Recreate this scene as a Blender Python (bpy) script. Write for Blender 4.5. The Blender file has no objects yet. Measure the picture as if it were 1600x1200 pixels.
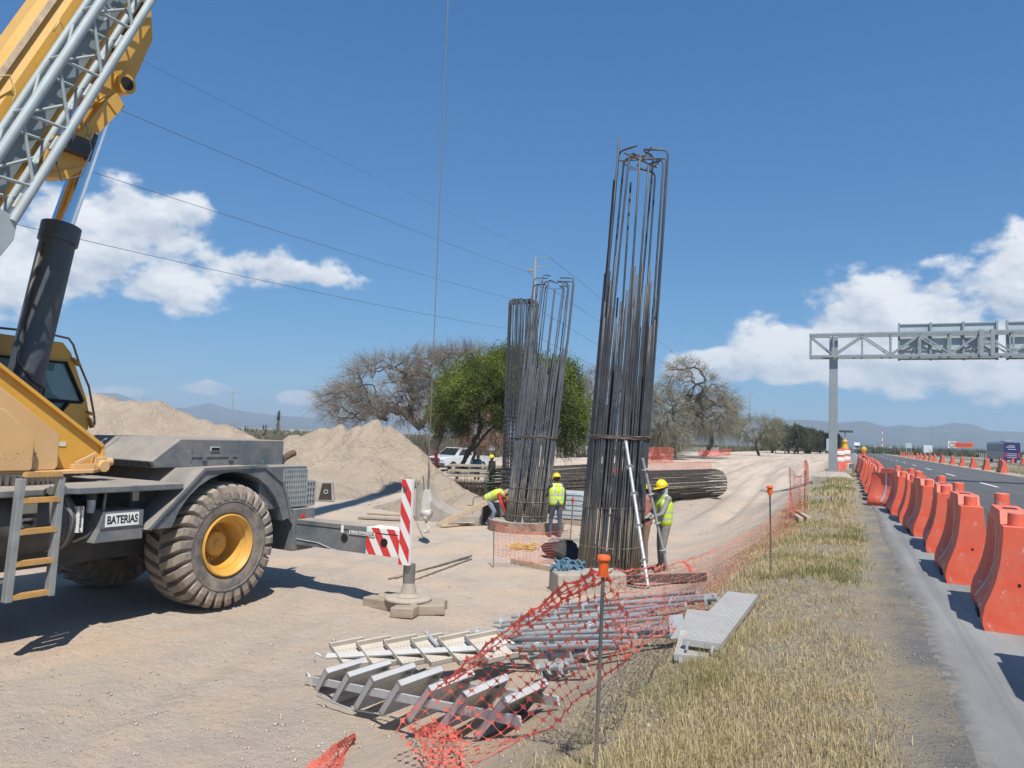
import bpy, math, random
import numpy as np
from mathutils import Vector, Matrix, noise as mnoise
random.seed(7); rng = np.random.default_rng(7)
SC = bpy.context.scene
COL = SC.collection
R = math.radians

# ------------------------------------------------------------------ camera
CF, CROLL, CPITCH, CYAW, CH = 1200.0, R(2.0), math.atan(81.6/1200), R(23.7), 2.75
_F = np.array([-math.sin(CYAW)*math.cos(CPITCH), math.cos(CYAW)*math.cos(CPITCH), math.sin(CPITCH)])
_R0 = np.array([math.cos(CYAW), math.sin(CYAW), 0.0]); _U0 = np.cross(_R0, _F)
_R = _R0*math.cos(CROLL)+_U0*math.sin(CROLL); _U = _U0*math.cos(CROLL)-_R0*math.sin(CROLL)
CAMP = np.array([0, 0, CH])
def ray(px, py): return _F+_R*(px-800)/CF+_U*(600-py)/CF
def P(px, py, d): return CAMP+ray(px, py)*d                      # photo measurement -> point at depth d
def G(px, py, z):                                                # photo measurement -> point at height z
    v = ray(px, py); return CAMP+v*((z-CH)/v[2])
cam_d = bpy.data.cameras.new('camera'); cam = bpy.data.objects.new('camera', cam_d); COL.objects.link(cam)
cam_d.sensor_width = 36; cam_d.lens = 27.0; cam_d.clip_start = .1; cam_d.clip_end = 30000
m = Matrix.Identity(4)
for i in range(3):
    m[i][0] = _R[i]; m[i][1] = _U[i]; m[i][2] = -_F[i]; m[i][3] = CAMP[i]
cam.matrix_world = m
SC.camera = cam

# ------------------------------------------------------------------ sun, sky, exposure
SUNV = Vector((.33, -.50, 1.0)).normalized()                     # towards the sun
sun_d = bpy.data.lights.new('sun', 'SUN'); sun_d.energy = 5.0; sun_d.angle = R(.53); sun_d.color = (1, .955, .88)
sun = bpy.data.objects.new('sun', sun_d); COL.objects.link(sun)
sun.rotation_euler = SUNV.to_track_quat('Z', 'Y').to_euler(); sun.location = (20, -30, 60)
SC.view_settings.view_transform = 'Standard'; SC.view_settings.look = 'None'
SC.view_settings.exposure = 0.25; SC.view_settings.gamma = 1.0; SC.view_settings.use_curve_mapping = False
SC.cycles.use_denoising = True
SC.cycles.max_bounces = 6; SC.cycles.transparent_max_bounces = 8; SC.cycles.volume_bounces = 0
SC.cycles.sample_clamp_indirect = 6

W = bpy.data.worlds.new('World'); SC.world = W; W.use_nodes = True
nt = W.node_tree; N = nt.nodes; L = nt.links; N.clear()
def nd(t, **k):
    o = N.new(t)
    for a, b in k.items(): setattr(o, a, b)
    return o
def mth(op, a, b=None, c=None, clamp=False):
    o = nd('ShaderNodeMath', operation=op, use_clamp=clamp)
    for i, v in enumerate((a, b, c)):
        if v is None: continue
        if isinstance(v, (int, float)): o.inputs[i].default_value = v
        else: L.new(v, o.inputs[i])
    return o.outputs[0]
def vdot(v, c):
    o = nd('ShaderNodeVectorMath', operation='DOT_PRODUCT'); L.new(v, o.inputs[0]); o.inputs[1].default_value = c
    return o.outputs['Value']
sky = nd('ShaderNodeTexSky', sky_type='NISHITA', sun_disc=False)
sky.sun_elevation = math.asin(SUNV.z); sky.sun_rotation = math.atan2(SUNV.x, SUNV.y)
sky.altitude = 1800; sky.air_density = 1.0; sky.dust_density = 1.2; sky.ozone_density = 2.2
tc = nd('ShaderNodeTexCoord'); D = tc.outputs['Generated']
# cumulus: soft blobs (centre in the photo, half width, half height in photo pixels) broken up by fractal noise
blobs = [(225,365,90,50),(120,375,110,80),(30,400,100,70),(365,425,130,34),(200,445,165,46),(460,430,62,16),(70,320,80,40),(285,335,36,26),
         (1590,490,110,66),(1430,510,150,66),(1290,525,100,48),(1500,562,190,50),(1270,575,110,26),(1145,572,46,24),
         (1070,574,38,24),(1390,590,120,18),(1650,440,80,70),(1730,520,160,90),(1215,548,54,30),(190,611,60,11),(320,607,36,11),(470,622,26,9),
         (-160,420,150,70),(-420,380,180,100),(2000,470,160,90),(2400,430,220,120),(-1000,200,260,120)]
mask = None
for (px, py, wx, wy) in blobs:
    c = ray(px, py); c = c/np.linalg.norm(c)
    r_ = np.cross(c, [0, 0, 1.0]); r_ = r_/np.linalg.norm(r_); u_ = np.cross(r_, c)
    x = mth('MULTIPLY_ADD', vdot(D, r_), CF/wx, float(-c@r_)*CF/wx)
    y = mth('MULTIPLY_ADD', vdot(D, u_), CF/wy, float(-c@u_)*CF/wy)
    q = mth('MULTIPLY_ADD', y, y, mth('MULTIPLY', x, x))
    k = mth('SUBTRACT', 1.0, q)
    mask = k if mask is None else mth('SMOOTH_MAX', mask, k, .35)
mask = mth('MAXIMUM', mask, -3.2)
def fbm(vec, scale, det, rough):
    o = nd('ShaderNodeTexNoise', noise_dimensions='3D'); L.new(vec, o.inputs['Vector'])
    o.inputs['Scale'].default_value = scale; o.inputs['Detail'].default_value = det; o.inputs['Roughness'].default_value = rough
    return o.outputs['Fac']
def vadd(v, c):
    o = nd('ShaderNodeVectorMath', operation='ADD'); L.new(v, o.inputs[0]); o.inputs[1].default_value = c
    return o.outputs[0]
def vmul(v, c):
    o = nd('ShaderNodeVectorMath', operation='MULTIPLY'); L.new(v, o.inputs[0]); o.inputs[1].default_value = c
    return o.outputs[0]
Ds = vmul(D, (1, 1, 1.5))
n1 = fbm(Ds, 9, 8, .55); n1b = fbm(vadd(Ds, (.012, -.004, .032)), 9, 8, .55)
n2 = fbm(Ds, 4.5, 3, .5)
n3 = fbm(Ds, 30, 7, .6); n3b = fbm(vadd(Ds, (.003, -.001, .009)), 30, 7, .6)
dens = mth('MULTIPLY_ADD', mth('SUBTRACT', n1, .5), 5.6, mth('MULTIPLY_ADD', mth('SUBTRACT', n2, .5), 2.4, mth('MULTIPLY_ADD', mth('SUBTRACT', n3, .5), 1.9, mask)))
ss = nd('ShaderNodeMapRange', interpolation_type='SMOOTHSTEP'); L.new(dens, ss.inputs[0])
ss.inputs[1].default_value = -.38; ss.inputs[2].default_value = .55
alpha = mth('MULTIPLY', ss.outputs[0], .96)
lit = mth('MULTIPLY_ADD', mth('SUBTRACT', n1, n1b), 2.3, mth('MULTIPLY_ADD', mth('SUBTRACT', n3, n3b), .9, mth('MULTIPLY_ADD', mth('SUBTRACT', n2, .5), 1.2, .6)), clamp=True)
cr = nd('ShaderNodeValToRGB'); L.new(lit, cr.inputs[0])
cr.color_ramp.elements[0].position = .12; cr.color_ramp.elements[0].color = (5.6, 6.3, 7.5, 1)
cr.color_ramp.elements[1].position = .85; cr.color_ramp.elements[1].color = (10.5, 10.7, 10.9, 1)
# clear-sky colour correction for a phone camera (whole dome alike)
SKYS = .08
sp = nd('ShaderNodeSeparateColor'); L.new(sky.outputs[0], sp.inputs[0]); cb = nd('ShaderNodeCombineColor')
for i, (k_, g_) in enumerate(((.47, .96), (.735, .76), (.95, .60))):
    L.new(mth('MULTIPLY', mth('POWER', mth('MULTIPLY', sp.outputs[i], .095), g_), k_/SKYS/1.19), cb.inputs[i])
mx = nd('ShaderNodeMix', data_type='RGBA'); L.new(alpha, mx.inputs[0]); L.new(cb.outputs[0], mx.inputs[6]); L.new(cr.outputs[0], mx.inputs[7])
bg = nd('ShaderNodeBackground'); bg.inputs['Strength'].default_value = SKYS; L.new(mx.outputs[2], bg.inputs['Color'])
wo = nd('ShaderNodeOutputWorld'); L.new(bg.outputs[0], wo.inputs[0])
W.cycles.sampling_method = 'MANUAL'; W.cycles.sample_map_resolution = 1024

# ------------------------------------------------------------------ materials
def lin(h):
    h = h.lstrip('#'); c = [int(h[i:i+2], 16)/255 for i in (0, 2, 4)]
    return tuple(x/12.92 if x <= .04045 else ((x+.055)/1.055)**2.4 for x in c)
_mats = {}
DUST = (.46, .375, .29)
def M(name, col, rough=.6, metal=0.0, var=.14, sc=6.0, bump=0.0, bsc=40.0, dust=0.0, dscale=3.0, dupl=.0, coord='Object', col2=None, spec=.5, attr=None, trans=0.0, coat=0.0, stretch=None, chip=0.0, chipcol=(.10, .06, .04), chipsc=22.0):
    if name in _mats: return _mats[name]
    m = bpy.data.materials.new(name); m.use_nodes = True; t = m.node_tree; n = t.nodes; l = t.links
    b = n['Principled BSDF']; b.inputs['Roughness'].default_value = rough; b.inputs['Metallic'].default_value = metal
    b.inputs['Specular IOR Level'].default_value = spec; b.inputs['Coat Weight'].default_value = coat
    tcn = n.new('ShaderNodeTexCoord')
    src = tcn.outputs[coord]
    if coord == 'World':
        pass
    if stretch:
        mp = n.new('ShaderNodeMapping'); mp.inputs['Scale'].default_value = stretch; l.new(src, mp.inputs[0]); src = mp.outputs[0]
    nz = n.new('ShaderNodeTexNoise'); nz.inputs['Scale'].default_value = sc; nz.inputs['Detail'].default_value = 6; nz.inputs['Roughness'].default_value = .65
    l.new(src, nz.inputs['Vector'])
    mix = n.new('ShaderNodeMix'); mix.data_type = 'RGBA'
    rmp = n.new('ShaderNodeMapRange'); rmp.inputs[1].default_value = .3; rmp.inputs[2].default_value = .7; l.new(nz.outputs['Fac'], rmp.inputs[0])
    l.new(rmp.outputs[0], mix.inputs[0])
    a = tuple(c*(1-var) for c in col); bb = col2 if col2 else tuple(min(1, c*(1+var)) for c in col)
    mix.inputs[6].default_value = (*a, 1); mix.inputs[7].default_value = (*bb, 1)
    out = mix.outputs[2]
    if attr:
        at = n.new('ShaderNodeAttribute'); at.attribute_name = attr
        m3 = n.new('ShaderNodeMix'); m3.data_type = 'RGBA'; m3.blend_type = 'MULTIPLY'; m3.inputs[0].default_value = 1
        l.new(out, m3.inputs[6]); l.new(at.outputs['Color'], m3.inputs[7]); out = m3.outputs[2]
    if dust > 0:
        dn = n.new('ShaderNodeTexNoise'); dn.inputs['Scale'].default_value = dscale; dn.inputs['Detail'].default_value = 8; dn.inputs['Roughness'].default_value = .7
        l.new(tcn.outputs['Object'], dn.inputs['Vector'])
        geo = n.new('ShaderNodeNewGeometry'); sep = n.new('ShaderNodeSeparateXYZ'); l.new(geo.outputs['Normal'], sep.inputs[0])
        up = n.new('ShaderNodeMath'); up.operation = 'MULTIPLY_ADD'; up.inputs[1].default_value = dupl; up.inputs[2].default_value = 0; up.use_clamp = True
        l.new(sep.outputs['Z'], up.inputs[0])
        dm = n.new('ShaderNodeMapRange'); dm.inputs[1].default_value = .35; dm.inputs[2].default_value = .75; dm.inputs[4].default_value = dust
        l.new(dn.outputs['Fac'], dm.inputs[0])
        ad = n.new('ShaderNodeMath'); ad.operation = 'MULTIPLY_ADD'; ad.use_clamp = True; l.new(up.outputs[0], ad.inputs[0]); ad.inputs[1].default_value = 1.0
        l.new(dm.outputs[0], ad.inputs[2])
        m2 = n.new('ShaderNodeMix'); m2.data_type = 'RGBA'; l.new(ad.outputs[0], m2.inputs[0]); l.new(out, m2.inputs[6]); m2.inputs[7].default_value = (*DUST, 1)
        out = m2.outputs[2]
        rr = n.new('ShaderNodeMix'); rr.data_type = 'FLOAT'; l.new(ad.outputs[0], rr.inputs[0]); rr.inputs[2].default_value = rough; rr.inputs[3].default_value = .9
        l.new(rr.outputs[0], b.inputs['Roughness'])
    if chip > 0:
        cn = n.new('ShaderNodeTexNoise'); cn.inputs['Scale'].default_value = chipsc; cn.inputs['Detail'].default_value = 7; cn.inputs['Roughness'].default_value = .75; l.new(tcn.outputs['Object'], cn.inputs['Vector'])
        c2 = n.new('ShaderNodeTexNoise'); c2.inputs['Scale'].default_value = 1.7; c2.inputs['Detail'].default_value = 3; l.new(tcn.outputs['Object'], c2.inputs['Vector'])
        ca = n.new('ShaderNodeMath'); ca.operation = 'MULTIPLY_ADD'; l.new(c2.outputs['Fac'], ca.inputs[0]); ca.inputs[1].default_value = .35; l.new(cn.outputs['Fac'], ca.inputs[2])
        cm = n.new('ShaderNodeMapRange'); cm.inputs[1].default_value = .90-chip*.14; cm.inputs[2].default_value = .94-chip*.14; l.new(ca.outputs[0], cm.inputs[0])
        m5 = n.new('ShaderNodeMix'); m5.data_type = 'RGBA'; l.new(cm.outputs[0], m5.inputs[0]); l.new(out, m5.inputs[6]); m5.inputs[7].default_value = (*chipcol, 1); out = m5.outputs[2]
    l.new(out, b.inputs['Base Color'])
    if trans > 0:
        tl = n.new('ShaderNodeBsdfTranslucent'); l.new(out, tl.inputs['Color'])
        ms = n.new('ShaderNodeMixShader'); ms.inputs[0].default_value = trans
        l.new(b.outputs[0], ms.inputs[1]); l.new(tl.outputs[0], ms.inputs[2]); l.new(ms.outputs[0], n['Material Output'].inputs[0])
    if bump > 0:
        bn = n.new('ShaderNodeTexNoise'); bn.inputs['Scale'].default_value = bsc; bn.inputs['Detail'].default_value = 9; bn.inputs['Roughness'].default_value = .65; l.new(src, bn.inputs['Vector'])
        bp = n.new('ShaderNodeBump'); bp.inputs['Strength'].default_value = bump; bp.inputs['Distance'].default_value = .02 if bsc > 6 else .25
        l.new(bn.outputs['Fac'], bp.inputs['Height']); l.new(bp.outputs[0], b.inputs['Normal'])
    m.diffuse_color = (*col, 1)
    _mats[name] = m
    return m

# ------------------------------------------------------------------ mesh builder
def unit(v):
    v = np.asarray(v, float); return v/max(1e-9, np.linalg.norm(v))
def perp(d):
    d = unit(d); h = np.array([0, 0, 1.0]) if abs(d[2]) < .9 else np.array([1.0, 0, 0])
    a = unit(np.cross(h, d)); return a, np.cross(d, a)
class MB:
    def __init__(s): s.v = []; s.f = []; s.m = []; s.n = 0
    def add(s, v, f, mi=0):
        v = np.asarray(v, float).reshape(-1, 3); s.v.append(v)
        for q in f: s.f.append(tuple(int(i)+s.n for i in q)); s.m.append(mi)
        s.n += len(v); return s
    def box(s, c, size, rot=None, mi=0):
        h = np.asarray(size, float)/2
        v = np.array([[x, y, z] for x in (-1, 1) for y in (-1, 1) for z in (-1, 1)])*h
        if rot is not None: v = v@np.asarray(rot).T
        return s.add(v+np.asarray(c, float), [(0, 1, 3, 2), (4, 6, 7, 5), (0, 4, 5, 1), (2, 3, 7, 6), (0, 2, 6, 4), (1, 5, 7, 3)], mi)
    def rbox(s, lo, hi, mi=0):
        lo = np.asarray(lo, float); hi = np.asarray(hi, float); return s.box((lo+hi)/2, np.abs(hi-lo), None, mi)
    def beam(s, p0, p1, w, h, up=(0, 0, 1), mi=0):
        p0 = np.asarray(p0, float); p1 = np.asarray(p1, float); d = unit(p1-p0)
        a = np.cross(d, up)
        a = unit(a) if np.linalg.norm(a) > 1e-4 else perp(d)[0]
        b = np.cross(a, d)
        return s.box((p0+p1)/2, (np.linalg.norm(p1-p0), w, h), np.stack([d, a, b], 1), mi)
    def cyl(s, p0, p1, r0, r1=None, n=12, caps=True, mi=0):
        r1 = r0 if r1 is None else r1
        p0 = np.asarray(p0, float); p1 = np.asarray(p1, float); a, b = perp(p1-p0)
        t = np.arange(n)*2*math.pi/n; c = np.outer(np.cos(t), a)+np.outer(np.sin(t), b)
        v = np.vstack([p0+c*r0, p1+c*r1]); f = [(i, (i+1) % n, (i+1) % n+n, i+n) for i in range(n)]
        if caps: f += [tuple(range(n-1, -1, -1)), tuple(range(n, 2*n))]
        return s.add(v, f, mi)
    def tube(s, pts, r, n=6, caps=True, mi=0):
        pts = np.asarray(pts, float); k = len(pts); r = np.broadcast_to(np.asarray(r, float), (k,))
        tg = np.gradient(pts, axis=0); a, b = perp(tg[0]); V = []
        t = np.arange(n)*2*math.pi/n
        for i in range(k):
            d = unit(tg[i]); a = unit(a-d*(a@d)); b = np.cross(d, a)
            V.append(pts[i]+r[i]*(np.outer(np.cos(t), a)+np.outer(np.sin(t), b)))
        f = [(j*n+i, j*n+(i+1) % n, (j+1)*n+(i+1) % n, (j+1)*n+i) for j in range(k-1) for i in range(n)]
        if caps: f += [tuple(range(n-1, -1, -1)), tuple(range((k-1)*n, k*n))]
        return s.add(np.vstack(V), f, mi)
    def prism(s, poly, fr, depth, mi=0):
        """poly: 2-D points; fr=(origin, x axis, y axis); extruded by the vector depth"""
        o, x, y = (np.asarray(q, float) for q in fr); dv = np.asarray(depth, float); n = len(poly)
        v = np.array([o+x*p[0]+y*p[1] for p in poly]); v = np.vstack([v, v+dv])
        f = [(i, (i+1) % n, (i+1) % n+n, i+n) for i in range(n)]+[tuple(range(n-1, -1, -1)), tuple(range(n, 2*n))]
        return s.add(v, f, mi)
    def lathe(s, prof, o, ax, n=24, mi=0):
        o = np.asarray(o, float); ax = unit(ax); a, b = perp(ax); t = np.arange(n)*2*math.pi/n
        c = np.outer(np.cos(t), a)+np.outer(np.sin(t), b)
        V = np.vstack([o+ax*h+c*r for (r, h) in prof]); k = len(prof)
        return s.add(V, [(j*n+i, j*n+(i+1) % n, (j+1)*n+(i+1) % n, (j+1)*n+i) for j in range(k-1) for i in range(n)], mi)
    def loft(s, rings, caps=True, mi=0):
        n = len(rings[0]); k = len(rings)
        f = [(j*n+i, j*n+(i+1) % n, (j+1)*n+(i+1) % n, (j+1)*n+i) for j in range(k-1) for i in range(n)]
        if caps: f += [tuple(range(n-1, -1, -1)), tuple(range((k-1)*n, k*n))]
        return s.add(np.vstack(rings), f, mi)
    def sphere(s, c, r, n=10, m=6, sc=(1, 1, 1), mi=0, lo=-90):
        c = np.asarray(c, float); V = []
        for j in range(m+1):
            p = R(lo+(90-lo)*j/m)
            V.append(c+np.array([[r*sc[0]*math.cos(p)*math.cos(a), r*sc[1]*math.cos(p)*math.sin(a), r*sc[2]*math.sin(p)] for a in np.arange(n)*2*math.pi/n]))
        return s.loft(V, True, mi)
    def mesh(s, name, mats, smooth=False):
        me = bpy.data.meshes.new(name)
        V = np.vstack(s.v) if s.v else np.zeros((0, 3))
        me.from_pydata(V.tolist(), [], s.f)
        for mm in (mats if isinstance(mats, (list, tuple)) else [mats]): me.materials.append(mm)
        me.polygons.foreach_set('material_index', s.m)
        if smooth: me.polygons.foreach_set('use_smooth', [True]*len(me.polygons))
        me.update(); return me
    def build(s, name, mats, parent=None, smooth=False, world=False, bevel=0, auto=None):
        if world and parent is not None and s.v:
            off = np.array(parent.matrix_basis.translation); s.v = [v-off for v in s.v]
        o = bpy.data.objects.new(name, s.mesh(name, mats, smooth or auto is not None)); COL.objects.link(o)
        if parent: o.parent = parent
        if bevel:
            b = o.modifiers.new('bevel', 'BEVEL'); b.width = bevel; b.segments = 2; b.limit_method = 'ANGLE'; b.angle_limit = R(40)
        if auto is not None: o.data.set_sharp_from_angle(angle=R(auto))
        return o
def fast_mesh(name, V, F, mat, smooth=False, attrs=None):
    """triangles from arrays"""
    me = bpy.data.meshes.new(name); F = np.asarray(F, np.int32); k = F.shape[1]
    me.vertices.add(len(V)); me.vertices.foreach_set('co', np.asarray(V, np.float32).ravel())
    me.loops.add(F.size); me.loops.foreach_set('vertex_index', F.ravel())
    me.polygons.add(len(F)); me.polygons.foreach_set('loop_start', np.arange(0, F.size, k, dtype=np.int32))
    if smooth: me.polygons.foreach_set('use_smooth', np.ones(len(F), bool))
    for mm in (mat if isinstance(mat, (list, tuple)) else [mat]): me.materials.append(mm)
    if attrs:
        for an, arr in attrs.items():
            at = me.attributes.new(an, 'FLOAT_COLOR', 'POINT'); at.data.foreach_set('color', np.asarray(arr, np.float32).ravel())
    me.update(calc_edges=True); me.validate(); return me
def link(name, me, parent=None, loc=None):
    o = bpy.data.objects.new(name, me); COL.objects.link(o)
    if parent: o.parent = parent
    if loc is not None: o.location = loc
    return o
def tag(o, label=None, cat=None, group=None, kind=None):
    if label: o['label'] = label
    if cat: o['category'] = cat
    if group: o['group'] = group
    if kind: o['kind'] = kind
    return o
def thing(name, label, cat, loc=(0, 0, 0), rz=0, group=None):
    o = bpy.data.objects.new(name, None); COL.objects.link(o); o.location = [float(c) for c in loc]; o.rotation_euler = (0, 0, rz)
    o.empty_display_size = .2
    return tag(o, label, cat, group)
def dup(root, loc, rz=None, label=None, scale=None):
    r = root.copy(); COL.objects.link(r); r.location = [float(c) for c in loc]
    if rz is not None: r.rotation_euler = (0, 0, rz)
    if scale is not None: r.scale = (scale,)*3
    if label: r['label'] = label
    for ch in KIDS(root):
        c = ch.copy(); COL.objects.link(c); c.parent = r
        for g in KIDS(ch):
            d = g.copy(); COL.objects.link(d); d.parent = c
    return r
def KIDS(o): return [c for c in o.children]
def text_mesh(name, txt, size, mat, parent, M4, extrude=.002, xscale=1.0, bold=.0):
    cu = bpy.data.curves.new(name, 'FONT'); cu.body = txt; cu.size = size; cu.extrude = extrude; cu.align_x = 'CENTER'; cu.align_y = 'CENTER'; cu.offset = bold
    to = bpy.data.objects.new('tmp', cu)
    me = bpy.data.meshes.new_from_object(to); bpy.data.objects.remove(to)
    me.materials.clear(); me.materials.append(mat)
    me.transform(Matrix(M4)@Matrix.Diagonal((xscale, 1, 1, 1)))
    return link(name, me, parent)
def frame4(o, x, y):
    x = unit(x); y = unit(y); z = np.cross(x, y)
    return [[x[0], y[0], z[0], o[0]], [x[1], y[1], z[1], o[1]], [x[2], y[2], z[2], o[2]], [0, 0, 0, 1]]
def sst(a, b, x):
    t = np.clip((np.asarray(x, float)-a)/(b-a), 0, 1); return t*t*(3-2*t)
def fnoise(x, y, s, seed=0):
    """cheap smooth 2-D value noise, vectorised"""
    x = np.asarray(x, float)*s+seed*17.3; y = np.asarray(y, float)*s+seed*9.1
    xi = np.floor(x); yi = np.floor(y); xf = x-xi; yf = y-yi
    def h(a, b):
        q = np.sin(a*127.1+b*311.7)*43758.5453; return q-np.floor(q)
    u = xf*xf*(3-2*xf); v = yf*yf*(3-2*yf)
    return (h(xi, yi)*(1-u)+h(xi+1, yi)*u)*(1-v)+(h(xi, yi+1)*(1-u)+h(xi+1, yi+1)*u)*v
def fb(x, y, s, o=4, seed=0):
    r = 0; a = .5; t = 0
    for i in range(o):
        r = r+a*fnoise(x, y, s*2**i, seed+i); t += a; a *= .5
    return r/t-.5

# ------------------------------------------------------------------ terrain
def gz(x, y):
    x = np.asarray(x, float); y = np.asarray(y, float)
    verge = 1.16*sst(-4.3, -.25, x+.25*fb(x*0, y, .35, 2, 3))
    rise = 1.08*sst(45, 92, y)*sst(-38, -20, x)
    h = np.maximum(verge, rise)
    site = 1-sst(-2.5, .3, x)
    h = h+site*(.10*fb(x, y, .35, 3, 1)+.055*fb(x, y, 1.6, 4, 2)+.018*fb(x, y, 6.5, 3, 4))*(.55+.45*sst(18, 40, y))
    h = h+(1-site)*.03*fb(x, y, 2.5, 3, 5)*(1-sst(.0, .4, x))
    # wheel ruts along the haul track beside the verge
    for cx, wv in ((-4.9, .8), (-6.2, .8), (-8.1, .7), (-9.2, .5), (-11.0, .5)):
        tr = cx+.9*np.sin(y*.07)
        h = h+(-.10*np.exp(-((x-tr)/.26)**2)+.05*np.exp(-((np.abs(x-tr)-.45)/.2)**2))*sst(24, 30, y)*(1-sst(85, 110, y))*(.6+.6*fnoise(x, y, .2, 81))
    for cx, y0, y1, k in ((-9.03, 2, 8.7, .02), (-11.5, 2, 8.7, .02), (-6.6, 3, 20, -.12), (-8.4, 3, 20, -.12)):
        tr = cx+k*(y-6)+.25*np.sin(y*.5+cx); dx = x-tr; on = sst(y0, y0+1.5, y)*(1-sst(y1-1.5, y1, y))*(.5+.5*fnoise(x, y, .6, 44))
        h = h+on*(-.05*np.exp(-(dx/.26)**2)+.028*np.exp(-((np.abs(dx)-.40)/.12)**2)+.012*np.sin(y*22+dx*14)*np.exp(-(dx/.24)**4))
    lump = np.clip(fb(x, y, .55, 3, 52)*4-.15, 0, 1); h = h+site*lump*.06*fb(x, y, 5.5, 3, 53)*(1-sst(26, 40, y))
    e_ = sst(.25, .5, x); h = np.where(x > .25, h*(1-e_)+e_*(1.183-.14*sst(.8, 1.1, x)), h)
    h = np.where(x > 12.2, 1.10-.25*np.exp(-((x-17)/3.2)**2)+.05*fb(x, y, .4, 3, 8), h)
    return h
def GG(px, py, dz=0.0):                                          # photo measurement -> point dz above the terrain
    z = 0.0
    for _ in range(14):
        q = G(px, py, min(z+dz, CH-.2)); z = .5*z+.5*float(gz(q[0], q[1]))
    return G(px, py, z+dz)
def grid_axis(*segs):
    out = [segs[0][0]]
    for a, b, st in segs:
        k = max(1, int(round((b-a)/st))); out += list(np.linspace(a, b, k+1)[1:])
    return np.array(out)
def geo_axis(a, b, k): return list(np.geomspace(a, b, k))
gx = np.array([-x for x in geo_axis(26, 9000, 26)[::-1]]+list(grid_axis((-25.5, -15, .5), (-15, -4.5, .16), (-4.5, .58, .085)))+list(np.linspace(.66, 12.1, 6))+list(grid_axis((12.2, 40, .8)))+geo_axis(41, 9000, 26))
gy = np.array([-400, -100, -40, -20, -10, -5]+list(grid_axis((-2, 3, .5), (3, 16, .085), (16, 32, .2), (32, 100, .7)))+geo_axis(101, 14000, 46))
XX, YY = np.meshgrid(gx, gy, indexing='ij'); ZZ = gz(XX, YY)
nx, ny = len(gx), len(gy)
idx = np.arange(nx*ny).reshape(nx, ny)
F4 = np.stack([idx[:-1, :-1], idx[1:, :-1], idx[1:, 1:], idx[:-1, 1:]], -1).reshape(-1, 4)
def ground_mat():
    m = bpy.data.materials.new('ground_earth'); m.use_nodes = True; t = m.node_tree; n = t.nodes; l = t.links; b = n['Principled BSDF']
    b.inputs['Roughness'].default_value = .95; b.inputs['Specular IOR Level'].default_value = .15
    tc = n.new('ShaderNodeTexCoord'); o = tc.outputs['Object']
    def noise(sc, det=6, ro=.6, st=None):
        z = n.new('ShaderNodeTexNoise'); z.inputs['Scale'].default_value = sc; z.inputs['Detail'].default_value = det; z.inputs['Roughness'].default_value = ro
        s = o
        if st: mp = n.new('ShaderNodeMapping'); mp.inputs['Scale'].default_value = st; l.new(o, mp.inputs[0]); s = mp.outputs[0]
        l.new(s, z.inputs['Vector']); return z.outputs['Fac']
    def mr(v, a, bb, c=0., d=1.):
        z = n.new('ShaderNodeMapRange'); z.inputs[1].default_value = a; z.inputs[2].default_value = bb; z.inputs[3].default_value = c; z.inputs[4].default_value = d; l.new(v, z.inputs[0]); return z.outputs[0]
    def mix(f, a, bb, mode='MIX'):
        z = n.new('ShaderNodeMix'); z.data_type = 'RGBA'; z.blend_type = mode
        if isinstance(f, float): z.inputs[0].default_value = f
        else: l.new(f, z.inputs[0])
        for i, q in ((6, a), (7, bb)):
            if isinstance(q, tuple): z.inputs[i].default_value = (*q, 1)
            else: l.new(q, z.inputs[i])
        return z.outputs[2]
    def mt(op, a, bb):
        z = n.new('ShaderNodeMath'); z.operation = op; z.use_clamp = True
        for i, q in enumerate((a, bb)):
            if isinstance(q, (int, float)): z.inputs[i].default_value = q
            else: l.new(q, z.inputs[i])
        return z.outputs[0]
    sep = n.new('ShaderNodeSeparateXYZ'); l.new(o, sep.inputs[0]); X = sep.outputs[0]; Y = sep.outputs[1]
    big = noise(.22, 5); mid = noise(1.3, 7, .65); fine = noise(14, 8, .7); grit = noise(75, 4, .7)
    c = mix(mr(big, .38, .62), (.50, .415, .335), (.57, .475, .385))
    c = mix(mr(mid, .42, .66, 0, .5), c, (.40, .335, .275))
    c = mix(mr(noise(.5, 5, .6), .48, .62, 0, .8), c, (.62, .465, .335))       # pale ochre spoil
    c = mix(mr(fine, .55, .75, 0, .25), c, (.36, .30, .25))
    c = mix(mr(grit, .58, .72, 0, .35), c, (.52, .45, .38))
    trk = noise(1.0, 5, .6, (.9, .045, 1)); tm = mt('MULTIPLY', mr(Y, 22, 30), mr(X, -16, -11)); tm = mt('MULTIPLY', tm, mr(trk, .40, .60))
    c = mix(mt('MULTIPLY', tm, .75), c, (.37, .315, .26))
    tm2 = mt('MULTIPLY', mr(Y, 34, 44), mr(noise(1.0, 5, .6, (.6, .03, 1)), .54, .62)); c = mix(mt('MULTIPLY', tm2, .8), c, (.56, .475, .385))
    # grey gravelly strip and grass litter on the verge
    wob = n.new('ShaderNodeMath'); wob.operation = 'MULTIPLY_ADD'; l.new(mid, wob.inputs[0]); wob.inputs[1].default_value = 1.6; l.new(X, wob.inputs[2])
    vg = mr(wob.outputs[0], -1.75, -.9)
    vcol = mix(mr(noise(2.2, 6, .7), .42, .6), (.335, .285, .225), (.37, .315, .21))
    vcol = mix(mr(fine, .5, .7, 0, .6), vcol, (.24, .205, .15))
    c = mix(vg, c, vcol)
    edge = mr(X, .28, .5); edge = mt('MULTIPLY', edge, mr(mid, .35, .6))
    c = mix(edge, c, (.20, .195, .185))
    # far scrubland: duller grey brown
    far = mt('MULTIPLY', mr(X, -30, -45), 1.0)
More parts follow.
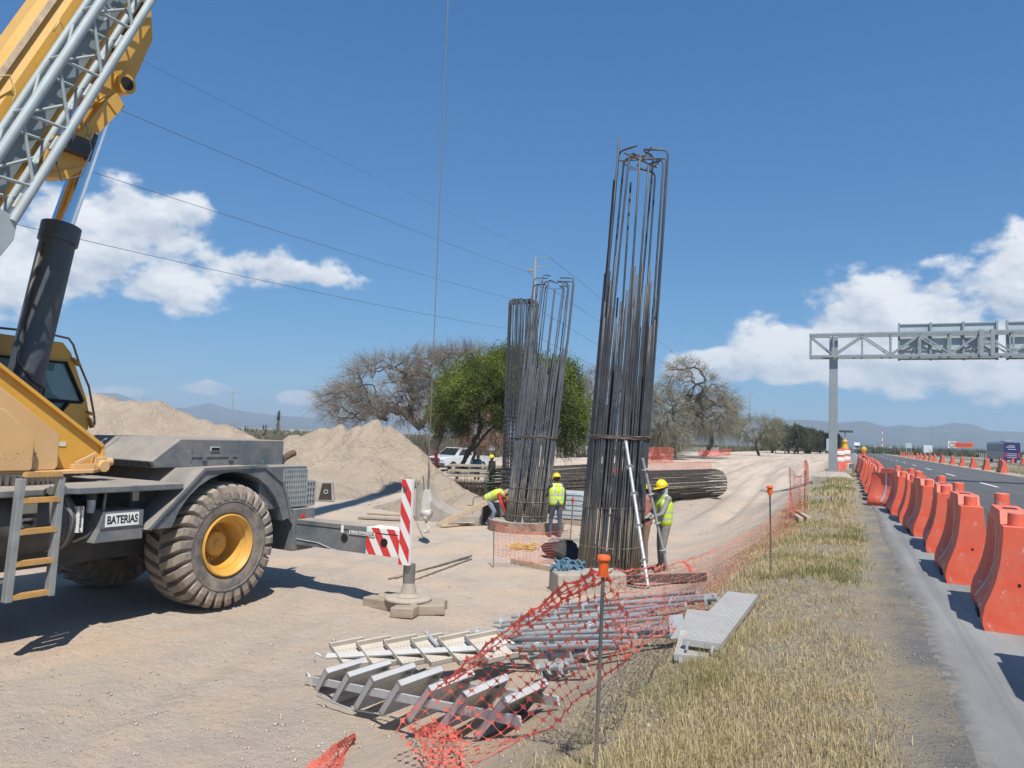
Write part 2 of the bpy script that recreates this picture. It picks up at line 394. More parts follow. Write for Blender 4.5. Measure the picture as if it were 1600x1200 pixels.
    c = mix(mt('MULTIPLY', far, mr(noise(.12, 6, .65), .38, .55)), c, (.235, .20, .145))
    med = mr(X, 13.2, 15.5)
    c = mix(med, c, mix(mr(noise(.35, 6, .7), .4, .6), (.27, .225, .15), (.34, .29, .21)))
    l.new(c, b.inputs['Base Color'])
    bp = n.new('ShaderNodeBump'); bp.inputs['Strength'].default_value = 1.0; bp.inputs['Distance'].default_value = .075
    hh = n.new('ShaderNodeMath'); hh.operation = 'MULTIPLY_ADD'; l.new(noise(7, 8, .72), hh.inputs[0]); hh.inputs[1].default_value = 1.0
    h2 = n.new('ShaderNodeMath'); h2.operation = 'MULTIPLY'; l.new(noise(45, 4, .7), h2.inputs[0]); h2.inputs[1].default_value = .28; l.new(h2.outputs[0], hh.inputs[2])
    l.new(hh.outputs[0], bp.inputs['Height']); l.new(bp.outputs[0], b.inputs['Normal'])
    return m
MG = ground_mat()
tag(link('ground', fast_mesh('ground', np.stack([XX, YY, ZZ], -1).reshape(-1, 3), F4, MG, True)), kind='structure')

# ---- highway
def road_mat():
    m = bpy.data.materials.new('asphalt'); m.use_nodes = True; t = m.node_tree; n = t.nodes; l = t.links; b = n['Principled BSDF']
    b.inputs['Roughness'].default_value = .85; b.inputs['Specular IOR Level'].default_value = .3
    tc = n.new('ShaderNodeTexCoord'); o = tc.outputs['Object']; sep = n.new('ShaderNodeSeparateXYZ'); l.new(o, sep.inputs[0])
    def noise(sc, det, ro, st):
        z = n.new('ShaderNodeTexNoise'); z.inputs['Scale'].default_value = sc; z.inputs['Detail'].default_value = det; z.inputs['Roughness'].default_value = ro
        mp = n.new('ShaderNodeMapping'); mp.inputs['Scale'].default_value = st; l.new(o, mp.inputs[0]); l.new(mp.outputs[0], z.inputs['Vector']); return z.outputs['Fac']
    def mr(v, a, bb, c=0., d=1.):
        z = n.new('ShaderNodeMapRange'); z.inputs[1].default_value = a; z.inputs[2].default_value = bb; z.inputs[3].default_value = c; z.inputs[4].default_value = d; l.new(v, z.inputs[0]); return z.outputs[0]
    def mix(f, a, bb):
        z = n.new('ShaderNodeMix'); z.data_type = 'RGBA'
        if isinstance(f, float): z.inputs[0].default_value = f
        else: l.new(f, z.inputs[0])
        for i, q in ((6, a), (7, bb)):
            if isinstance(q, tuple): z.inputs[i].default_value = (*q, 1)
            else: l.new(q, z.inputs[i])
        return z.outputs[2]
    lane = mix(mr(noise(1.0, 4, .6, (1.8, .02, 1)), .35, .65), (.085, .086, .089), (.115, .116, .118))
    lane = mix(mr(noise(60, 3, .7, (1, 1, 1)), .5, .75, 0, .5), lane, (.13, .13, .13))
    sh = mix(mr(noise(1.5, 6, .65, (1, .25, 1)), .35, .65), (.25, .25, .24), (.36, .355, .335))
    sh = mix(mr(noise(2.0, 5, .6, (6, .05, 1)), .48, .62, 0, .5), sh, (.21, .212, .21))
    sh = mix(mr(noise(70, 3, .7, (1, 1, 1)), .55, .72, 0, .4), sh, (.17, .17, .168))
    wob = n.new('ShaderNodeMath'); wob.operation = 'MULTIPLY_ADD'; l.new(noise(.8, 4, .6, (1, .4, 1)), wob.inputs[0]); wob.inputs[1].default_value = .5; l.new(sep.outputs[0], wob.inputs[2])
    c = mix(mr(wob.outputs[0], 1.85, 2.15), sh, lane)
    c = mix(mr(wob.outputs[0], 1.02, .84), c, mix(mr(noise(9, 6, .7, (1, 1, 1)), .42, .6), (.12, .118, .112), (.30, .26, .21)))
    c = mix(mr(wob.outputs[0], 10.9, 11.5), c, (.36, .30, .23))
    l.new(c, b.inputs['Base Color'])
    bp = n.new('ShaderNodeBump'); bp.inputs['Strength'].default_value = .35; bp.inputs['Distance'].default_value = .01
    l.new(noise(90, 4, .7, (1, 1, 1)), bp.inputs['Height']); l.new(bp.outputs[0], b.inputs['Normal'])
    return m
MR_ = road_mat()
ys = np.array([-60, -20, -5]+list(np.arange(0, 40, .22))+list(np.geomspace(41, 9000, 60)))
ex = .60+.07*fb(ys*0, ys, .45, 3, 11)*2*(ys < 41)
V = []; Fq = []
for i, y in enumerate(ys):
    V += [(ex[i]-.05, y, 1.12), (ex[i], y, 1.2), (6, y, 1.2), (12.15, y, 1.2), (12.35, y, 1.02)]
for i in range(len(ys)-1):
    for j in range(4): a = i*5+j; Fq.append((a, a+1, a+6, a+5))
tag(link('road', fast_mesh('road', V, Fq, MR_)), kind='structure')
M_WHITE = M('road_paint', (.70, .70, .68), .7, var=.15, sc=8)
mk = MB()
mk.rbox((6.22, -2.5, 1.2), (6.37, 2.5, 1.204)); mk_me = mk.mesh('lane_marking', M_WHITE)
for k in range(16):
    tag(link('lane_marking', mk_me, loc=(0, 28.6+15.3*k-15.3, 0)), kind='structure')
mk = MB(); mk.rbox((1.83, 60, 1.2), (1.97, 900, 1.204)); tag(mk.build('edge_line', M_WHITE), kind='structure')
mk = MB(); mk.rbox((10.75, -20, 1.2), (10.87, 900, 1.204)); tag(mk.build('edge_line', M('road_paint_cream', (.58, .50, .34), .7)), kind='structure')
# the other carriageway beyond the median
mk = MB(); mk.rbox((23.2, -50, 1.0), (31.5, 5000, 1.16)); tag(mk.build('far_carriageway', M('asphalt_far', (.16, .15, .135), .9, sc=1)), kind='structure')

# ---- spoil heaps
MDIRT = M('heap_earth', (.43, .35, .275), .95, var=.13, sc=.7, bump=1.0, bsc=5, col2=(.50, .405, .31), spec=.1)
def mound(name, label, bumps, pad, n=110, seed=0):
    bs = []
    for (px, py, d, w) in bumps:
        c = P(px, py, d); bs.append((c[0], c[1], c[2], w))
    x0 = min(b[0]-b[3]*2 for b in bs)-pad; x1 = max(b[0]+b[3]*2 for b in bs)+pad
    y0 = min(b[1]-b[3]*2 for b in bs)-pad; y1 = max(b[1]+b[3]*2 for b in bs)+pad
    xs = np.linspace(x0, x1, n); ys = np.linspace(y0, y1, n); X, Y = np.meshgrid(xs, ys, indexing='ij')
    H = np.zeros_like(X)
    wx = X+.5*fb(X, Y, .5, 3, seed+4)*2; wy = Y+.5*fb(X, Y, .5, 3, seed+7)*2
    for (bx, by, bz, w) in bs:
        r = np.hypot(wx-bx, wy-by)/w
        hh = bz*np.exp(-np.power(r, 1.7)*.85)
        H = np.maximum(H, hh)+.05*np.minimum(H, hh)
    H = H+np.clip(H/1.5, 0, 1)*(.62*fb(X, Y, .8, 4, seed)+.42*np.abs(fb(X, Y, 1.7, 3, seed+1))*-1+.22*fb(X, Y, 4., 3, seed+2))-.04
    zb = gz(X, Y)
    Z = np.where(H < .10, zb-.12, zb+H-.10)
    idx = np.arange(n*n).reshape(n, n)
    Fm = np.stack([idx[:-1, :-1], idx[1:, :-1], idx[1:, 1:], idx[:-1, 1:]], -1).reshape(-1, 4)
    keep = (H.reshape(-1)[Fm] > .02).any(1)
    V = np.stack([X, Y, Z], -1).reshape(-1, 3); Fm = Fm[keep]
    u, inv = np.unique(Fm, return_inverse=True)
    return tag(link(name, fast_mesh(name, V[u], inv.reshape(-1, 4), MDIRT, True)), label, 'dirt mound', 'spoil heaps of pale earth')
mound('dirt_mound', 'long pale earth heap with a cracked crest behind the crane cab and engine hood', [(-80,652,46,6), (-10,645,44,5), (60,640,43,4.5), (120,630,42,4), (165,624,42,3.8), (205,632,42,3.6), (240,634,41,3.6), (275,648,41,3.4), (310,660,40,3.2), (345,668,40,3.2), (385,680,40,3), (430,690,40,3), (220,700,36,3.2), (150,690,37,3.2)], 3, 170, 3)
mound('dirt_mound', 'steep earth heap with a peaked top in front of the bare tree', [(465,682,42,2.4), (495,676,42,2.2), (525,671,42,2.2), (558,671,41.5,2.1), (590,663,41,2.1), (616,667,40.5,1.8), (642,694,40,1.6), (575,708,38,2.2), (520,712,38,2.2), (480,716,38,2.4), (500,748,33,2.0)], 2, 170, 9)
mound('dirt_mound', 'low fan of loose earth beside the curved concrete section', [(690,737,28.5,1.35), (735,768,27,1.2), (650,765,28,1.1)], 1, 70, 15)

# ---- mountains, 3-D ridges
def range_(name, pts, D, depth, seed):
    xs = np.linspace(pts[0][0], pts[-1][0], 170); yy = np.interp(xs, [p[0] for p in pts], [p[1] for p in pts])
    base = np.array([P(x, y, D) for x, y in zip(xs, yy)])
    rad = base[:, :2]/np.linalg.norm(base[:, :2], axis=1)[:, None]; hgt = base[:, 2]+2
    K = 26; V = []
    for k in range(K):
        t = k/(K-1)*1.5                                    # 0 foot, 1 ridge, 1.5 behind
        prof = t if t <= 1 else 1-(t-1)*1.2
        off = (t-1)*depth
        p = base[:, :2]+rad*off
        ridge = (.5+fb(p[:, 0], p[:, 1], 5/D*4, 4, seed))
        z = hgt*(prof**1.25)*(1-.55*(1-ridge)*math.sin(min(t, 1)*math.pi)) if t < 1 else hgt*prof
        V.append(np.column_stack([p, z-6*(k == 0)]))
    n = len(xs); V = np.vstack(V); idx = np.arange(K*n).reshape(K, n)
    Fm = np.stack([idx[:-1, :-1], idx[:-1, 1:], idx[1:, 1:], idx[1:, :-1]], -1).reshape(-1, 4)
    tag(link(name, fast_mesh(name, V, Fm, M('mountain_scrub', (.085, .085, .075), .95, var=.3, sc=.011, spec=0), True)), kind='structure')
range_('mountains', [(820,690),(900,674),(1000,666),(1050,660),(1100,664),(1140,655),(1165,652),(1200,660),(1240,655),(1270,656),(1310,660),(1350,657),(1385,667),(1410,663),(1435,667),(1460,666),(1490,660),(1520,662),(1545,673),(1580,674),(1620,676),(1700,668),(1800,680),(1950,676),(2200,720)], 3600, 1200, 2)
range_('mountains', [(-300,640),(-100,628),(60,630),(120,620),(155,613),(185,614),(210,624),(225,634),(262,637),(290,637),(318,631),(330,629),(352,637),(385,643),(430,649),(480,652),(560,666)], 4600, 1300, 6)

# ---- dry grass on the verge (nobody could count it)
def blades(cx, cy, hgt, wid, col, lean=.55, per=None):
    k = len(cx); a = rng.uniform(0, 2*math.pi, k); ln = rng.uniform(.1, 1, k)*lean
    z0 = gz(cx, cy)-.01
    dx = np.cos(a)*ln*hgt; dy = np.sin(a)*ln*hgt
    px = -np.sin(a)*wid/2; py = np.cos(a)*wid/2
    b = np.stack([cx, cy, z0], 1); pw = np.stack([px, py, 0*px], 1)
    mid = b+np.stack([dx*.35, dy*.35, hgt*.62], 1); tip = b+np.stack([dx, dy, hgt*np.sqrt(np.maximum(.05, 1-np.minimum(ln, 1)**2*.8))], 1)
    V = np.stack([b-pw, b+pw, mid-pw*.75, mid+pw*.75, tip], 1).reshape(-1, 3)
    i = np.arange(k)[:, None]*5
    F = np.concatenate([i+[0, 1, 3], i+[0, 3, 2], i+[2, 3, 4]], 0)
    C = np.repeat(np.column_stack([col, np.ones(k)]), 5, 0)
    return V, F, C
def tufts(n, x0, x1, y0, y1, per, h, w, spread, dens=None):
    tx = rng.uniform(x0, x1, n*3); ty = rng.uniform(y0, y1, n*3)
    d = .5+1.5*fb(tx, ty, .75, 4, 21)
    edge = sst(-1.75, -.75, tx-.02*np.minimum(ty, 20)+.18+.9*fb(tx, ty, .5, 3, 30))*(1-sst(-.05, .30, tx+.35*fb(tx, ty, .9, 3, 33)))
    keep = rng.uniform(0, 1, n*3) < np.clip((d-.30)*1.7, .03, 1)*edge
    tx, ty = tx[keep][:n], ty[keep][:n]
    k = len(tx); q = rng.integers(per//2, per+1, k)
    cx = np.repeat(tx, q)+rng.normal(0, spread, q.sum()); cy = np.repeat(ty, q)+rng.normal(0, spread, q.sum())
    hs = np.repeat(h*rng.uniform(.35, 1.15, k)*(.7+.9*np.clip(fb(tx, ty, .6, 3, 40)+.5, 0, 1)), q)*rng.uniform(.5, 1.1, q.sum())
    g = np.repeat(np.clip(fb(tx, ty, .8, 3, 50)*4.5+.05*rng.normal(size=k)+.15, 0, 1), q)[:, None]
    straw = np.array([.47, .37, .19]); pale = np.array([.58, .49, .29]); green = np.array([.155, .19, .055])
    r = rng.uniform(0, 1, (q.sum(), 1))
    col = (straw*(1-r)+pale*r)*(1-g*.8)+green*(g*.8); col *= rng.uniform(.7, 1.15, (q.sum(), 1))
    return blades(cx, cy, hs, w*rng.uniform(.6, 1.3, q.sum()), col, .95)
lx = rng.uniform(-2.6, .45, 90000); ly = 2.6+22*rng.uniform(0, 1, 90000)**1.5; lk = rng.uniform(0, 1, 90000) < sst(-2.2, -1.0, lx+.9*fb(lx, ly, .5, 3, 30))*(1-sst(.0, .35, lx))*np.clip(.55+2.2*fb(lx, ly, .9, 3, 70), .05, 1); lx, ly = lx[lk], ly[lk]; nl = len(lx)
litter = blades(lx, ly, rng.uniform(.025, .085, nl), .0028+.00035*ly, np.array([.50, .41, .24])*rng.uniform(.6, 1.2, (nl, 1)), 2.2)
parts = [tufts(4600, -2.4, .5, 2.6, 9.5, 22, .095, .0036, .06), tufts(3600, -2.4, .5, 9.5, 20, 17, .115, .0068, .075), tufts(1500, -2.4, .5, 20, 62, 12, .20, .024, .10), litter]
V = []; F = []; C = []; o = 0
for v, f, c in parts: V.append(v); F.append(f+o); C.append(c); o += len(v)
MGR = M('dry_grass', (1, 1, 1), .9, var=.0, attr='col', trans=.25, spec=.1)
tag(link('grass', fast_mesh('grass', np.vstack(V), np.vstack(F), MGR, attrs={'col': np.vstack(C)})), kind='stuff')
# median grass, sparse
tx = rng.uniform(13.2, 23, 9000); ty = rng.uniform(25, 150, 9000); kk = fb(tx, ty, .35, 3, 60) > -.04
col = np.array([.36, .30, .17])*rng.uniform(.6, 1.2, (kk.sum(), 1))
v, f, c = blades(tx[kk], ty[kk], rng.uniform(.08, .3, kk.sum()), np.full(kk.sum(), .05), col)
tag(link('median_grass', fast_mesh('median_grass', v, f, MGR, attrs={'col': c})), kind='stuff')
# pebbles and clods
def pebbles(name, n, x0, x1, y0, y1, rmin, rmax, mat, seed, dens=.0, fall=None):
    px = rng.uniform(x0, x1, n); py = rng.uniform(y0, y1, n); k = fb(px, py, .6, 4, seed) > dens
    if fall: k &= rng.uniform(0, 1, n) < np.exp(-((px-fall[0])/fall[2])**2-((py-fall[1])/fall[3])**2)
    px, py = px[k], py[k]; n = len(px)
    r = rmin+(rmax-rmin)*rng.power(.35, n)
    oc = np.array([[1, 0, 0], [0, 1, 0], [-1, 0, 0], [0, -1, 0], [0, 0, .7], [0, 0, -.6]])
    V = oc[None]*r[:, None, None]*rng.uniform(.6, 1.3, (n, 6, 1))
    a = rng.uniform(0, 6.28, n); ca, sa = np.cos(a), np.sin(a)
    x = V[..., 0]*ca[:, None]-V[..., 1]*sa[:, None]; y = V[..., 0]*sa[:, None]+V[..., 1]*ca[:, None]
    V = np.stack([x+px[:, None], y+py[:, None], V[..., 2]+gz(px, py)[:, None]+.2*r[:, None]], -1).reshape(-1, 3)
    i = np.arange(n)[:, None]*6
    F = np.concatenate([i+q for q in ([0, 1, 4], [1, 2, 4], [2, 3, 4], [3, 0, 4], [1, 0, 5], [2, 1, 5], [3, 2, 5], [0, 3, 5])], 0)
    tag(link(name, fast_mesh(name, V, F, mat)), kind='stuff')
MPEB = M('clod_earth', (.44, .365, .295), .95, var=.2, sc=3)
pebbles('pebbles', 26000, -13, -1.2, 3.5, 18, .003, .016, MPEB, 3, .0)
pebbles('clods', 1500, -12, -2, 4, 24, .008, .04, MPEB, 6, .10)
for k_, (px_, py_, n_, sp_) in enumerate([(500, 1015, 700, .45), (450, 1165, 1100, .5), (330, 1130, 500, .6), (830, 918, 700, .6), (780, 905, 500, .7), (560, 960, 250, .5), (180, 1060, 400, .9), (60, 1150, 400, .7), (640, 1010, 250, .4), (1130, 830, 900, 1.6), (900, 1160, 900, .45), (740, 850, 400, .8), (1060, 1130, 700, .4)]):
    q_ = GG(px_, py_); pebbles('clods', n_//2, q_[0]-sp_*2, q_[0]+sp_*2, q_[1]-sp_*1.4, q_[1]+sp_*1.4, .004, .026, MPEB, 90+k_, -.06, (q_[0], q_[1], sp_*1.5, sp_))
pebbles('gravel', 9000, -.6, .62, 2.5, 26, .003, .013, M('grey_gravel', (.24, .235, .22), .9, var=.4, sc=2), 12, -.1)
pebbles('clods', 2500, -30, -6, 20, 60, .02, .10, MPEB, 9, .06)

# ------------------------------------------------------------------ rough-terrain crane
# local frame: s along the carrier, t sideways from the near tyre's outer wall (towards the road), z up
def K(s, t, z): return np.array([s, -t, z])
crane = thing('mobile_crane', 'yellow and dark grey rough terrain crane with raised boom, standing on the pale earth', 'crane', (-8.65, 9.17, 0), R(90-4.6))
Y1 = M('crane_yellow', (.70, .37, .038), .42, var=.08, sc=1.2, dust=.26, dscale=1.6, dupl=.30, coat=.15, chip=.55)
Y2 = M('crane_peach', (.72, .42, .16), .55, var=.10, sc=1.0, dust=.45, dscale=1.4, dupl=.25, chip=.45, chipsc=34)
GD = M('crane_grey', (.088, .115, .138), .55, var=.18, sc=2.0, dust=.42, dscale=2.2, dupl=.42, chip=.8, chipcol=(.30, .27, .23))
GDK = M('crane_dark', (.035, .042, .048), .6, var=.2, sc=3, dust=.16, dscale=2, dupl=.3)
GJ = M('jib_grey', (.33, .40, .42), .5, var=.12, sc=3, dust=.25, dscale=2.5, dupl=.2)
CYLM = M('cylinder_navy', (.042, .055, .068), .42, var=.15, sc=2, dust=.12)
CHR = M('polished_rod', (.75, .77, .80), .13, metal=1.0, var=.03)
BLK = M('black_void', (.008, .008, .009), .8, var=.1)
RUB = M('tyre_rubber', (.105, .10, .095), .9, var=.25, sc=5, dust=.75, dscale=3.5, dupl=.25, bump=.4, bsc=30)
TREAD = M('tyre_tread', (.21, .18, .15), .95, var=.2, sc=6, dust=.8, dscale=4, dupl=.2, bump=.5, bsc=25)
RIM = M('rim_yellow', (.62, .33, .04), .5, var=.1, dust=.28, dscale=3)
WHT = M('white_label', (.78, .78, .75), .6, var=.04)
TXT = M('black_letter', (.015, .015, .017), .6, var=.05)
RED = M('reflector_red', (.55, .03, .025), .45, var=.08)
def gl(name, col, alpha, rough=.05):
    m = bpy.data.materials.new(name); m.use_nodes = True; b = m.node_tree.nodes['Principled BSDF']
    b.inputs['Base Color'].default_value = (*col, 1); b.inputs['Roughness'].default_value = rough; b.inputs['Alpha'].default_value = alpha
    b.inputs['Specular IOR Level'].default_value = .8; return m
GLS = gl('cab_glass', (.10, .26, .28), .50)
def plate(poly, t0, t1):                        # polygon in (s,z), between two t planes
    b = MB(); return b.prism(poly, (K(0, t0, 0), K(1, 0, 0), K(0, 0, 1)), K(0, t1-t0, 0))
def kb(lo, hi, b=None):
    b = b or MB(); return b.rbox(K(*lo), K(*hi))

# wheels
def make_wheel(cs, ct, face):
    r, w = .94, .76
    c = K(cs, ct, r); ax = K(0, face, 0)
    wh = bpy.data.objects.new('wheel', None); COL.objects.link(wh); wh.parent = crane; wh.location = c
    if face < 0: wh.rotation_euler = (0, 0, math.pi)
    o = np.zeros(3); ax = np.array([0, -1.0, 0])
    prof = [(.47, -.30), (.50, -.36), (.60, -.385), (.74, -.385), (.83, -.35), (.865, -.26), (.875, 0), (.865, .26), (.83, .35), (.74, .385), (.60, .385), (.50, .36), (.47, .30)]
    b = MB().lathe(prof, o, ax, 72); b.lathe([(.66, .386), (.665, .394), (.69, .394), (.695, .384)], o, ax, 72)
    b.build('tyre', RUB, wh, auto=35)
    tb = MB(); n = 29
    for sd in (1, -1):
        for k in range(n):
            a0 = 2*math.pi*(k+(.5 if sd < 0 else 0))/n; rows = []
            for h, rr0, rr1, da, wd in ((.0, .86, .955, .16, .07), (.14, .86, .955, .115, .075), (.30, .84, .945, .05, .082), (.375, .78, .90, .0, .085), (.40, .70, .815, -.01, .075)):
                a = a0+da; ring = []
                for (ra, sg) in ((rr0, -1), (rr1, -.8), (rr1, .8), (rr0, 1)):
                    an = a+sg*wd; ring.append([math.cos(an)*ra, -sd*h, math.sin(an)*ra])
                rows.append(np.array(ring))
            tb.loft(rows if sd > 0 else rows[::-1])
    tb.build('tread', TREAD, wh, bevel=.008)
    rm = MB().lathe([(.475, .30), (.475, .375), (.455, .385), (.435, .36), (.42, .33), (.40, .315), (.385, .26), (.35, .24), (.335, .20), (.325, .02), (.30, -.04), (.10, -.04)], o, ax, 56)
    rim = rm.build('rim', RIM, wh, auto=30)
    hb = MB().lathe([(.0, .13), (.05, .135), (.06, .12), (.17, .11), (.19, .09), (.20, .0), (.20, -.05)], o, ax, 32)
    hb.build('hub', RIM, rim, auto=30)
    bb = MB()
    for k in range(22):
        a = 2*math.pi*k/22; p = np.array([math.cos(a)*.215, 0, math.sin(a)*.215]); bb.cyl(p+ax*-.05, p+ax*.06, .017, n=6)
    bb.build('wheel_bolts', RIM, rim)
    return wh
make_wheel(0, -.37, 1); make_wheel(0, -2.93, -1); make_wheel(-5.0, -.37, 1); make_wheel(-5.0, -2.93, -1)

# carrier
kb((-6.4, -2.35, .80), (1.75, -.95, 1.55)).build('chassis', GDK, crane, bevel=.02)
b = MB(); b.cyl(K(0, -.8, .94), K(0, -2.5, .94), .24, n=16); b.sphere(K(0, -1.65, .94), .42, 14, 8); b.build('axle', GDK, crane, smooth=True)
dk = MB()
dk.prism([(-2.72, -.34), (-2.42, .0), (-.88, .0), (-.88, -3.3), (-6.6, -3.3), (-6.6, -.02), (-2.86, -.02), (-2.72, -.2)], (K(0, 0, 1.83), K(1, 0, 0), K(0, 1, 0)), (0, 0, .085))
dk.build('deck', GD, crane, bevel=.012)
kb((-2.75, -.12, 1.83), (-2.60, .015, 1.95)).build('deck_bracket', GD, crane, bevel=.01)
# fender: flat top, sloping front panel, round arch
def arch(r, a0, a1, n): return [(math.cos(R(a0+(a1-a0)*i/n))*r, .94+math.sin(R(a0+(a1-a0)*i/n))*r) for i in range(n+1)]
for t0, t1 in ((.02, -1.0), (-2.3, -3.32)):
    inner = arch(1.10, 16, 160, 22)
    poly = [(-1.42, 1.30), (-.56, 2.10), (.62, 2.125), (1.02, 1.86), (1.24, 1.28)]+inner
    fb_ = MB(); outer = [(-1.42, 1.30), (-1.20, 1.505), (-.98, 1.71), (-.78, 1.895), (-.56, 2.10), (-.27, 2.107), (0, 2.112), (.35, 2.12), (.62, 2.125), (.82, 1.99), (1.02, 1.86), (1.14, 1.57), (1.24, 1.28)]
    ia = arch(1.12, 161, 15, len(outer)-1)
    for i in range(len(outer)-1):
        fb_.prism([outer[i], outer[i+1], ia[i+1], ia[i]], (K(0, t0, 0), K(1, 0, 0), K(0, 0, 1)), K(0, t1-t0, 0))
    fb_.build('fender', GD, crane)
    ed = MB()
    for i in range(len(outer)-1): ed.beam(K(outer[i][0]*1.004, t0+.012 if t0 > 0 else t1-.012, outer[i][1]+.006), K(outer[i+1][0]*1.004, t0+.012 if t0 > 0 else t1-.012, outer[i+1][1]+.006), .03, .045)
    ed.build('fender_lip', GD, crane)
# sloped web between deck and fender, upper body beside the hood
plate([(-.86, 1.84), (-.56, 2.095), (-.42, 2.095), (-.42, 1.84)], -.98, -2.32).build('deck_riser', GD, crane)
# engine hood
hd = plate([(-.92, 2.12), (-.98, 2.20), (-.50, 2.535), (1.64, 2.535), (1.64, 2.10), (-.92, 2.10)], -.60, -2.70).build('engine_hood', GD, crane, bevel=.015)
hp = MB(); hp.rbox(K(-.30, -.585, 2.255), K(.62, -.60, 2.275)); hp.rbox(K(-.31, -.585, 2.19), K(-.295, -.602, 2.50)); hp.rbox(K(.60, -.588, 2.13), K(.615, -.602, 2.52))
hp.rbox(K(-.10, -.57, 2.20), K(-.02, -.60, 2.26)); hp.rbox(K(.42, -.57, 2.20), K(.50, -.60, 2.26)); hp.build('hood_hinge', GD, hd)
hh = MB(); hh.rbox(K(.05, -.584, 2.345), K(.24, -.602, 2.42)); hh.build('hood_handle', M('handle_light', (.40, .42, .43), .5), hd, bevel=.02)
hh = MB(); hh.rbox(K(.07, -.578, 2.36), K(.22, -.59, 2.405)); hh.build('handle_recess', BLK, hd)
vt = MB()
for k in range(11): vt.rbox(K(-.995, -.68-.175*k, 2.11), K(-.915, -.81-.175*k, 2.185))
vt.build('hood_vent', BLK, hd)
kb((-1.55, -2.35, 1.92), (-1.0, -3.0, 2.26)).build('tool_box', M('crane_navy', (.03, .045, .07), .5), crane, bevel=.02)
kb((.62, -.07, 1.42), (1.68, -1.1, 2.115)).build('engine_side_box', GD, crane, bevel=.01)
kb((1.68, -.07, 1.42), (1.90, -.6, 1.86)).build('rear_step_box', GD, crane, bevel=.01)
kb((1.64, -.6, 1.42), (1.95, -3.2, 2.1)).build('rear_panel', GD, crane, bevel=.01)
# perforated grille over the side box
gr = MB()
for (s0, s1, z0, z1) in ((1.14, 1.67, 1.44, 2.06), (1.69, 1.885, 1.44, 1.84)):
    ns = int((s1-s0)/.052); nz_ = int((z1-z0)/.088)
    for i in range(ns+1): gr.rbox(K(s0+(s1-s0)*i/ns-.012, -.068, z0), K(s0+(s1-s0)*i/ns+.012, -.045, z1))
    for j in range(nz_+1): gr.rbox(K(s0, -.066, z0+(z1-z0)*j/nz_-.015), K(s1, -.05, z0+(z1-z0)*j/nz_+.015))
tag(gr.build('grille', M('grille_grey', (.26, .29, .30), .6, dust=.25), crane), kind='stuff')
gb = MB(); gb.rbox(K(1.14, -.069, 1.44), K(1.67, -.0695, 2.06)); gb.rbox(K(1.69, -.069, 1.44), K(1.885, -.0695, 1.84)); gb.build('grille_backing', BLK, crane)
ex_ = MB(); ex_.tube([K(1.72, -.75, 2.05), K(1.74, -.75, 2.14), K(1.80, -.75, 2.21), K(1.92, -.76, 2.26), K(2.08, -.78, 2.31)], .062, 12); ex_.build('exhaust_pipe', M('rust_pipe', (.13, .075, .055), .8, var=.3, sc=9), crane, auto=40)
# ladder
LD = M('ladder_steel', (.30, .33, .33), .5, metal=.35, var=.2, sc=5, dust=.3)
for s0, s1 in ((-3.29, -3.22), (-2.80, -2.76)):
    MB().beam(K(s0, .14, .66), K(s1, .12, 2.06), .075, .10, K(0, 1, 0)).build('ladder_rail', LD, crane, bevel=.006)
for z in (.70, 1.075, 1.44, 1.80, 2.10):
    f = (z-.66)/1.4; a_ = -3.29+.07*f; c_ = -2.80+.04*f; b = MB()
    b.rbox(K(a_+.03, .185, z-.022), K(c_-.01, .085, z+.018))
    for i in range(12):
        q = a_+.05+(c_-a_-.08)*i/11; b.rbox(K(q-.011, .185, z+.018), K(q+.011, .085, z+.036))
    b.build('ladder_rung', M('rung_ochre', (.50, .27, .06), .7, var=.2, sc=9, dust=.35), crane)
# fuel tank with label
ft = MB(); ft.cyl(K(-4.1, -.52, 1.455), K(-2.34, -.52, 1.455), .37, n=36)
fto = ft.build('fuel_tank', GDK, crane, auto=40)
for s_ in (-2.44, -2.58, -3.9):
    b = MB(); b.cyl(K(s_, -.52, 1.455), K(s_+.045, -.52, 1.455), .382, n=36); b.build('tank_strap', GD, fto, auto=40)
b = MB(); b.cyl(K(-2.34, -.52, 1.455), K(-2.22, -.52, 1.455), .365, .24, n=30); b.build('tank_end', GD, fto, auto=30)
for lo_, hi_ in (((-3.12, -.13, 1.62), (-2.86, -.20, 1.74)), ((-3.08, -.125, 1.37), (-2.86, -.17, 1.44))):
    kb(lo_, hi_).build('paper_label', M('label_cream', (.66, .64, .52), .7), fto)
b = MB(); b.rbox(K(-3.06, -.12, 1.45), K(-2.86, -.17, 1.57)); b.build('gauge_box', M('gauge_grey', (.16, .15, .14), .6), fto, bevel=.008)
b = MB(); b.cyl(K(-2.93, -.112, 1.51), K(-2.93, -.13, 1.51), .028, n=14); b.rbox(K(-3.03, -.114, 1.50), K(-2.96, -.13, 1.53)); b.build('gauge_dial', BLK, fto)
lt = MB(); lt.rbox(K(-2.345, -.13, 1.335), K(-2.265, -.21, 1.665)); lto = lt.build('tank_label', WHT, fto)
for i, ch in enumerate('DIESEL'):
    text_mesh('lettering', ch, .062, TXT, lto, frame4(K(-2.305, -.129, 1.637-.0545*i), K(1, 0, 0), K(0, 0, 1)), .001, .95, .003)
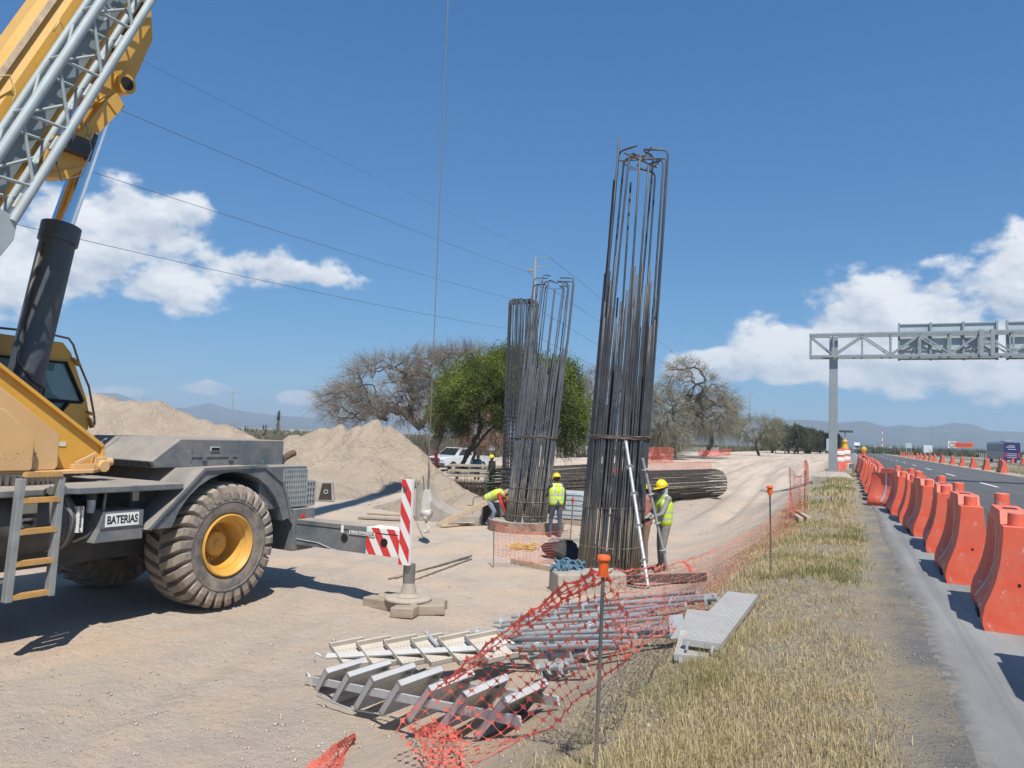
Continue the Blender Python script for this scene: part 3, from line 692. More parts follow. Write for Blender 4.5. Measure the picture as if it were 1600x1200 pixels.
# battery box with label
bp_ = plate([(-2.13, 1.175), (-2.06, 1.36), (-2.02, 1.58), (-1.42, 1.58), (-1.42, 1.175)], -.10, -.62).build('battery_box', GD, crane, bevel=.012)
b = MB(); b.rbox(K(-2.05, -.088, 1.352), K(-1.415, -.101, 1.366)); b.build('box_seam', GDK, bp_)
b = MB(); b.rbox(K(-1.985, -.09, 1.375), K(-1.50, -.1005, 1.545)); bl = b.build('battery_label', WHT, bp_)
text_mesh('lettering', 'BATERIAS', .145, TXT, bl, frame4(K(-1.742, -.0885, 1.458), K(1, 0, 0), K(0, 0, 1)), .001, .72, .004)
b = MB(); b.cyl(K(-2.03, -.35, 1.55), K(-2.03, -.35, 1.72), .055, n=16); fo = b.build('fuel_filter', M('filter_white', (.62, .64, .66), .4), crane, auto=40)
b = MB(); b.cyl(K(-2.03, -.35, 1.72), K(-2.03, -.35, 1.82), .07, n=14); b.cyl(K(-2.03, -.35, 1.42), K(-2.03, -.35, 1.55), .018, n=8); b.build('filter_head', GDK, fo)
b = MB(); b.tube([K(-1.90, -.25, 1.84), K(-1.92, -.24, 1.66), K(-1.94, -.22, 1.5), K(-2.02, -.22, 1.36), K(-2.14, -.25, 1.26), K(-2.28, -.3, 1.20)], .018, 8); b.build('hose', M('hose_grey', (.28, .27, .24), .6, dust=.3), crane, smooth=True)
kb((-1.40, -.45, 1.2), (-.95, -1.0, 1.83)).build('valve_box', GDK, crane, bevel=.01)
b = MB(); b.rbox(K(-1.36, -.445, 1.66), K(-1.26, -.452, 1.79)); b.build('small_label', M('label_cream', (.66, .64, .52), .7), crane)
# outriggers: housing, beam, jack, float
STR_R = M('stripe_red', (.62, .035, .04), .45, var=.08, dust=.1); STR_W = M('stripe_white', (.78, .77, .74), .5, var=.05, dust=.15)
def outrigger(s0, near):
    sg = 1 if near else -1
    def T(t): return t if near else -3.3-t
    def Kt(s, t, z): return K(s, T(t), z)
    b = MB(); b.rbox(Kt(s0-.22, .02, .70), Kt(s0+.28, -1.62, 1.40)); hs = b.build('outrigger_housing', GD, crane, bevel=.012)
    b = MB(); b.cyl(Kt(s0-.02, .02, 1.26), Kt(s0-.02, .035, 1.26), .045, n=16); b.build('reflector', RED, hs)
    z0, z1 = .80, 1.225
    b = MB(); b.rbox(Kt(s0-.14, -.5, z0), Kt(s0+.20, 1.50, z1)); bm = b.build('outrigger_beam', GD, crane, bevel=.008)
    b = MB(); b.rbox(Kt(s0-.146, -.02, z1-.085), Kt(s0-.14, 2.12, z1-.075)); b.build('beam_seam', BLK, bm)
    for t in (1.06, 1.86):
        b = MB(); b.cyl(Kt(s0-.152, t, 1.01), Kt(s0-.10, t, 1.01), .066, n=20); b.build('lightening_hole', BLK, bm)
    b = MB(); b.rbox(Kt(s0-.147, .98, 1.09), Kt(s0-.141, 1.03, 1.21)); b.build('mark', WHT, bm)
    if near:
        b = MB(); b.rbox(Kt(s0-.158, 1.16, 1.085), Kt(s0-.1535, 1.68, 1.145)); b.rbox(Kt(s0-.1585, 1.18, 1.092), Kt(s0-.158, 1.66, 1.138), mi=1); sl = b.build('sign_strip', [WHT, GDK], bm)
        text_mesh('lettering', 'MEDIA EXTENSION', .05, WHT, sl, frame4(Kt(s0-.160, 1.42, 1.115), K(0, 1, 0), K(0, 0, 1)), .001, 1.0, .001)
        b = MB(); b.tube([Kt(s0-.15, .02, .90), Kt(s0-.15, .5, .88), Kt(s0-.15, .8, .81), Kt(s0-.15, 1.0, .79)], .007, 6); b.build('cable', M('cable_grey', (.45, .47, .48), .5), bm)
    # striped beam end: stripes are separate faces cut on the slant
    def stripes(lo_t, hi_t, lo_z, hi_z, per, ph, nm, slope, sb=.20):
        base = MB(); base.rbox(Kt(s0-.14, lo_t, lo_z), Kt(s0+sb, hi_t, hi_z)); bo = base.build(nm, STR_W, crane, bevel=.004)
        k = -40
        while k < 60:
            # stripe region: c0 < t + (z-lo_z)/slope... < c1
            c0 = ph+k*per; c1 = c0+per/2
            poly = [(lo_t, lo_z), (hi_t, lo_z), (hi_t, hi_z), (lo_t, hi_z)]
            def clip(poly, fn):
                out = []
                for i in range(len(poly)):
                    p, q = poly[i], poly[(i+1) % len(poly)]; a, c = fn(p), fn(q)
                    if a >= 0: out.append(p)
                    if (a >= 0) != (c >= 0): u = a/(a-c); out.append((p[0]+(q[0]-p[0])*u, p[1]+(q[1]-p[1])*u))
                return out
            f = lambda p: p[0]+(p[1]-lo_z)*slope
            pl = clip(poly, lambda p: f(p)-c0)
            if len(pl) > 2: pl = clip(pl, lambda p: c1-f(p))
            if len(pl) > 2:
                m_ = MB(); m_.prism([(T(p[0])*1.0, p[1]) for p in pl], (K(s0-.1405, 0, 0), K(0, 1, 0), K(0, 0, 1)), K(-.003, 0, 0)); m_.build('red_stripe', STR_R, bo)
            k += 1
        return bo
    stripes(1.50, 2.147, z0, z1, .30, .06, 'beam_end', .62)
    stripes(2.15, 2.34, .70, 2.02, .26, .02, 'jack_case', .60, -.07)
    b = MB(); b.rbox(Kt(s0-.04, 2.10, 1.26), Kt(s0+.02, 2.13, 1.80)); b.cyl(Kt(s0-.15, 2.22, 1.88), Kt(s0-.16, 2.22, 1.88), .035, n=12); b.build('jack_pipe', M('rust_pipe', (.13, .075, .055), .8, var=.3, sc=9), crane)
    b = MB(); b.cyl(Kt(s0+.02, 2.25, .42), Kt(s0+.02, 2.25, .70), .095, n=20); b.cyl(Kt(s0+.02, 2.25, .36), Kt(s0+.02, 2.25, .42), .082, n=20); b.build('jack_rod', M('jack_steel', (.26, .26, .25), .35, metal=.6, var=.2, dust=.2), crane, auto=40)
    b = MB(); b.lathe([(.0, .42), (.09, .42), (.10, .36), (.13, .25), (.17, .215), (.20, .21)], Kt(s0+.02, 2.25, 0)*np.array([1, 1, 0]), (0, 0, 1), 20)
    b.lathe([(.0, .215), (.30, .20), (.37, .185), (.375, .165), (.36, .152), (0, .152)], Kt(s0+.02, 2.25, 0), (0, 0, 1), 14); b.build('outrigger_float', M('float_dusty', (.33, .30, .26), .8, var=.2, sc=5, dust=.5, dupl=.4), crane, auto=30)
outrigger(1.56, True); outrigger(1.56, False)
# turntable and superstructure
b = MB(); b.cyl(K(-2.72, -1.65, 1.915), K(-2.72, -1.65, 2.04), .98, n=64)
sr = b.build('slewing_ring', GDK, crane, auto=30)
b = MB()
for k in range(84):
    a = 2*math.pi*k/84; d = K(math.cos(a), math.sin(a), 0); b.box(K(-2.72, -1.65, 1.975)+d*1.0, (.05, .035, .11), np.array([[d[0], -d[1], 0], [d[1], d[0], 0], [0, 0, 1]]))
b.build('ring_teeth', M('gear_steel', (.12, .105, .09), .6, metal=.3, dust=.3), sr)
b = MB(); b.prism([(-6.2, -.70), (-1.72, -.82), (-1.42, -1.1), (-1.42, -2.2), (-1.72, -2.5), (-6.2, -2.6)], (K(0, 0, 2.035), K(1, 0, 0), K(0, 1, 0)), (0, 0, .05)); b.build('turntable_plate', Y2, crane, bevel=.008)
plate([(-6.0, 2.10), (-6.0, 3.05), (-3.5, 3.02), (-2.98, 2.86), (-2.60, 2.52), (-2.60, 2.12), (-2.63, 2.09)], -.74, -.84).build('side_cover', Y2, crane, bevel=.015, auto=30)
plate([(-6.0, 2.09), (-6.0, 4.0), (-3.7, 3.62), (-2.96, 3.12), (-2.20, 2.56), (-2.20, 2.14), (-2.24, 2.09)], -.86, -1.02).build('side_cover', Y2, crane, bevel=.015, auto=30)
for t0, t1 in ((-1.08, -1.15), (-2.15, -2.22)):
    plate([(-6.0, 2.09), (-6.0, 4.6), (-4.4, 4.6), (-3.05, 3.50), (-1.47, 2.40), (-1.45, 2.09)], t0, t1).build('mast_plate', Y1, crane, bevel=.008)
b = MB(); b.beam(K(-3.1, -1.115, 3.54), K(-1.46, -1.115, 2.405), .19, .05, K(0, 0, 1)); b.beam(K(-1.455, -1.115, 2.42), K(-1.445, -1.115, 2.10), .17, .04, K(1, 0, 0)); b.build('mast_flange', Y1, crane, bevel=.006)
b = MB(); b.rbox(K(-1.62, -.95, 2.06), K(-1.44, -1.06, 2.25)); b.cyl(K(-1.56, -1.0, 2.18), K(-1.34, -1.0, 2.18), .06, n=12); b.cyl(K(-1.50, -.9, 2.12), K(-1.50, -1.08, 2.12), .08, n=14); b.rbox(K(-1.95, -.93, 2.085), K(-1.62, -1.0, 2.16)); b.beam(K(-1.9, -.96, 2.16), K(-1.6, -.96, 2.30), .03, .05); b.build('slew_lock', Y2, crane, bevel=.006)
b = MB(); b.rbox(K(-2.1, -1.07, 2.40), K(-1.98, -1.085, 2.46)); b.build('small_label', M('label_cream', (.66, .64, .52), .7), crane)
text_mesh('lettering', '975', .17, M('stencil_brown', (.30, .16, .05), .7), crane, frame4(K(-3.30, -.738, 2.66), K(1, 0, 0), K(0, 0, 1)), .001, .8)
kb((-6.8, -.75, 2.09), (-5.6, -2.55, 3.1)).build('counterweight', Y1, crane, bevel=.03)
b = MB(); b.rbox(K(-4.0, -.78, 1.90), K(-3.2, -1.1, 2.035)); b.build('under_bracket', Y1, crane)
# cab, beyond the boom
CS = Y1
def cab_pt(p): return p
cab_side = [(-1.98, 3.97), (-1.36, 3.95), (-1.22, 3.80), (-.92, 3.10), (-.84, 2.80), (-.86, 2.62), (-1.02, 2.47), (-1.90, 2.30), (-2.6, 2.30), (-2.6, 3.97)]
win_up = [(-2.45, 3.66), (-1.30, 3.66), (-1.00, 3.06), (-2.45, 3.10)]
win_lo = [(-2.45, 3.02), (-1.20, 3.02), (-1.66, 2.45), (-2.45, 2.45)]
tF, tB = -2.34, -3.24
cabo = MB()
# frame members on the near and far side: ring polygons around the openings, split into convex pieces
def side_panels(b, t0, t1):
    for q in ([(-2.6, 3.66), (-1.30, 3.66), (-1.22, 3.80), (-1.36, 3.95), (-2.6, 3.97)],
              [(-1.30, 3.66), (-1.22, 3.80), (-.92, 3.10), (-.96, 3.04), (-1.0, 3.06)],
              [(-2.6, 3.66), (-2.6, 2.30), (-2.45, 2.30), (-2.45, 3.66)],
              [(-2.45, 2.30), (-2.45, 2.45), (-1.66, 2.45), (-1.50, 2.36)],
              [(-1.66, 2.45), (-1.20, 3.02), (-.96, 3.04), (-.92, 3.10), (-.84, 2.80), (-.86, 2.62), (-1.02, 2.47), (-1.50, 2.36)]):
        b.prism(q, (K(0, t0, 0), K(1, 0, 0), K(0, 0, 1)), K(0, t1-t0, 0))
side_panels(cabo, tF, tF-.05); side_panels(cabo, tB, tB+.05)
for q in ([(-2.6, 3.93), (-1.36, 3.91), (-1.37, 3.955), (-2.6, 3.975)], [(-1.02, 2.47), (-2.6, 2.30), (-2.6, 2.35), (-1.04, 2.51)], [(-.86, 2.62), (-1.02, 2.47), (-1.04, 2.51), (-.90, 2.64)], [(-.84, 2.80), (-.86, 2.62), (-.90, 2.64), (-.88, 2.80)]):
    cabo.prism(q, (K(0, tF-.05, 0), K(1, 0, 0), K(0, 0, 1)), K(0, tB-tF+.1, 0))
cb_ = cabo.build('cab', Y1, crane)
b = MB(); b.prism([(-2.45, 3.10), (-.98, 3.065), (-1.0, 3.02), (-2.45, 3.02)], (K(0, tF+.008, 0), K(1, 0, 0), K(0, 0, 1)), K(0, -.05, 0))
for (p, q) in (((-2.45, 3.64), (-1.30, 3.64)), ((-1.31, 3.66), (-.99, 3.06)), ((-1.22, 3.02), (-1.67, 2.45)), ((-2.43, 3.66), (-2.43, 2.45))):
    b.beam(K(p[0], tF+.006, p[1]), K(q[0], tF+.006, q[1]), .03, .075, K(0, 1, 0))
b.build('window_seal', BLK, cb_)
for nm, poly, t in (('window_pane', win_up, tF-.02), ('window_pane', win_lo, tF-.02), ('window_pane', win_up, tB+.02), ('window_pane', win_lo, tB+.02)):
    b = MB(); b.prism(poly, (K(0, t, 0), K(1, 0, 0), K(0, 0, 1)), K(0, .008, 0)); b.build(nm, GLS, cb_)
b = MB(); b.prism([(-1.36, 3.93), (-.92, 3.10), (-.86, 2.80), (-.885, 2.80), (-.95, 3.10), (-1.385, 3.93)], (K(0, tF-.05, 0), K(1, 0, 0), K(0, 0, 1)), K(0, tB-tF+.1, 0)); b.build('windscreen', GLS, cb_)
b = MB(); b.rbox(K(-2.1, -2.6, 2.40), K(-1.6, -3.0, 2.75)); b.beam(K(-2.05, -2.8, 2.7), K(-2.2, -2.8, 3.45), .45, .12, K(1, 0, 0)); b.build('driver_seat', GDK, cb_, bevel=.04)
b = MB(); b.beam(K(-1.75, -2.6, 2.9), K(-1.95, -2.6, 3.6), .10, .16, K(1, 0, 0)); b.rbox(K(-1.55, -2.5, 2.85), K(-1.15, -3.1, 3.05)); b.cyl(K(-1.3, -2.8, 3.04), K(-1.25, -2.8, 3.14), .17, n=18); b.rbox(K(-1.45, -2.36, 3.50), K(-2.3, -2.42, 3.62)); b.build('cab_console', GDK, cb_)
b = MB()
rail = [(-2.9, 4.02), (-1.75, 4.06), (-1.30, 4.02), (-1.22, 3.93), (-1.10, 3.64), (-.92, 3.30), (-.80, 2.86), (-.78, 2.72), (-.80, 2.67), (-.86, 2.66)]
b.tube([K(s_, -2.30, z_) for s_, z_ in rail], .017, 8); b.build('grab_rail', M('rail_brown', (.22, .15, .09), .6, metal=.2), cb_, smooth=True)
b = MB()
for s0_, z0_, s1_, z1_ in ((-1.16, 3.72, -1.10, 3.62), (-.85, 2.90, -.81, 2.86), (-1.7, 3.97, -1.72, 4.05), (-.82, 2.80, -.82, 2.68)):
    b = MB(); b.beam(K(s0_-.06, -2.31, z0_), K(s1_, -2.31, z1_), .03, .10, K(0, 1, 0)); b.build('rail_bracket', M('bracket_ochre', (.40, .25, .06), .6), cb_)
# lift cylinder
cylb, cylt, lug = K(-2.42, -1.65, 2.35), K(-1.925, -1.65, 5.56), K(-1.34, -1.65, 7.86)
dc = unit(cylt-cylb)
b = MB(); b.cyl(cylb, cylt-dc*.22, .232, n=36); b.build('lift_cylinder', CYLM, crane, auto=30)
b = MB(); b.cyl(cylt-dc*.26, cylt, .262, n=36); b.build('cylinder_collar', CYLM, crane, auto=30)
b = MB(); b.cyl(cylt-dc*.01, lug, .15, n=36); b.build('cylinder_rod', CHR, crane, auto=30)
b = MB(); b.tube([cylt-dc*.3+K(-.24, .05, 0), cylt-dc*1.4+K(-.245, .06, 0), cylb+dc*1.2+K(-.22, .12, 0), cylb+dc*.95+K(-.05, .28, 0), cylb+dc*.85+K(.18, .2, 0), cylb+dc*.5+K(.26, .1, 0), cylb+dc*.2+K(.24, .05, 0)], .022, 8); b.build('hydraulic_line', GDK, crane, smooth=True)
# boom: (l along, w across, t)
UE = np.array([math.cos(R(66)), math.sin(R(66))])
def B(l, w, t):
    return K(UE[0]*l+UE[1]*w, t, UE[1]*l-UE[0]*w)
W0 = -5.86
def boom_sec(name, l0, l1, w0, w1, hw, cham, mat):
    o = [(w0, hw*.42), (w0+cham*.35, hw*.78), (w0+cham, hw), (w1-cham, hw), (w1-cham*.3, hw*.72), (w1, hw*.4)]
    o = o+[(w_, -t_) for w_, t_ in o[::-1]]
    b = MB(); b.loft([np.array([B(l_, w_, -1.65+t_) for w_, t_ in o]) for l_ in (l0, l1)]); return b.build(name, mat, crane, auto=25)
boom_sec('boom_base_section', 1.0, 14.0, W0, W0+1.12, .44, .26, Y1)
boom_sec('boom_middle_section', 13.9, 21.5, W0+.07, W0+1.03, .38, .23, Y1)
boom_sec('boom_tip_section', 21.4, 28.75, W0+.14, W0+.95, .32, .2, Y1)
b = MB(); b.prism([(28.75, W0+.1), (28.75, W0+1.0), (29.45, W0+1.25), (29.85, W0+1.1), (29.85, W0+.5), (29.45, W0+.1)], (B(0, 0, -1.38), B(1, 0, -1.38)-B(0, 0, -1.38), B(0, 1, -1.38)-B(0, 0, -1.38)), K(0, -.54, 0)); b.build('boom_head', Y1, crane)
b = MB(); b.rbox(B(1, 0, 0)*0+K(-5.2, -1.2, 3.0), K(-4.2, -2.1, 4.2)); b.build('boom_foot', Y1, crane)
# dusty lap line along the top face, side panel with painted name
b = MB(); b.loft([np.array([B(l_, W0+.055+w_, -1.245+t_) for w_, t_ in ((0, 0), (.06, .028), (.06, .0), (0, -.03))]) for l_ in (1.2, 13.9)]); b.build('boom_seam', M('seam_dust', (.42, .32, .22), .9, var=.25, sc=8), crane)
pb = MB(); pb.prism([(1.6, W0+.40), (13.2, W0+.40), (13.2, W0+.825), (1.6, W0+.825)], (B(0, 0, -1.206), B(1, 0, -1.206)-B(0, 0, -1.206), B(0, 1, -1.206)-B(0, 0, -1.206)), K(0, .012, 0)); pbo = pb.build('name_panel', M('panel_grey', (.20, .25, .27), .5, var=.12, sc=2, dust=.2), crane)
dl = unit(B(1, 0, 0)-B(0, 0, 0)); dw = unit(B(0, -1, 0)-B(0, 0, 0))
text_mesh('lettering', 'GA', .34, M('letter_white', (.74, .75, .74), .6), pbo, frame4(B(7.32, W0+.62, -1.190), dl, dw), .001, 1.1, .012)
# lug for the lift cylinder
b = MB()
for t in (-1.34, -1.96):
    b.prism([(5.9, W0+1.12), (8.2, W0+1.12), (7.65, W0+1.46), (6.75, W0+1.55), (6.35, W0+1.40)], (B(0, 0, t), B(1, 0, t)-B(0, 0, t), B(0, 1, t)-B(0, 0, t)), K(0, -.05, 0))
b.prism([(7.0, W0+1.12), (8.2, W0+1.12), (7.62, W0+1.45), (7.25, W0+1.50)], (B(0, 0, -1.36), B(1, 0, -1.36)-B(0, 0, -1.36), B(0, 1, -1.36)-B(0, 0, -1.36)), K(0, -.6, 0))
b.build('cylinder_lug', Y1, crane)
b = MB(); b.cyl(lug+K(0, .40, 0), lug+K(0, -.40, 0), .15, n=24); lgo = b.build('lug_pin', Y1, crane, auto=30)
b = MB(); b.cyl(lug+K(0, .405, 0), lug+K(0, .41, 0), .10, n=20); b.build('pin_bore', BLK, lgo)
# lattice jib stowed along the boom side
CHD = [(W0+.385, -1.10, .048), (W0+.385, -.70, .062), (W0+.905, -1.10, .048), (W0+.905, -.70, .058)]
l0, l1 = 3.5, 12.5
for (w, t, r) in CHD:
    b = MB(); b.cyl(B(l0, w, t), B(l1, w, t), r, n=14); b.build('jib_chord', GJ, crane, auto=30)
rungs = [2.95+.98*k+.0 for k in range(1, 10)]
for i, l in enumerate(rungs):
    for t, dlx in ((-.70, 0), (-1.10, -.12)):
        b = MB(); b.cyl(B(l+dlx-.10, CHD[0][0], t), B(l+dlx+.13, CHD[2][0], t), .023, n=8); b.build('jib_brace', GJ, crane)
    if i < len(rungs)-1:
        b = MB(); b.cyl(B(l-.05, CHD[0][0], -1.10), B(l+.72, CHD[2][0], -1.10), .020, n=8); b.build('jib_brace', GJ, crane)
        b = MB(); b.cyl(B(l+.80, CHD[0][0], -.70), B(l+.12, CHD[2][0], -.70), .022, n=8); b.build('jib_brace', GJ, crane)
    for w in (CHD[0][0], CHD[2][0]):
        b = MB(); b.cyl(B(l, w, -.70), B(l+.02, w, -1.10), .022, n=8); b.build('jib_brace', GJ, crane)
        b = MB(); b.cyl(B(l, w, -.70), B(l+.75, w, -1.10), .018, n=8); b.build('jib_brace', GJ, crane)
    if i % 1 == 0:
        b = MB(); b.cyl(B(l-.20, CHD[2][0]-.02, -.86), B(l+.02, CHD[2][0]-.02, -.86), .034, n=10); b.build('jib_roller', M('roller_pale', (.5, .5, .46), .5), crane)
b = MB(); b.prism([(3.55, W0+.36), (3.55, W0+.94), (3.30, W0+1.02), (2.95, W0+.98), (2.80, W0+.80), (2.80, W0+.36)], (B(0, 0, -.68), B(1, 0, -.68)-B(0, 0, -.68), B(0, 1, -.68)-B(0, 0, -.68)), K(0, -.03, 0)); b.build('jib_end_plate', GJ, crane, bevel=.01)
# jib stowage hook below the boom
b = MB()
for t in (-1.02, -1.30):
    b.prism([(4.35, W0+.98), (5.0, W0+.90), (5.35, W0+1.16), (6.02, W0+1.22), (6.20, W0+1.28), (6.12, W0+1.46), (5.95, W0+1.44), (5.50, W0+1.36), (5.18, W0+1.40), (4.95, W0+1.44), (4.62, W0+1.30)], (B(0, 0, t), B(1, 0, t)-B(0, 0, t), B(0, 1, t)-B(0, 0, t)), K(0, -.035, 0))
b.prism([(6.0, W0+1.22), (6.22, W0+1.28), (6.13, W0+1.47), (5.94, W0+1.43)], (B(0, 0, -1.0), B(1, 0, -1.0)-B(0, 0, -1.0), B(0, 1, -1.0)-B(0, 0, -1.0)), K(0, -.36, 0))
b.prism([(4.40, W0+1.0), (4.95, W0+1.43), (4.62, W0+1.32)], (B(0, 0, -1.0), B(1, 0, -1.0)-B(0, 0, -1.0), B(0, 1, -1.0)-B(0, 0, -1.0)), K(0, -.36, 0))
b.build('jib_hook', Y1, crane)
b = MB(); b.rbox(*(lambda c: (c-np.array([.16, .15, .11]), c+np.array([.16, .15, .11])))(B(5.05, W0+1.14, -.98))); b.cyl(B(5.0, W0+1.38, -.95), B(5.4, W0+1.30, -.95), .045, n=10); b.tube([B(5.3, W0+1.0, -.68), B(5.0, W0+1.25, -.66), B(4.6, W0+1.3, -.66), B(4.35, W0+1.12, -.66), B(4.55, W0+.94, -.68)], .010, 6); b.build('hook_latch', GDK, crane)
b = MB(); b.tube([B(5.2, W0+.02, -1.2)+K(-.0, .05, 0), B(5.35, W0+.14, -1.14), B(5.2, W0+.3, -1.12), B(4.9, W0+.36, -1.12)], .012, 6); b.tube([B(6.45, W0+.36, -1.12), B(6.5, W0+.24, -1.1), B(6.3, W0+.25, -1.1)], .012, 6); b.build('cable', M('cable_yellow', (.6, .45, .2), .6), crane, smooth=True)

# ------------------------------------------------------------------ hook block on its rope, hanging from the boom tip
M4 = Matrix.Translation(crane.location)@Matrix.Rotation(crane.rotation_euler.z, 4, 'Z')
tipw = np.array(M4@Vector(B(29.55, W0+1.15, -1.65)))
hk = thing('hook_block', 'small white hook block hanging on a thin steel rope in front of the curved concrete', 'hook block', (tipw[0], tipw[1], .42))
HW = M('hook_white', (.55, .54, .49), .55, var=.2, sc=8, dust=.45, chip=.9)
b = MB(); b.cyl((0, 0, .9), (0, 0, tipw[2]-.42), .011, n=6); b.build('hoist_rope', M('rope_steel', (.20, .17, .14), .6, metal=.2), hk)
b = MB(); b.prism([(-.11, .36), (.11, .36), (.13, .62), (.06, .92), (-.06, .92), (-.13, .62)], ((0, -.07, 0), (1, 0, 0), (0, 0, 1)), (0, .14, 0)); b.build('block_cheek', HW, hk, bevel=.015)
b = MB(); b.cyl((-.12, 0, .33), (.12, 0, .33), .11, n=16); b.sphere((0, 0, .23), .10, 14, 8); b.build('ball_weight', HW, hk, smooth=True)
b = MB(); b.tube([(0, 0, .16), (0, 0, .06), (.07, 0, -.02), (.06, 0, -.12), (-.03, 0, -.14), (-.08, 0, -.07)], [.03, .03, .035, .04, .03, .015], 8); b.build('hook', HW, hk, smooth=True)
b = MB(); b.tube([(-.13, -.02, 1.25), (-.10, -.02, 1.0), (-.09, -.02, .9)], .02, 6); b.tube([(.0, .0, 1.6), (.02, .02, 1.3), (.01, .0, .9)], .022, 6); b.build('rope_socket', M('rope_steel', (.20, .17, .14), .6), hk)
# timber pads under the near float
WD = M('old_timber', (.33, .27, .205), .9, var=.3, sc=2.5, bump=.5, bsc=18, stretch=(1, 6, 6), dust=.45)
jp = np.array(M4@Vector(K(1.58, 2.25, 0)))
def timber(name, lab, c, size, rz, group=None, tilt=0, mat=None):
    t = MB(); t.box((0, 0, 0), size); o = t.build(name, mat or WD, bevel=min(size)*.12); o.location = c; o.rotation_euler = (tilt, R(random.uniform(-3, 3)), rz)
    return tag(o, lab, 'timber', group)
pg = 'timber blocks packed under the outrigger foot'
timber('timber_block', 'long weathered timber block with a dark split face under the outrigger foot', (jp[0]-.20, jp[1]-.12, .075), (1.0, .26, .16), R(-6), pg)
timber('timber_block', 'short pale timber block at the near corner under the outrigger foot', (jp[0]+.20, jp[1]-.42, .075), (.36, .28, .15), R(10), pg)
timber('timber_block', 'far weathered timber block behind the split one under the outrigger foot', (jp[0]-.05, jp[1]+.22, .075), (1.1, .30, .15), R(4), pg)
timber('timber_block', 'splintered timber piece sticking out on the road side of the outrigger foot', (jp[0]+.42, jp[1]-.05, .075), (.46, .30, .15), R(28), pg)

# ------------------------------------------------------------------ reinforcement cages
def steel_mat():
    m = M('rebar_steel', (.072, .079, .092), .5, metal=.3, var=.35, sc=4, bump=.0)
    t = m.node_tree; n = t.nodes; l = t.links; b = n['Principled BSDF']
    src = b.inputs['Base Color'].links[0].from_socket
    tc = n.new('ShaderNodeTexCoord'); sep = n.new('ShaderNodeSeparateXYZ'); l.new(tc.outputs['Object'], sep.inputs[0])
    nz = n.new('ShaderNodeTexNoise'); nz.inputs['Scale'].default_value = 1.6; nz.inputs['Detail'].default_value = 6
    mp = n.new('ShaderNodeMapping'); mp.inputs['Scale'].default_value = (6, 6, 1); l.new(tc.outputs['Object'], mp.inputs[0]); l.new(mp.outputs[0], nz.inputs['Vector'])
    ad = n.new('ShaderNodeMath'); ad.operation = 'MULTIPLY_ADD'; l.new(nz.outputs['Fac'], ad.inputs[0]); ad.inputs[1].default_value = -5.5; l.new(sep.outputs['Z'], ad.inputs[2])
    mr = n.new('ShaderNodeMapRange'); mr.inputs[1].default_value = -3.0; mr.inputs[2].default_value = -1.1; mr.inputs[3].default_value = .85; mr.inputs[4].default_value = .03; l.new(ad.outputs[0], mr.inputs[0])
    mx = n.new('ShaderNodeMix'); mx.data_type = 'RGBA'; l.new(mr.outputs[0], mx.inputs[0]); l.new(src, mx.inputs[6]); mx.inputs[7].default_value = (.35, .30, .225, 1)
    l.new(mx.outputs[2], b.inputs['Base Color'])
    wv = n.new('ShaderNodeTexWave'); wv.bands_direction = 'Z'; wv.inputs['Scale'].default_value = 26; l.new(tc.outputs['Object'], wv.inputs['Vector'])
    bp = n.new('ShaderNodeBump'); bp.inputs['Strength'].default_value = .25; bp.inputs['Distance'].default_value = .006; l.new(wv.outputs['Fac'], bp.inputs['Height']); l.new(bp.outputs[0], b.inputs['Normal'])
    return m
STL = steel_mat()
RST = M('rebar_rusty', (.16, .115, .085), .75, metal=.15, var=.3, sc=7)
def cage(label, base, top, r0, r1, n, nlong, hook, hoops, zs_short, seed, gap=.045, rb=.020, hookall=False, ring=True):
    rs = random.Random(seed); base = np.asarray(base, float); top = np.asarray(top, float); h = top[2]-base[2]
    t = thing('rebar_cage', label, 'rebar cage', base, 0, 'standing reinforcement cages')
    ax = (top-base)/h
    for k in range(n):
        a = 2*math.pi*k/n+rs.uniform(-.05, .05); long_ = hookall or (k*nlong//n != (k-1)*nlong//n)
        for j in range(2):
            aj = a+(gap if j else 0)/r0*1.0; hj = h*(rs.uniform(.95, 1.0) if hook(k) else rs.uniform(.90, 1.05)) if (long_ and j == 0) else (rs.uniform(*zs_short))
            if hookall: hj = h*rs.uniform(.985, 1.0)-.0
            wob = [rs.uniform(-.05, .05) for _ in range(4)]
            pts = []
            for i in range(7):
                f = i/6*hj/h; rr = r0+(r1-r0)*f+wob[0]*math.sin(f*3)*f; aa = aj+wob[1]*f*1.2+.10*math.sin(f*2.5+k)*f
                p = ax*(f*h)+np.array([math.cos(aa)*rr, math.sin(aa)*rr, 0]); pts.append(p)
            rb_ = rb*(1 if j == 0 else .92)
            if (long_ and j == 0 and hook(k)) or hookall:
                d = np.array([math.cos(aa+math.pi+wob[2]*8), math.sin(aa+math.pi+wob[2]*8), 0]); up = ax*.10; q = pts[-1]
                pts += [q+up*.7+d*.03, q+up*1.0+d*.10, q+up*1.05+d*(.42+wob[3]*2)]
            bb = MB(); bb.tube(pts, rb_, 6); bb.build('bar', STL, t, smooth=True)
    for z, thick, rad in hoops:
        f = z/h; rr = (r0+(r1-r0)*f)*rad; c = ax*z; b = MB()
        for q in range(thick):
            rz_ = .009 if thick > 1 else (.015 if hookall else .008); ph = rs.uniform(0, 6)
            b.tube([c+np.array([math.cos(u)*(rr+.028+.012*math.sin(u*5+ph)), math.sin(u)*(rr+.028+.012*math.sin(u*5+ph)), .03*math.sin(u*3+ph*2)*(thick > 1)+rs.uniform(-.006, .006)]) for u in np.linspace(0, 2*math.pi, 33)], rz_, 5, False)
        b.build('tie_hoop', RST if thick > 1 else STL, t, smooth=True)
    return t
zc = lambda z, th=1, ra=1.0: (z, th, ra)
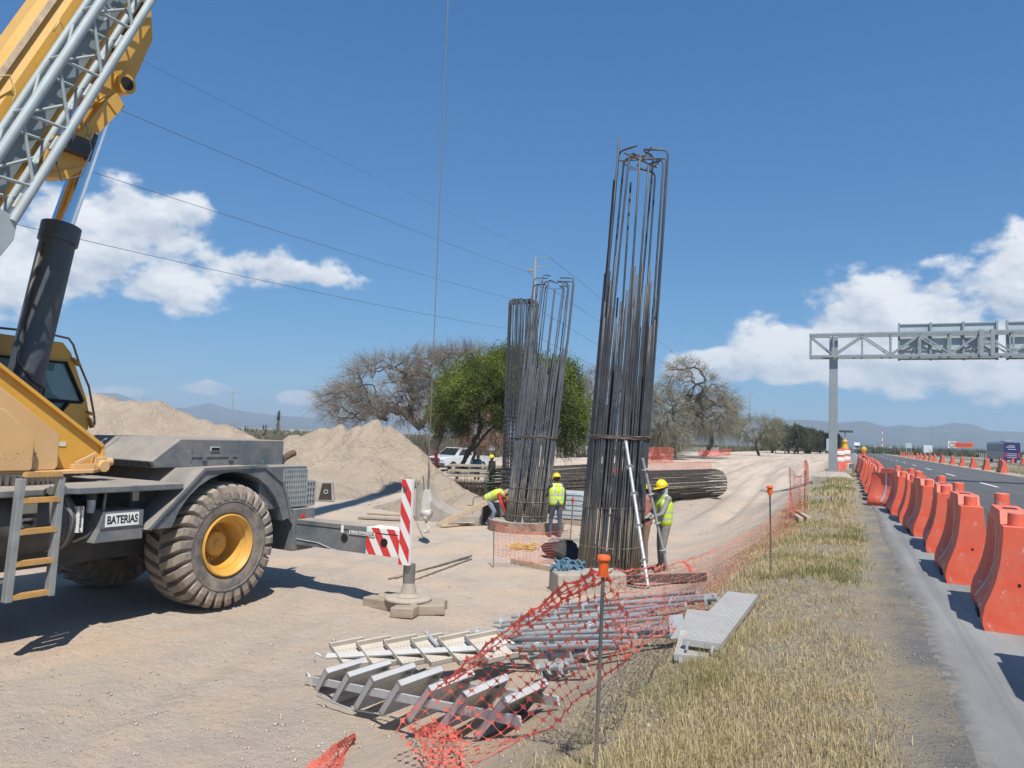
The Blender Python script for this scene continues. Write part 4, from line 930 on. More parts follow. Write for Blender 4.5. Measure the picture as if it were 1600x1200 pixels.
c1 = GG(951, 892, .02); tp = P(1003, 236, 16.15)
cg1 = cage('tall leaning rebar cage nearest the road, two steel tubes propped against it', c1, tp, .64, .54, 34, 13, lambda k: k % 2 == 0, [zc(2.78, 7), zc(.55), zc(1.35), (8.55, 2, .62)], (5.0, 6.6), 5, .065, .0225)
for k, (a0, a1, z) in enumerate(((.2, 3.0, 8.62), (1.1, 4.2, 8.58), (2.0, 5.4, 8.66))):
    ax_ = (tp-c1)/(tp[2]-c1[2]); b = MB(); b.cyl(ax_*z+np.array([math.cos(a0)*.5, math.sin(a0)*.5, 0]), ax_*z+np.array([math.cos(a1)*.5, math.sin(a1)*.5, .06]), .017, n=6); b.build('cross_bar', RST, cg1)
c2 = GG(806, 792, .02)
cage('upright rebar cage wrapped in closely spaced hoops, its bar tops all hooked inward', c2, c2+np.array([.03, 0, 7.95]), .57, .57, 26, 26, lambda k: True, [zc(.35+.165*i) for i in range(20)], (7.7, 7.9), 11, .05, .018, True)
c3 = GG(822, 812, .30); tp3 = P(866, 437, 25.1)
cage('rebar cage fanning out to the right above a round concrete base', c3, tp3, .60, .66, 34, 17, lambda k: k % 3 != 1, [zc(2.45, 5), zc(.15), zc(.55), zc(.95), zc(7.4, 1, .75)], (4.2, 5.4), 17, .05, .019)
CONC = M('site_concrete', (.33, .30, .26), .9, var=.2, sc=3, bump=.5, bsc=14, dust=.4)
bs = thing('pile_base', 'round concrete pile head under the fanning rebar cage', 'concrete base', (c3[0], c3[1], float(gz(c3[0], c3[1]))))
b = MB(); b.lathe([(0, .26), (.8, .27), (1.0, .29), (1.06, .26), (1.08, .10), (1.06, -.2)], (0, 0, 0), (0, 0, 1), 40); b.build('concrete_head', CONC, bs, auto=40)
b = MB(); b.lathe([(1.06, .30), (1.12, .30), (1.13, -.2), (1.07, -.2)], (0, 0, 0), (0, 0, 1), 40); b.build('formwork_ring', M('clay_red', (.22, .115, .085), .9, var=.4, sc=6, dust=.6), bs, auto=40)
# lying cages
def lying(label, p0, p1, r, n, seed):
    p0 = np.asarray(p0, float); p1 = np.asarray(p1, float); t = thing('rebar_cage', label, 'rebar cage', p0, 0, 'rebar cages lying on the ground')
    rs = random.Random(seed); a, b_ = perp(p1-p0); L_ = np.linalg.norm(p1-p0); d = (p1-p0)/L_
    for k in range(n):
        u = 2*math.pi*k/n+rs.uniform(-.04, .04); w = rs.uniform(-.03, .03)
        pts = [d*(L_*f)+(a*math.cos(u+w*f)+b_*math.sin(u+w*f))*(r*(1 if k % 3 else rs.uniform(.35, .85))+rs.uniform(-.015, .015)) for f in (-.01+rs.uniform(-.01, .01), .33, .66, 1.0+rs.uniform(-.012, .012))]
        m_ = MB(); m_.tube(pts, .021, 5); m_.build('bar', LSTL, t, smooth=True)
    nh = int(L_/.22)
    for i in range(nh+1):
        c = d*(L_*i/nh); m_ = MB(); m_.tube([c+(a*math.cos(u)+b_*math.sin(u))*(r+.03)+d*rs.uniform(-.02, .02) for u in np.linspace(0, 2*math.pi, 25)], .010, 4, False); m_.build('tie_hoop', LSTL, t)
    return t
LSTL = M('rebar_dark', (.062, .053, .047), .75, metal=.1, var=.4, sc=5, dust=.22)
lying('long dark rebar cage lying behind the masked worker, its end by the haul track', (-6.3, 40.6, .72), (-10.6, 25.6, .72), .68, 84, 3)
lying('rebar cage lying behind the standing cages, near the green tree', (-12.9, 45.0, .68), (-13.9, 30.5, .66), .64, 72, 4)

# props
GALV = M('galvanised_steel', (.52, .55, .57), .4, metal=.45, var=.18, sc=6, dust=.18)
GALV2 = M('galvanised_dull', (.36, .39, .41), .5, metal=.3, var=.22, sc=5, dust=.35)
def tube_thing(name, label, cat, p0, p1, r, mats, ros=(), group=None, tips=True):
    p0 = np.asarray(p0, float); p1 = np.asarray(p1, float); t = thing(name, label, cat, p0, 0, group); v = p1-p0; d = unit(v); L_ = np.linalg.norm(v)
    b = MB(); b.cyl((0, 0, 0), v, r, n=12); b.build('tube', mats, t, auto=40)
    for f in ros:
        b = MB(); b.lathe([(r, -.004), (r*2.4, -.004), (r*2.5, .0), (r*2.4, .004), (r, .004)], v*f, d, 10)
        a_, b_ = perp(d)
        for s_ in (a_, -a_, b_, -b_): b.box(v*f+s_*r*1.7, (.018, .018, .018))
        b.build('rosette', mats, t)
    return t
tube_thing('prop_tube', 'bright steel prop tube leaning on the near cage, crossing in front of it', 'steel tube', GG(1013, 918, .02), P(978, 690, 15.3), .030, GALV, (.16, .38, .60, .80))
tube_thing('prop_tube', 'dull steel prop tube held upright by the masked worker', 'steel tube', GG(1043, 890, .02), P(1004, 716, 15.35), .030, GALV2, (.18, .42, .68, .9))

# ------------------------------------------------------------------ trees
def rot_to(d):
    return Vector((0, 0, 1)).rotation_difference(Vector(d)).to_matrix()
BARK = M('mesquite_bark', (.055, .045, .037), .95, var=.35, sc=5, bump=.6, bsc=14, dust=.25)
TWIG = M('bare_twig', (1, 1, 1), .9, var=.0, attr='col', spec=.1)
LEAF = M('mesquite_leaf', (1, 1, 1), .75, var=.0, attr='col', trans=.35, spec=.2)
def tree(label, base, trunks, r0, crowns, nt=260, ntw=14, tw_len=.55, tw_w=.018, tw_col=(.19, .165, .14), leaf=0, leaf_size=.06, leaf_col=((.06, .10, .018), (.17, .24, .05)), leaf_keep=None, seed=1, group=None, cat='tree', droop=.15, twig_keep=None, nm='mesquite_tree'):
    g = np.random.default_rng(seed); base = np.asarray(base, float); t = thing(nm, label, cat, base, 0, group)
    pos = []; par = []; tip = []
    def addn(p, q): pos.append(np.asarray(p, float)); par.append(q); return len(pos)-1
    for tr in trunks:
        prev = None; tr = [np.asarray(p, float) for p in tr]
        for i in range(len(tr)-1):
            for f in np.linspace(0, 1, 5)[(0 if prev is None else 1):]:
                p = tr[i]*(1-f)+tr[i+1]*f+(g.normal(0, .05, 3) if 0 < f < 1 else 0); prev = addn(p, prev if prev is not None else -1)
    tg = []
    for (c, rad, wgt) in crowns:
        k = int(nt*wgt); v = g.normal(size=(k, 3)); v /= np.linalg.norm(v, axis=1)[:, None]
        rr = g.uniform(.35, 1, k)**.5; p = np.asarray(c)+v*rr[:, None]*np.asarray(rad); tg.append(p[p[:, 2] > .8])
    tg = np.vstack(tg); root = np.mean([tr[-1] for tr in trunks], 0)
    order = np.argsort(np.linalg.norm(tg-root, axis=1))
    A = np.array(pos)
    for o in order:
        q = tg[o]; dd = np.linalg.norm(A-q, axis=1)+.35*np.maximum(0, A[:, 2]-q[2]); j = int(np.argmin(dd)); d0 = np.linalg.norm(q-A[j])
        k = max(1, int(d0/.45)); pp = j; perpv = g.normal(0, .12*d0, 3)
        for i in range(1, k+1):
            f = i/k; p = A[j]*(1-f)+q*f+perpv*math.sin(f*math.pi)*.6+np.array([0, 0, .12*d0*math.sin(f*math.pi)])
            if i == k: p = q
            pp = addn(p, pp)
        tip.append(pp); A = np.array(pos)
    n = len(pos); cnt = np.zeros(n)
    for e in tip: cnt[e] += 1
    for i in range(n-1, -1, -1):
        if par[i] >= 0: cnt[par[i]] += cnt[i]
    rad = r0*np.sqrt(np.maximum(cnt, .6)/max(1, cnt.max())); rad = np.maximum(rad, .012)
    V = []; F = []; nv = 0; thick = MB()
    for i in range(n):
        if par[i] < 0: continue
        a, b = pos[par[i]], pos[i]; ra = min(rad[par[i]], rad[i]*1.35); sides = 8 if rad[i] > .08 else (5 if rad[i] > .03 else 3)
        thick.cyl(a, b+(b-a)*.06, ra, rad[i], sides, False)
    thick.build('trunk', BARK, t, smooth=True)
    # twigs: fine tapering sprays from the outer nodes
    P_ = np.array(pos); outer = np.where(rad < .06)[0]; wts = np.array([1.0 if cnt[i] <= 2 else .5 for i in outer]); wts /= wts.sum()
    N_ = nt*ntw; src = g.choice(outer, N_, p=wts); s0 = P_[src]+g.normal(0, .16, (N_, 3)); cc = np.average(P_[outer], axis=0)
    dirs = g.normal(size=(N_, 3))*.85+1.25*(s0-cc)/np.linalg.norm(s0-cc, axis=1)[:, None]+np.array([0, 0, .35-droop*2]); dirs /= np.linalg.norm(dirs, axis=1)[:, None]
    ln = tw_len*g.uniform(.4, 1.3, N_); mid = s0+dirs*ln[:, None]*.5+g.normal(0, .06*tw_len, (N_, 3)); end = s0+dirs*ln[:, None]+g.normal(0, .14*tw_len, (N_, 3))-np.array([0, 0, 1])*(droop*ln)[:, None]
    if twig_keep is not None:
        kk = twig_keep(end, g); s0, mid, end, dirs = s0[kk], mid[kk], end[kk], dirs[kk]; N_ = len(s0)
    sd = np.cross(dirs, g.normal(size=(N_, 3))); sd /= np.linalg.norm(sd, axis=1)[:, None]; w = tw_w*g.uniform(.6, 1.2, N_)[:, None]
    V = np.stack([s0-sd*w, s0+sd*w, mid-sd*w*.7, mid+sd*w*.7, end], 1).reshape(-1, 3); i = np.arange(N_)[:, None]*5
    F = np.concatenate([i+[0, 1, 3], i+[0, 3, 2], i+[2, 3, 4]], 0); col = np.array(tw_col)*g.uniform(.6, 1.4, (N_, 1))*(1+g.normal(0, .05, (N_, 3)))
    crown = link('crown', fast_mesh('crown', V, F, TWIG, attrs={'col': np.repeat(np.column_stack([np.clip(col, 0, 1), np.ones(N_)]), 5, 0)}), t)
    if leaf:
        pick = g.integers(0, N_, leaf); f = g.uniform(.2, 1.05, leaf)[:, None]; c = s0[pick]*(1-f)+end[pick]*f+g.normal(0, .09, (leaf, 3))
        if leaf_keep is not None: kk = leaf_keep(c, g); c = c[kk]
        m_ = len(c); u = g.normal(size=(m_, 3)); u /= np.linalg.norm(u, axis=1)[:, None]; v = np.cross(u, g.normal(size=(m_, 3))); v /= np.linalg.norm(v, axis=1)[:, None]; s_ = leaf_size*g.uniform(.6, 1.4, m_)[:, None]
        V = np.stack([c-u*s_, c+v*s_*.45, c+u*s_, c-v*s_*.45], 1).reshape(-1, 3); F = np.arange(m_*4).reshape(-1, 4)
        r = g.uniform(0, 1, (m_, 1)); clump = np.clip(fb(c[:, 0]+c[:, 2]*.7, c[:, 1]+c[:, 2]*.4, .9, 3, seed)[:, None]*2.2+.5, 0, 1); r = np.clip(.5*r+.6*clump-.1, 0, 1)
        col = np.array(leaf_col[0])*(1-r)+np.array(leaf_col[1])*r
        link('foliage', fast_mesh('foliage', V, F, LEAF, attrs={'col': np.repeat(np.column_stack([col, np.ones(m_)]), 4, 0)}), t)
    return t
def ts(px, d, k=0): return px*d/1200.0
def at_ground(px, py, d):
    p = P(px, py, d); p[2] = float(gz(p[0], p[1])); return p
RW = _R0  # sideways direction in the ground plane, as seen from the verge
def off(r, up, fw=0.0): return RW*r+np.array([0, 0, up])+np.array([-math.sin(CYAW), math.cos(CYAW), 0])*fw
# bare mesquite left of the hoist rope
b0 = at_ground(640, 726, 62)
tree('wide bare grey mesquite with dark forked trunk behind the peaked earth heap', b0, [[off(0, -.2), off(.3, 1.5), off(.9, 3.2)], [off(.9, 3.2), off(-.9, 4.6), off(-3, 5.6)], [off(.9, 3.2), off(1.5, 4.8), off(1.2, 6.8)]], .42,
     [(off(-2.4, 6.3), (3.9, 3.6, 2.6), .5), (off(-5.2, 4.8), (2.6, 2.4, 1.7), .25), (off(1.2, 7.0), (3.2, 3.0, 2.6), .4), (off(-.5, 4.6), (4.0, 3, 1.5), .15)], 560, 30, 1.35, .0088, (.27, .235, .195), leaf=1500, leaf_size=.05, leaf_col=((.10, .105, .05), (.17, .175, .085)), seed=3)
b0 = at_ground(672, 738, 60)
tree('dark leaning bare tree with a rough black trunk between the forked mesquite and the pickup', b0, [[off(0, -.2), off(.3, 2.0), off(.9, 4.4)]], .40, [(off(2.4, 7.2), (4.2, 3, 2.6), .7), (off(3, 5.2), (3, 2.5, 1.6), .3)], 240, 28, 1.35, .0088, (.22, .19, .16), seed=8)
# green mesquite behind the standing cages, trunk leaning to the right
b0 = at_ground(704, 757, 41)
keep = lambda c, g: g.uniform(0, 1, len(c)) < np.clip((c[:, 2]-2.6)/2.6+.25*((c@RW) > 5.0)+.15, .03, 1)
tree('spreading green mesquite with a trunk leaning far to the right, behind the standing cages', b0, [[off(0, -.2), off(.55, 1.2), off(1.6, 2.6), off(2.9, 4.0)], [off(.25, .6), off(1.1, 2.2), off(1.5, 3.4), off(1.2, 4.6)], [off(2.9, 4.0), off(4.6, 4.6), off(5.6, 4.4)]], .30,
     [(off(1.6, 5.0), (2.6, 2.4, 1.7), .36), (off(3.0, 5.7), (2.3, 2.4, 1.55), .34), (off(5.0, 4.9), (2.0, 2.2, 2.0), .36), (off(6.0, 3.4), (.95, 1.5, 1.5), .14), (off(.1, 3.6), (1.2, 1.2, 1.0), .12)], 480, 34, .75, .012, (.13, .10, .085), leaf=130000, leaf_size=.05, leaf_col=((.055, .095, .012), (.29, .37, .045)), leaf_keep=keep, seed=12, nm='green_tree')
b0 = at_ground(735, 716, 52)
tree('dead reddish brown brushy tree under the green crown, in front of the pickup', b0, [[off(0, -.1), off(.2, 1.2), off(.4, 2.2)]], .12, [(off(.7, 3.4), (1.9, 1.4, 1.5), 1.0)], 120, 40, .8, .014, (.24, .165, .13), seed=21, droop=.5)
# right-hand group beyond the haul track
spec = [(1056, 712, 84, 'tall half bare mesquite with upswept top, right of the near rebar cage', [(off(-.6, 4.6), (3.6, 3, 2.5), .35), (off(1.2, 8.3), (3.0, 2.6, 2.5), .3), (off(4.0, 5.6), (3.0, 2.6, 2.8), .4)], [[off(0, -.2), off(-.1, 2.4), off(.5, 5.0)], [off(.5, 5.0), off(1.2, 6.6), off(2.2, 8.2)], [off(-.1, 2.4), off(2.4, 5.2), off(4.6, 6.2)]], .5, 330, (.27, .245, .195), 16000),
        (1022, 708, 80, 'drooping olive mesquite right behind the near rebar cage', [(off(0, 4.8), (3.0, 2.6, 2.8), .8), (off(1.4, 2.6), (2.2, 1.6, 1.5), .3)], [[off(0, -.2), off(.5, 1.8), off(.9, 3.8)]], .4, 260, (.26, .24, .185), 15000),
        (1108, 716, 92, 'olive mesquite with twisted trunk beyond the red netting', [(off(.2, 4.8), (3.2, 2.6, 2.7), 1)], [[off(-.8, -.2), off(.3, 1.6), off(.3, 3.2)]], .32, 220, (.26, .24, .18), 14000),
        (940, 702, 88, 'thin bare tree partly hidden by the near rebar cage', [(off(.5, 7.2), (3.8, 3, 3.0), 1)], [[off(0, -.2), off(.2, 2.4), off(.4, 4.6)]], .32, 200, (.25, .22, .19), 0),
        (1180, 703, 118, 'small round mesquite beside the haul track with a crooked trunk', [(off(.3, 4.0), (4.3, 3, 2.3), 1)], [[off(.6, -.2), off(.1, 1.3), off(.2, 2.4)]], .26, 220, (.24, .23, .16), 12000)]
for i, (px, py, d, lab, crowns, tr, r_, nt_, tc_, lf) in enumerate(spec):
    tree(lab, at_ground(px, py, d), tr, r_*.8, crowns, int(nt_*1.0), 28, 1.4, .0115, tc_, leaf=lf//6, leaf_size=.07, leaf_col=((.11, .115, .05), (.17, .175, .085)), seed=40+i, droop=.35, group='mesquites beyond the haul track')
# row of dark trees far along the track
for i, (px, d, h, w, lab) in enumerate([(1228, 165, 6.2, 4.4, 'dark round tree first in the far row by the haul track'), (1243, 172, 5.6, 3.2, 'dark tree with several stems, second in the far row'), (1262, 182, 5.8, 4.2, 'broad dark tree in the middle of the far row'), (1278, 196, 5.4, 3.4, 'greener low tree fourth in the far row'), (1292, 205, 5.2, 3.6, 'green bushy tree last in the far row, left of the gantry post'), (1208, 170, 5.2, 3.0, 'pale bare tree at the near end of the far row')]):
    tree(lab, at_ground(px, 700, d), [[off(-.3, -.2), off(.2, 1.0), off(0, 2.2)], [off(.6, -.2), off(.5, 1.2), off(.9, 2.4)]], .24, [(off(.2, h*.62), (w, w*.8, h*.36), 1)], 120, 26, .9, .05, (.12, .115, .085), leaf=7000, leaf_size=.17, leaf_col=((.055, .07, .03), (.11, .13, .05)), seed=60+i, group='far row of trees')

# yuccas
def yucca(label, px, py, h, d, seed, heads=1):
    g = np.random.default_rng(seed); b = at_ground(px, py, d); t = thing('yucca', label, 'yucca', b, 0, 'yuccas on the plain')
    m_ = MB(); tops = []
    if heads == 1: m_.tube([(0, 0, -.2), (.05, 0, h*.35), (.02, .03, h*.72)], [.16, .15, .14], 7); tops.append((np.array([.02, .03, h*.72]), .9))
    else:
        m_.tube([(0, 0, -.2), (0, 0, h*.5)], [.16, .14], 7)
        for a in (0, 2.3): e = np.array([math.cos(a)*h*.12, math.sin(a)*h*.1, h*.78]); m_.tube([(0, 0, h*.5), e], [.12, .10], 6); tops.append((e, .65))
    m_.build('trunk', M('yucca_trunk', (.17, .14, .11), .95, var=.3, sc=6), t, smooth=True)
    V = []; F = []; C = []
    for (c, s) in tops:
        for k in range(170):
            down = k < 70; el = g.uniform(-1.3, -.5) if down else g.uniform(-.5, 1.5); a = g.uniform(0, 6.28); z0 = g.uniform(-h*.22, 0) if down else g.uniform(-.1, h*.14)
            d_ = np.array([math.cos(a)*math.cos(el), math.sin(a)*math.cos(el), math.sin(el)]); l_ = s*h*.16*g.uniform(.7, 1.2); p = c+np.array([0, 0, z0]); sd = np.array([-math.sin(a), math.cos(a), 0])*.03*h/4
            i = len(V); V += [p-sd, p+sd, p+d_*l_]; F.append((i, i+1, i+2)); q = (.13, .11, .075) if down else (.065, .085, .04); C += [(*[x*g.uniform(.7, 1.3) for x in q], 1)]*3
    link('leaves', fast_mesh('leaves', V, F, TWIG, attrs={'col': C}), t)
yucca('tall single trunk yucca standing above the scrub left of the bare mesquite', 434, 668, 5.0, 88, 1)
for i, (px, py, h, d, hd, lab) in enumerate([(412, 664, 3.2, 100, 2, 'forked yucca just right of the tall one'), (383, 664, 3.1, 105, 1, 'yucca with a ragged head between the tall one and the crane'), (352, 660, 3.0, 110, 1, 'yucca above the long heap, beside the distant pole'), (362, 662, 3.3, 112, 1, 'slim yucca close to the distant pole'), (332, 658, 3.0, 118, 2, 'forked small yucca on the skyline of the long heap'), (292, 655, 3.4, 125, 2, 'small yucca poking over the crest of the long heap'), (262, 652, 3.8, 128, 1, 'yucca head showing right of the heap top'), (395, 664, 2.5, 140, 1, 'tiny yucca in the scrub'), (1578, 712, 4.5, 330, 2, 'yucca right of the purple bus'), (1560, 712, 4.0, 340, 1, 'yucca close behind the purple bus'), (1590, 712, 4.2, 350, 1, 'last yucca towards the road side edge of the scrub')]):
    yucca(lab, px, py, h, d, 10+i, hd)

# scrub that reads as one mass
def scrub(name, n, fpos, hmin, hmax, cols, seed, per=26, wid=.03):
    g = np.random.default_rng(seed); c = fpos(g, n); h = g.uniform(hmin, hmax, n)
    k = n*per; i = np.repeat(np.arange(n), per); u = g.normal(size=(k, 3)); u[:, 2] = np.abs(u[:, 2])*1.2; u /= np.linalg.norm(u, axis=1)[:, None]
    o_ = c[i]+u*np.array([.35, .35, .1])*h[i][:, None]*g.uniform(0, 1, (k, 1)); e = c[i]+u*(h[i]*g.uniform(.5, 1.05, k))[:, None]
    sd = np.cross(u, g.normal(size=(k, 3))); sd /= np.linalg.norm(sd, axis=1)[:, None]; w = (wid*h[i])[:, None]
    V = np.stack([o_-sd*w, o_+sd*w, e], 1).reshape(-1, 3); F = np.arange(k*3).reshape(-1, 3)
    col = np.array(cols)[g.integers(0, len(cols), n)][i]*g.uniform(.65, 1.35, (k, 1))
    tag(link(name, fast_mesh(name, V, F, TWIG, attrs={'col': np.repeat(np.column_stack([col, np.ones(k)]), 3, 0)})), kind='stuff')
def strip(px0, px1, d0, d1):
    def f(g, n):
        px = g.uniform(px0, px1, n); d = d0+(d1-d0)*g.uniform(0, 1, n)**1.3; r = (px-800)/CF
        fw = np.array([-math.sin(CYAW), math.cos(CYAW), 0]); p = fw[None]*d[:, None]+RW[None]*(d*r)[:, None]; p[:, 2] = gz(p[:, 0], p[:, 1]); return p
    return f
SCB = [(.17, .145, .105), (.20, .17, .125), (.13, .125, .075), (.10, .11, .055)]
scrub('scrub', 2600, strip(60, 720, 66, 260), .8, 2.5, SCB, 5, 34, .022)
scrub('scrub', 1300, strip(440, 1010, 95, 330), .8, 2.6, SCB, 6, 26, .03)
scrub('scrub', 2600, strip(1345, 1780, 260, 700), 1.5, 4.6, [(.07, .085, .04), (.10, .105, .055), (.13, .12, .08)], 7, 20, .05)
scrub('scrub', 1500, strip(900, 1330, 230, 800), 1.2, 3.6, [(.09, .095, .05), (.13, .12, .08)], 8, 18, .06)
scrub('scrub', 1500, strip(-500, 900, 260, 900), 1.5, 4.0, SCB[1:], 9, 16, .07)
scrub('brush_pile', 60, lambda g, n: np.column_stack([(q := at_ground(722, 768, 36))[0]+g.normal(0, 1.5, n), q[1]+g.normal(0, .9, n), gz(q[0]+g.normal(0, .1, n), q[1]+0*g.normal(0, .1, n))]), .5, 1.1, [(.05, .042, .035), (.09, .075, .06)], 10, 40, .02)

# ------------------------------------------------------------------ water-filled road barriers
BOR = M('barrier_orange', (.76, .10, .045), .48, var=.10, sc=2.5, dust=.34, dscale=3.4, dupl=.14, bump=.25, bsc=8, chip=1.0, chipcol=(.62, .40, .34), chipsc=12)
REFL = M('reflective_strip', (.52, .55, .58), .3, metal=.3, var=.06)
def make_barrier(label, loc, rz, detail=True):
    t = thing('road_barrier', label, 'barrier', loc, rz, 'orange plastic barriers along the road')
    L_, H_ = 1.62, 1.03
    # width across the row as a function of height; the long sides sit back between the two end ribs
    zs = [0, .05, .12, .22, .32, .45, .60, .76, .90, .905, 1.03]; we = [.26, .275, .275, .255, .215, .172, .142, .125, .118, .118, .112]; ws = [.24, .26, .26, .195, .14, .10, .082, .076, .076, .118, .112]
    ys = [0, .03, .30, .36, .44, .78, .84, .90, 1.26, 1.32, 1.59, 1.62]; rib = [.96, 1, 1, .5, 0, 0, .25, 0, 0, .5, 1, .96]
    rows = []
    for y, q in zip(ys, rib):
        w = [a*q+b*(1-q) for a, b in zip(we, ws)]; top = 1.03 if .34 < y < 1.28 else .915
        ring = [(w_, min(z, top)) for w_, z in zip(w, zs)]
        ring = ring+[(-w_, z_) for w_, z_ in ring[::-1]]
        rows.append(np.array([[x, y, z] for x, z in ring]))
    b = MB(); b.loft(rows); bo = b.build('barrier_body', BOR, t, bevel=.012, auto=42)
    b = MB(); b.rbox((-.27, .62, -.01), (.27, 1.0, .07)); b.build('forklift_slot', BLK, t)
    for y in (.17, 1.45):
        b = MB(); b.cyl((0, y, .90), (0, y, 1.14 if y > 1 else 1.03), .072, .068, n=18); b.build('coupling_peg', BOR, t, bevel=.008, auto=40)
    b = MB(); b.rbox((-.055, .62, 1.028), (.055, .80, 1.036)); b.build('fill_slot', M('slot_dark', (.10, .02, .012), .7), t)
    for sx in (-1, 1):
        for y in (.52, 1.12):
            b = MB(); pr_ = [(ws[i]+.006, zs[i]) for i in range(2, 9)]
            for i in range(len(pr_)-1):
                (x0, z0), (x1, z1) = pr_[i], pr_[i+1]; b.add([[sx*x0, y-.025, z0], [sx*x0, y+.035, z0], [sx*x1, y+.035, z1], [sx*x1, y-.025, z1], [sx*(x0-.008), y-.025, z0], [sx*(x0-.008), y+.035, z0], [sx*(x1-.008), y+.035, z1], [sx*(x1-.008), y-.025, z1]], [(0, 1, 2, 3), (4, 7, 6, 5), (0, 4, 5, 1), (3, 2, 6, 7), (0, 3, 7, 4), (1, 5, 6, 2)])
            b.build('reflective_strip', REFL, t)
    b = MB(); b.cyl((.0, -.004, .42), (.0, .02, .42), .014, n=10); b.build('drain_hole', BLK, t)
    return t
near = [(1.43, 5.05, -2, 'nearest orange road barrier, cut off by the road side edge of the view'), (1.36, 7.92, -4, 'second orange road barrier from the front, scuffed low on its end'), (1.34, 10.5, -1, 'third orange barrier from the front, a pale gap behind its foot'), (1.37, 13.4, -3, 'fourth orange barrier from the front of the near row'), (1.36, 15.75, 3, 'fifth orange barrier, swung so that both side strips show'), (1.28, 18.4, -2, 'sixth orange barrier, half hidden by the swung one'), (1.22, 20.5, 2, 'seventh orange barrier, just before the one standing crosswise'), (1.78, 22.7, 42, 'orange barrier standing crosswise, its long side facing the grass')]
for y in np.arange(25.4, 60, 2.35): near.append((.86+.05*math.sin(y), y, random.uniform(-5, 5), None))
far_words = ['first', 'second', 'third', 'fourth', 'fifth', 'sixth', 'seventh', 'eighth', 'ninth', 'tenth', 'eleventh', 'twelfth', 'thirteenth', 'fourteenth', 'fifteenth', 'sixteenth', 'seventeenth', 'eighteenth']
bar0 = None; kf = 0
for (x, y, rz, lab) in near:
    if lab is None: lab = far_words[kf]+' orange barrier of the tight line beyond the crosswise one'; kf += 1
    if bar0 is None: bar0 = make_barrier(lab, (x, y, 1.2), R(rz))
    else: dup(bar0, (x, y, 1.2), R(rz), lab)
for k, y in enumerate([46.5, 54.5, 62.6, 72.7, 81, 89.3, 97.6, 106, 116.5, 128, 134.5, 143, 151, 158, 169, 181, 194, 206]):
    dup(bar0, (11.62+.08*math.sin(y*3), y, 1.2), R(random.uniform(-4, 4)), far_words[k]+' orange barrier along the far edge of the road')
for k, (px, py) in enumerate([(1567, 722), (1583, 724), (1599, 726)]):
    q = G(px, py, 1.12); dup(bar0, q, R(-3), ['orange barrier in front of the purple bus, on the far carriageway', 'orange barrier just right of the purple bus', 'outer orange barrier right of the purple bus'][k])

# drums, concrete block, lamp and marker post by the gantry
DR = thing('traffic_drum', 'orange drum with two white bands beside the gantry post', 'traffic drum', G(1310.5, 735, 1.42), 0, 'orange drums beside the gantry post')
prof = [(.0, 0), (.29, 0), (.29, .12), (.27, .13), (.265, .40), (.26, .41), (.255, .66), (.25, .67), (.24, .92), (.22, 1.0), (.0, 1.0)]
MB().lathe(prof, (0, 0, 0), (0, 0, 1), 20).build('drum_body', BOR, DR, auto=40)
for z in (.42, .72): MB().lathe([(.268, z), (.272, z+.02), (.268, z+.17), (.26, z+.19)], (0, 0, 0), (0, 0, 1), 20).build('white_band', WHT, DR, auto=40)
DR.scale = (1.25,)*3
dup(DR, G(1319.5, 733, 1.42), 0, 'second orange drum, nearer the white marker post', 1.3)
q = G(1316, 740, 1.2); b = MB(); b.rbox((-.95, -.4, 0), (.55, .4, .30)); o = b.build('concrete_block', CONC, bevel=.03); o.location = q+np.array([0, .2, 0]); tag(o, 'low concrete block under the orange drums', 'concrete block')
q = G(1327, 740, 1.2); t = thing('marker_post', 'short white concrete marker post at the road edge beside the drums', 'marker post', q)
MB().rbox((-.10, -.08, -.1), (.10, .08, .62)).build('post', WHT, t, bevel=.02); MB().rbox((-.02, -.12, -.1), (.28, .3, .60)).build('dark_side', M('dark_concrete', (.16, .16, .15), .9), t)  # white post with a darker block along its road side
q = G(1316, 733, 1.42); t = thing('arrow_board', 'yellow and black warning lamp board on the drums by the gantry post', 'warning board', q+np.array([-.1, .3, 1.25]))
b = MB(); b.rbox((-.95, 0, .1), (-.05, .08, .95)); b.build('board', BLK, t, bevel=.02); b = MB(); b.cyl((.25, 0, 0), (.25, 0, .35), .22, .14, n=14); b.sphere((.25, 0, .45), .17, 12, 8); b.build('lamp', M('lamp_yellow', (.62, .36, .04), .4), t, auto=40); b = MB(); b.rbox((-.1, -.02, 1.05), (.7, .03, 1.18)); b.rbox((.22, 0, .8), (.28, .05, 1.1)); b.build('solar_panel', GDK, t)
q = G(1351.5, 741, 1.2); t = thing('warning_lamp', 'amber lamp standing at the far end of the near barrier line', 'warning lamp', q+np.array([0, 4, 1.05]))
MB().cyl((0, 0, 0), (0, 0, .3), .12, n=12).build('lamp_base', BOR, t, auto=40); b = MB(); b.sphere((0, 0, .42), .19, 12, 8, (1, .5, 1)); b.build('lamp', M('lamp_yellow', (.62, .36, .04), .4), t, smooth=True)

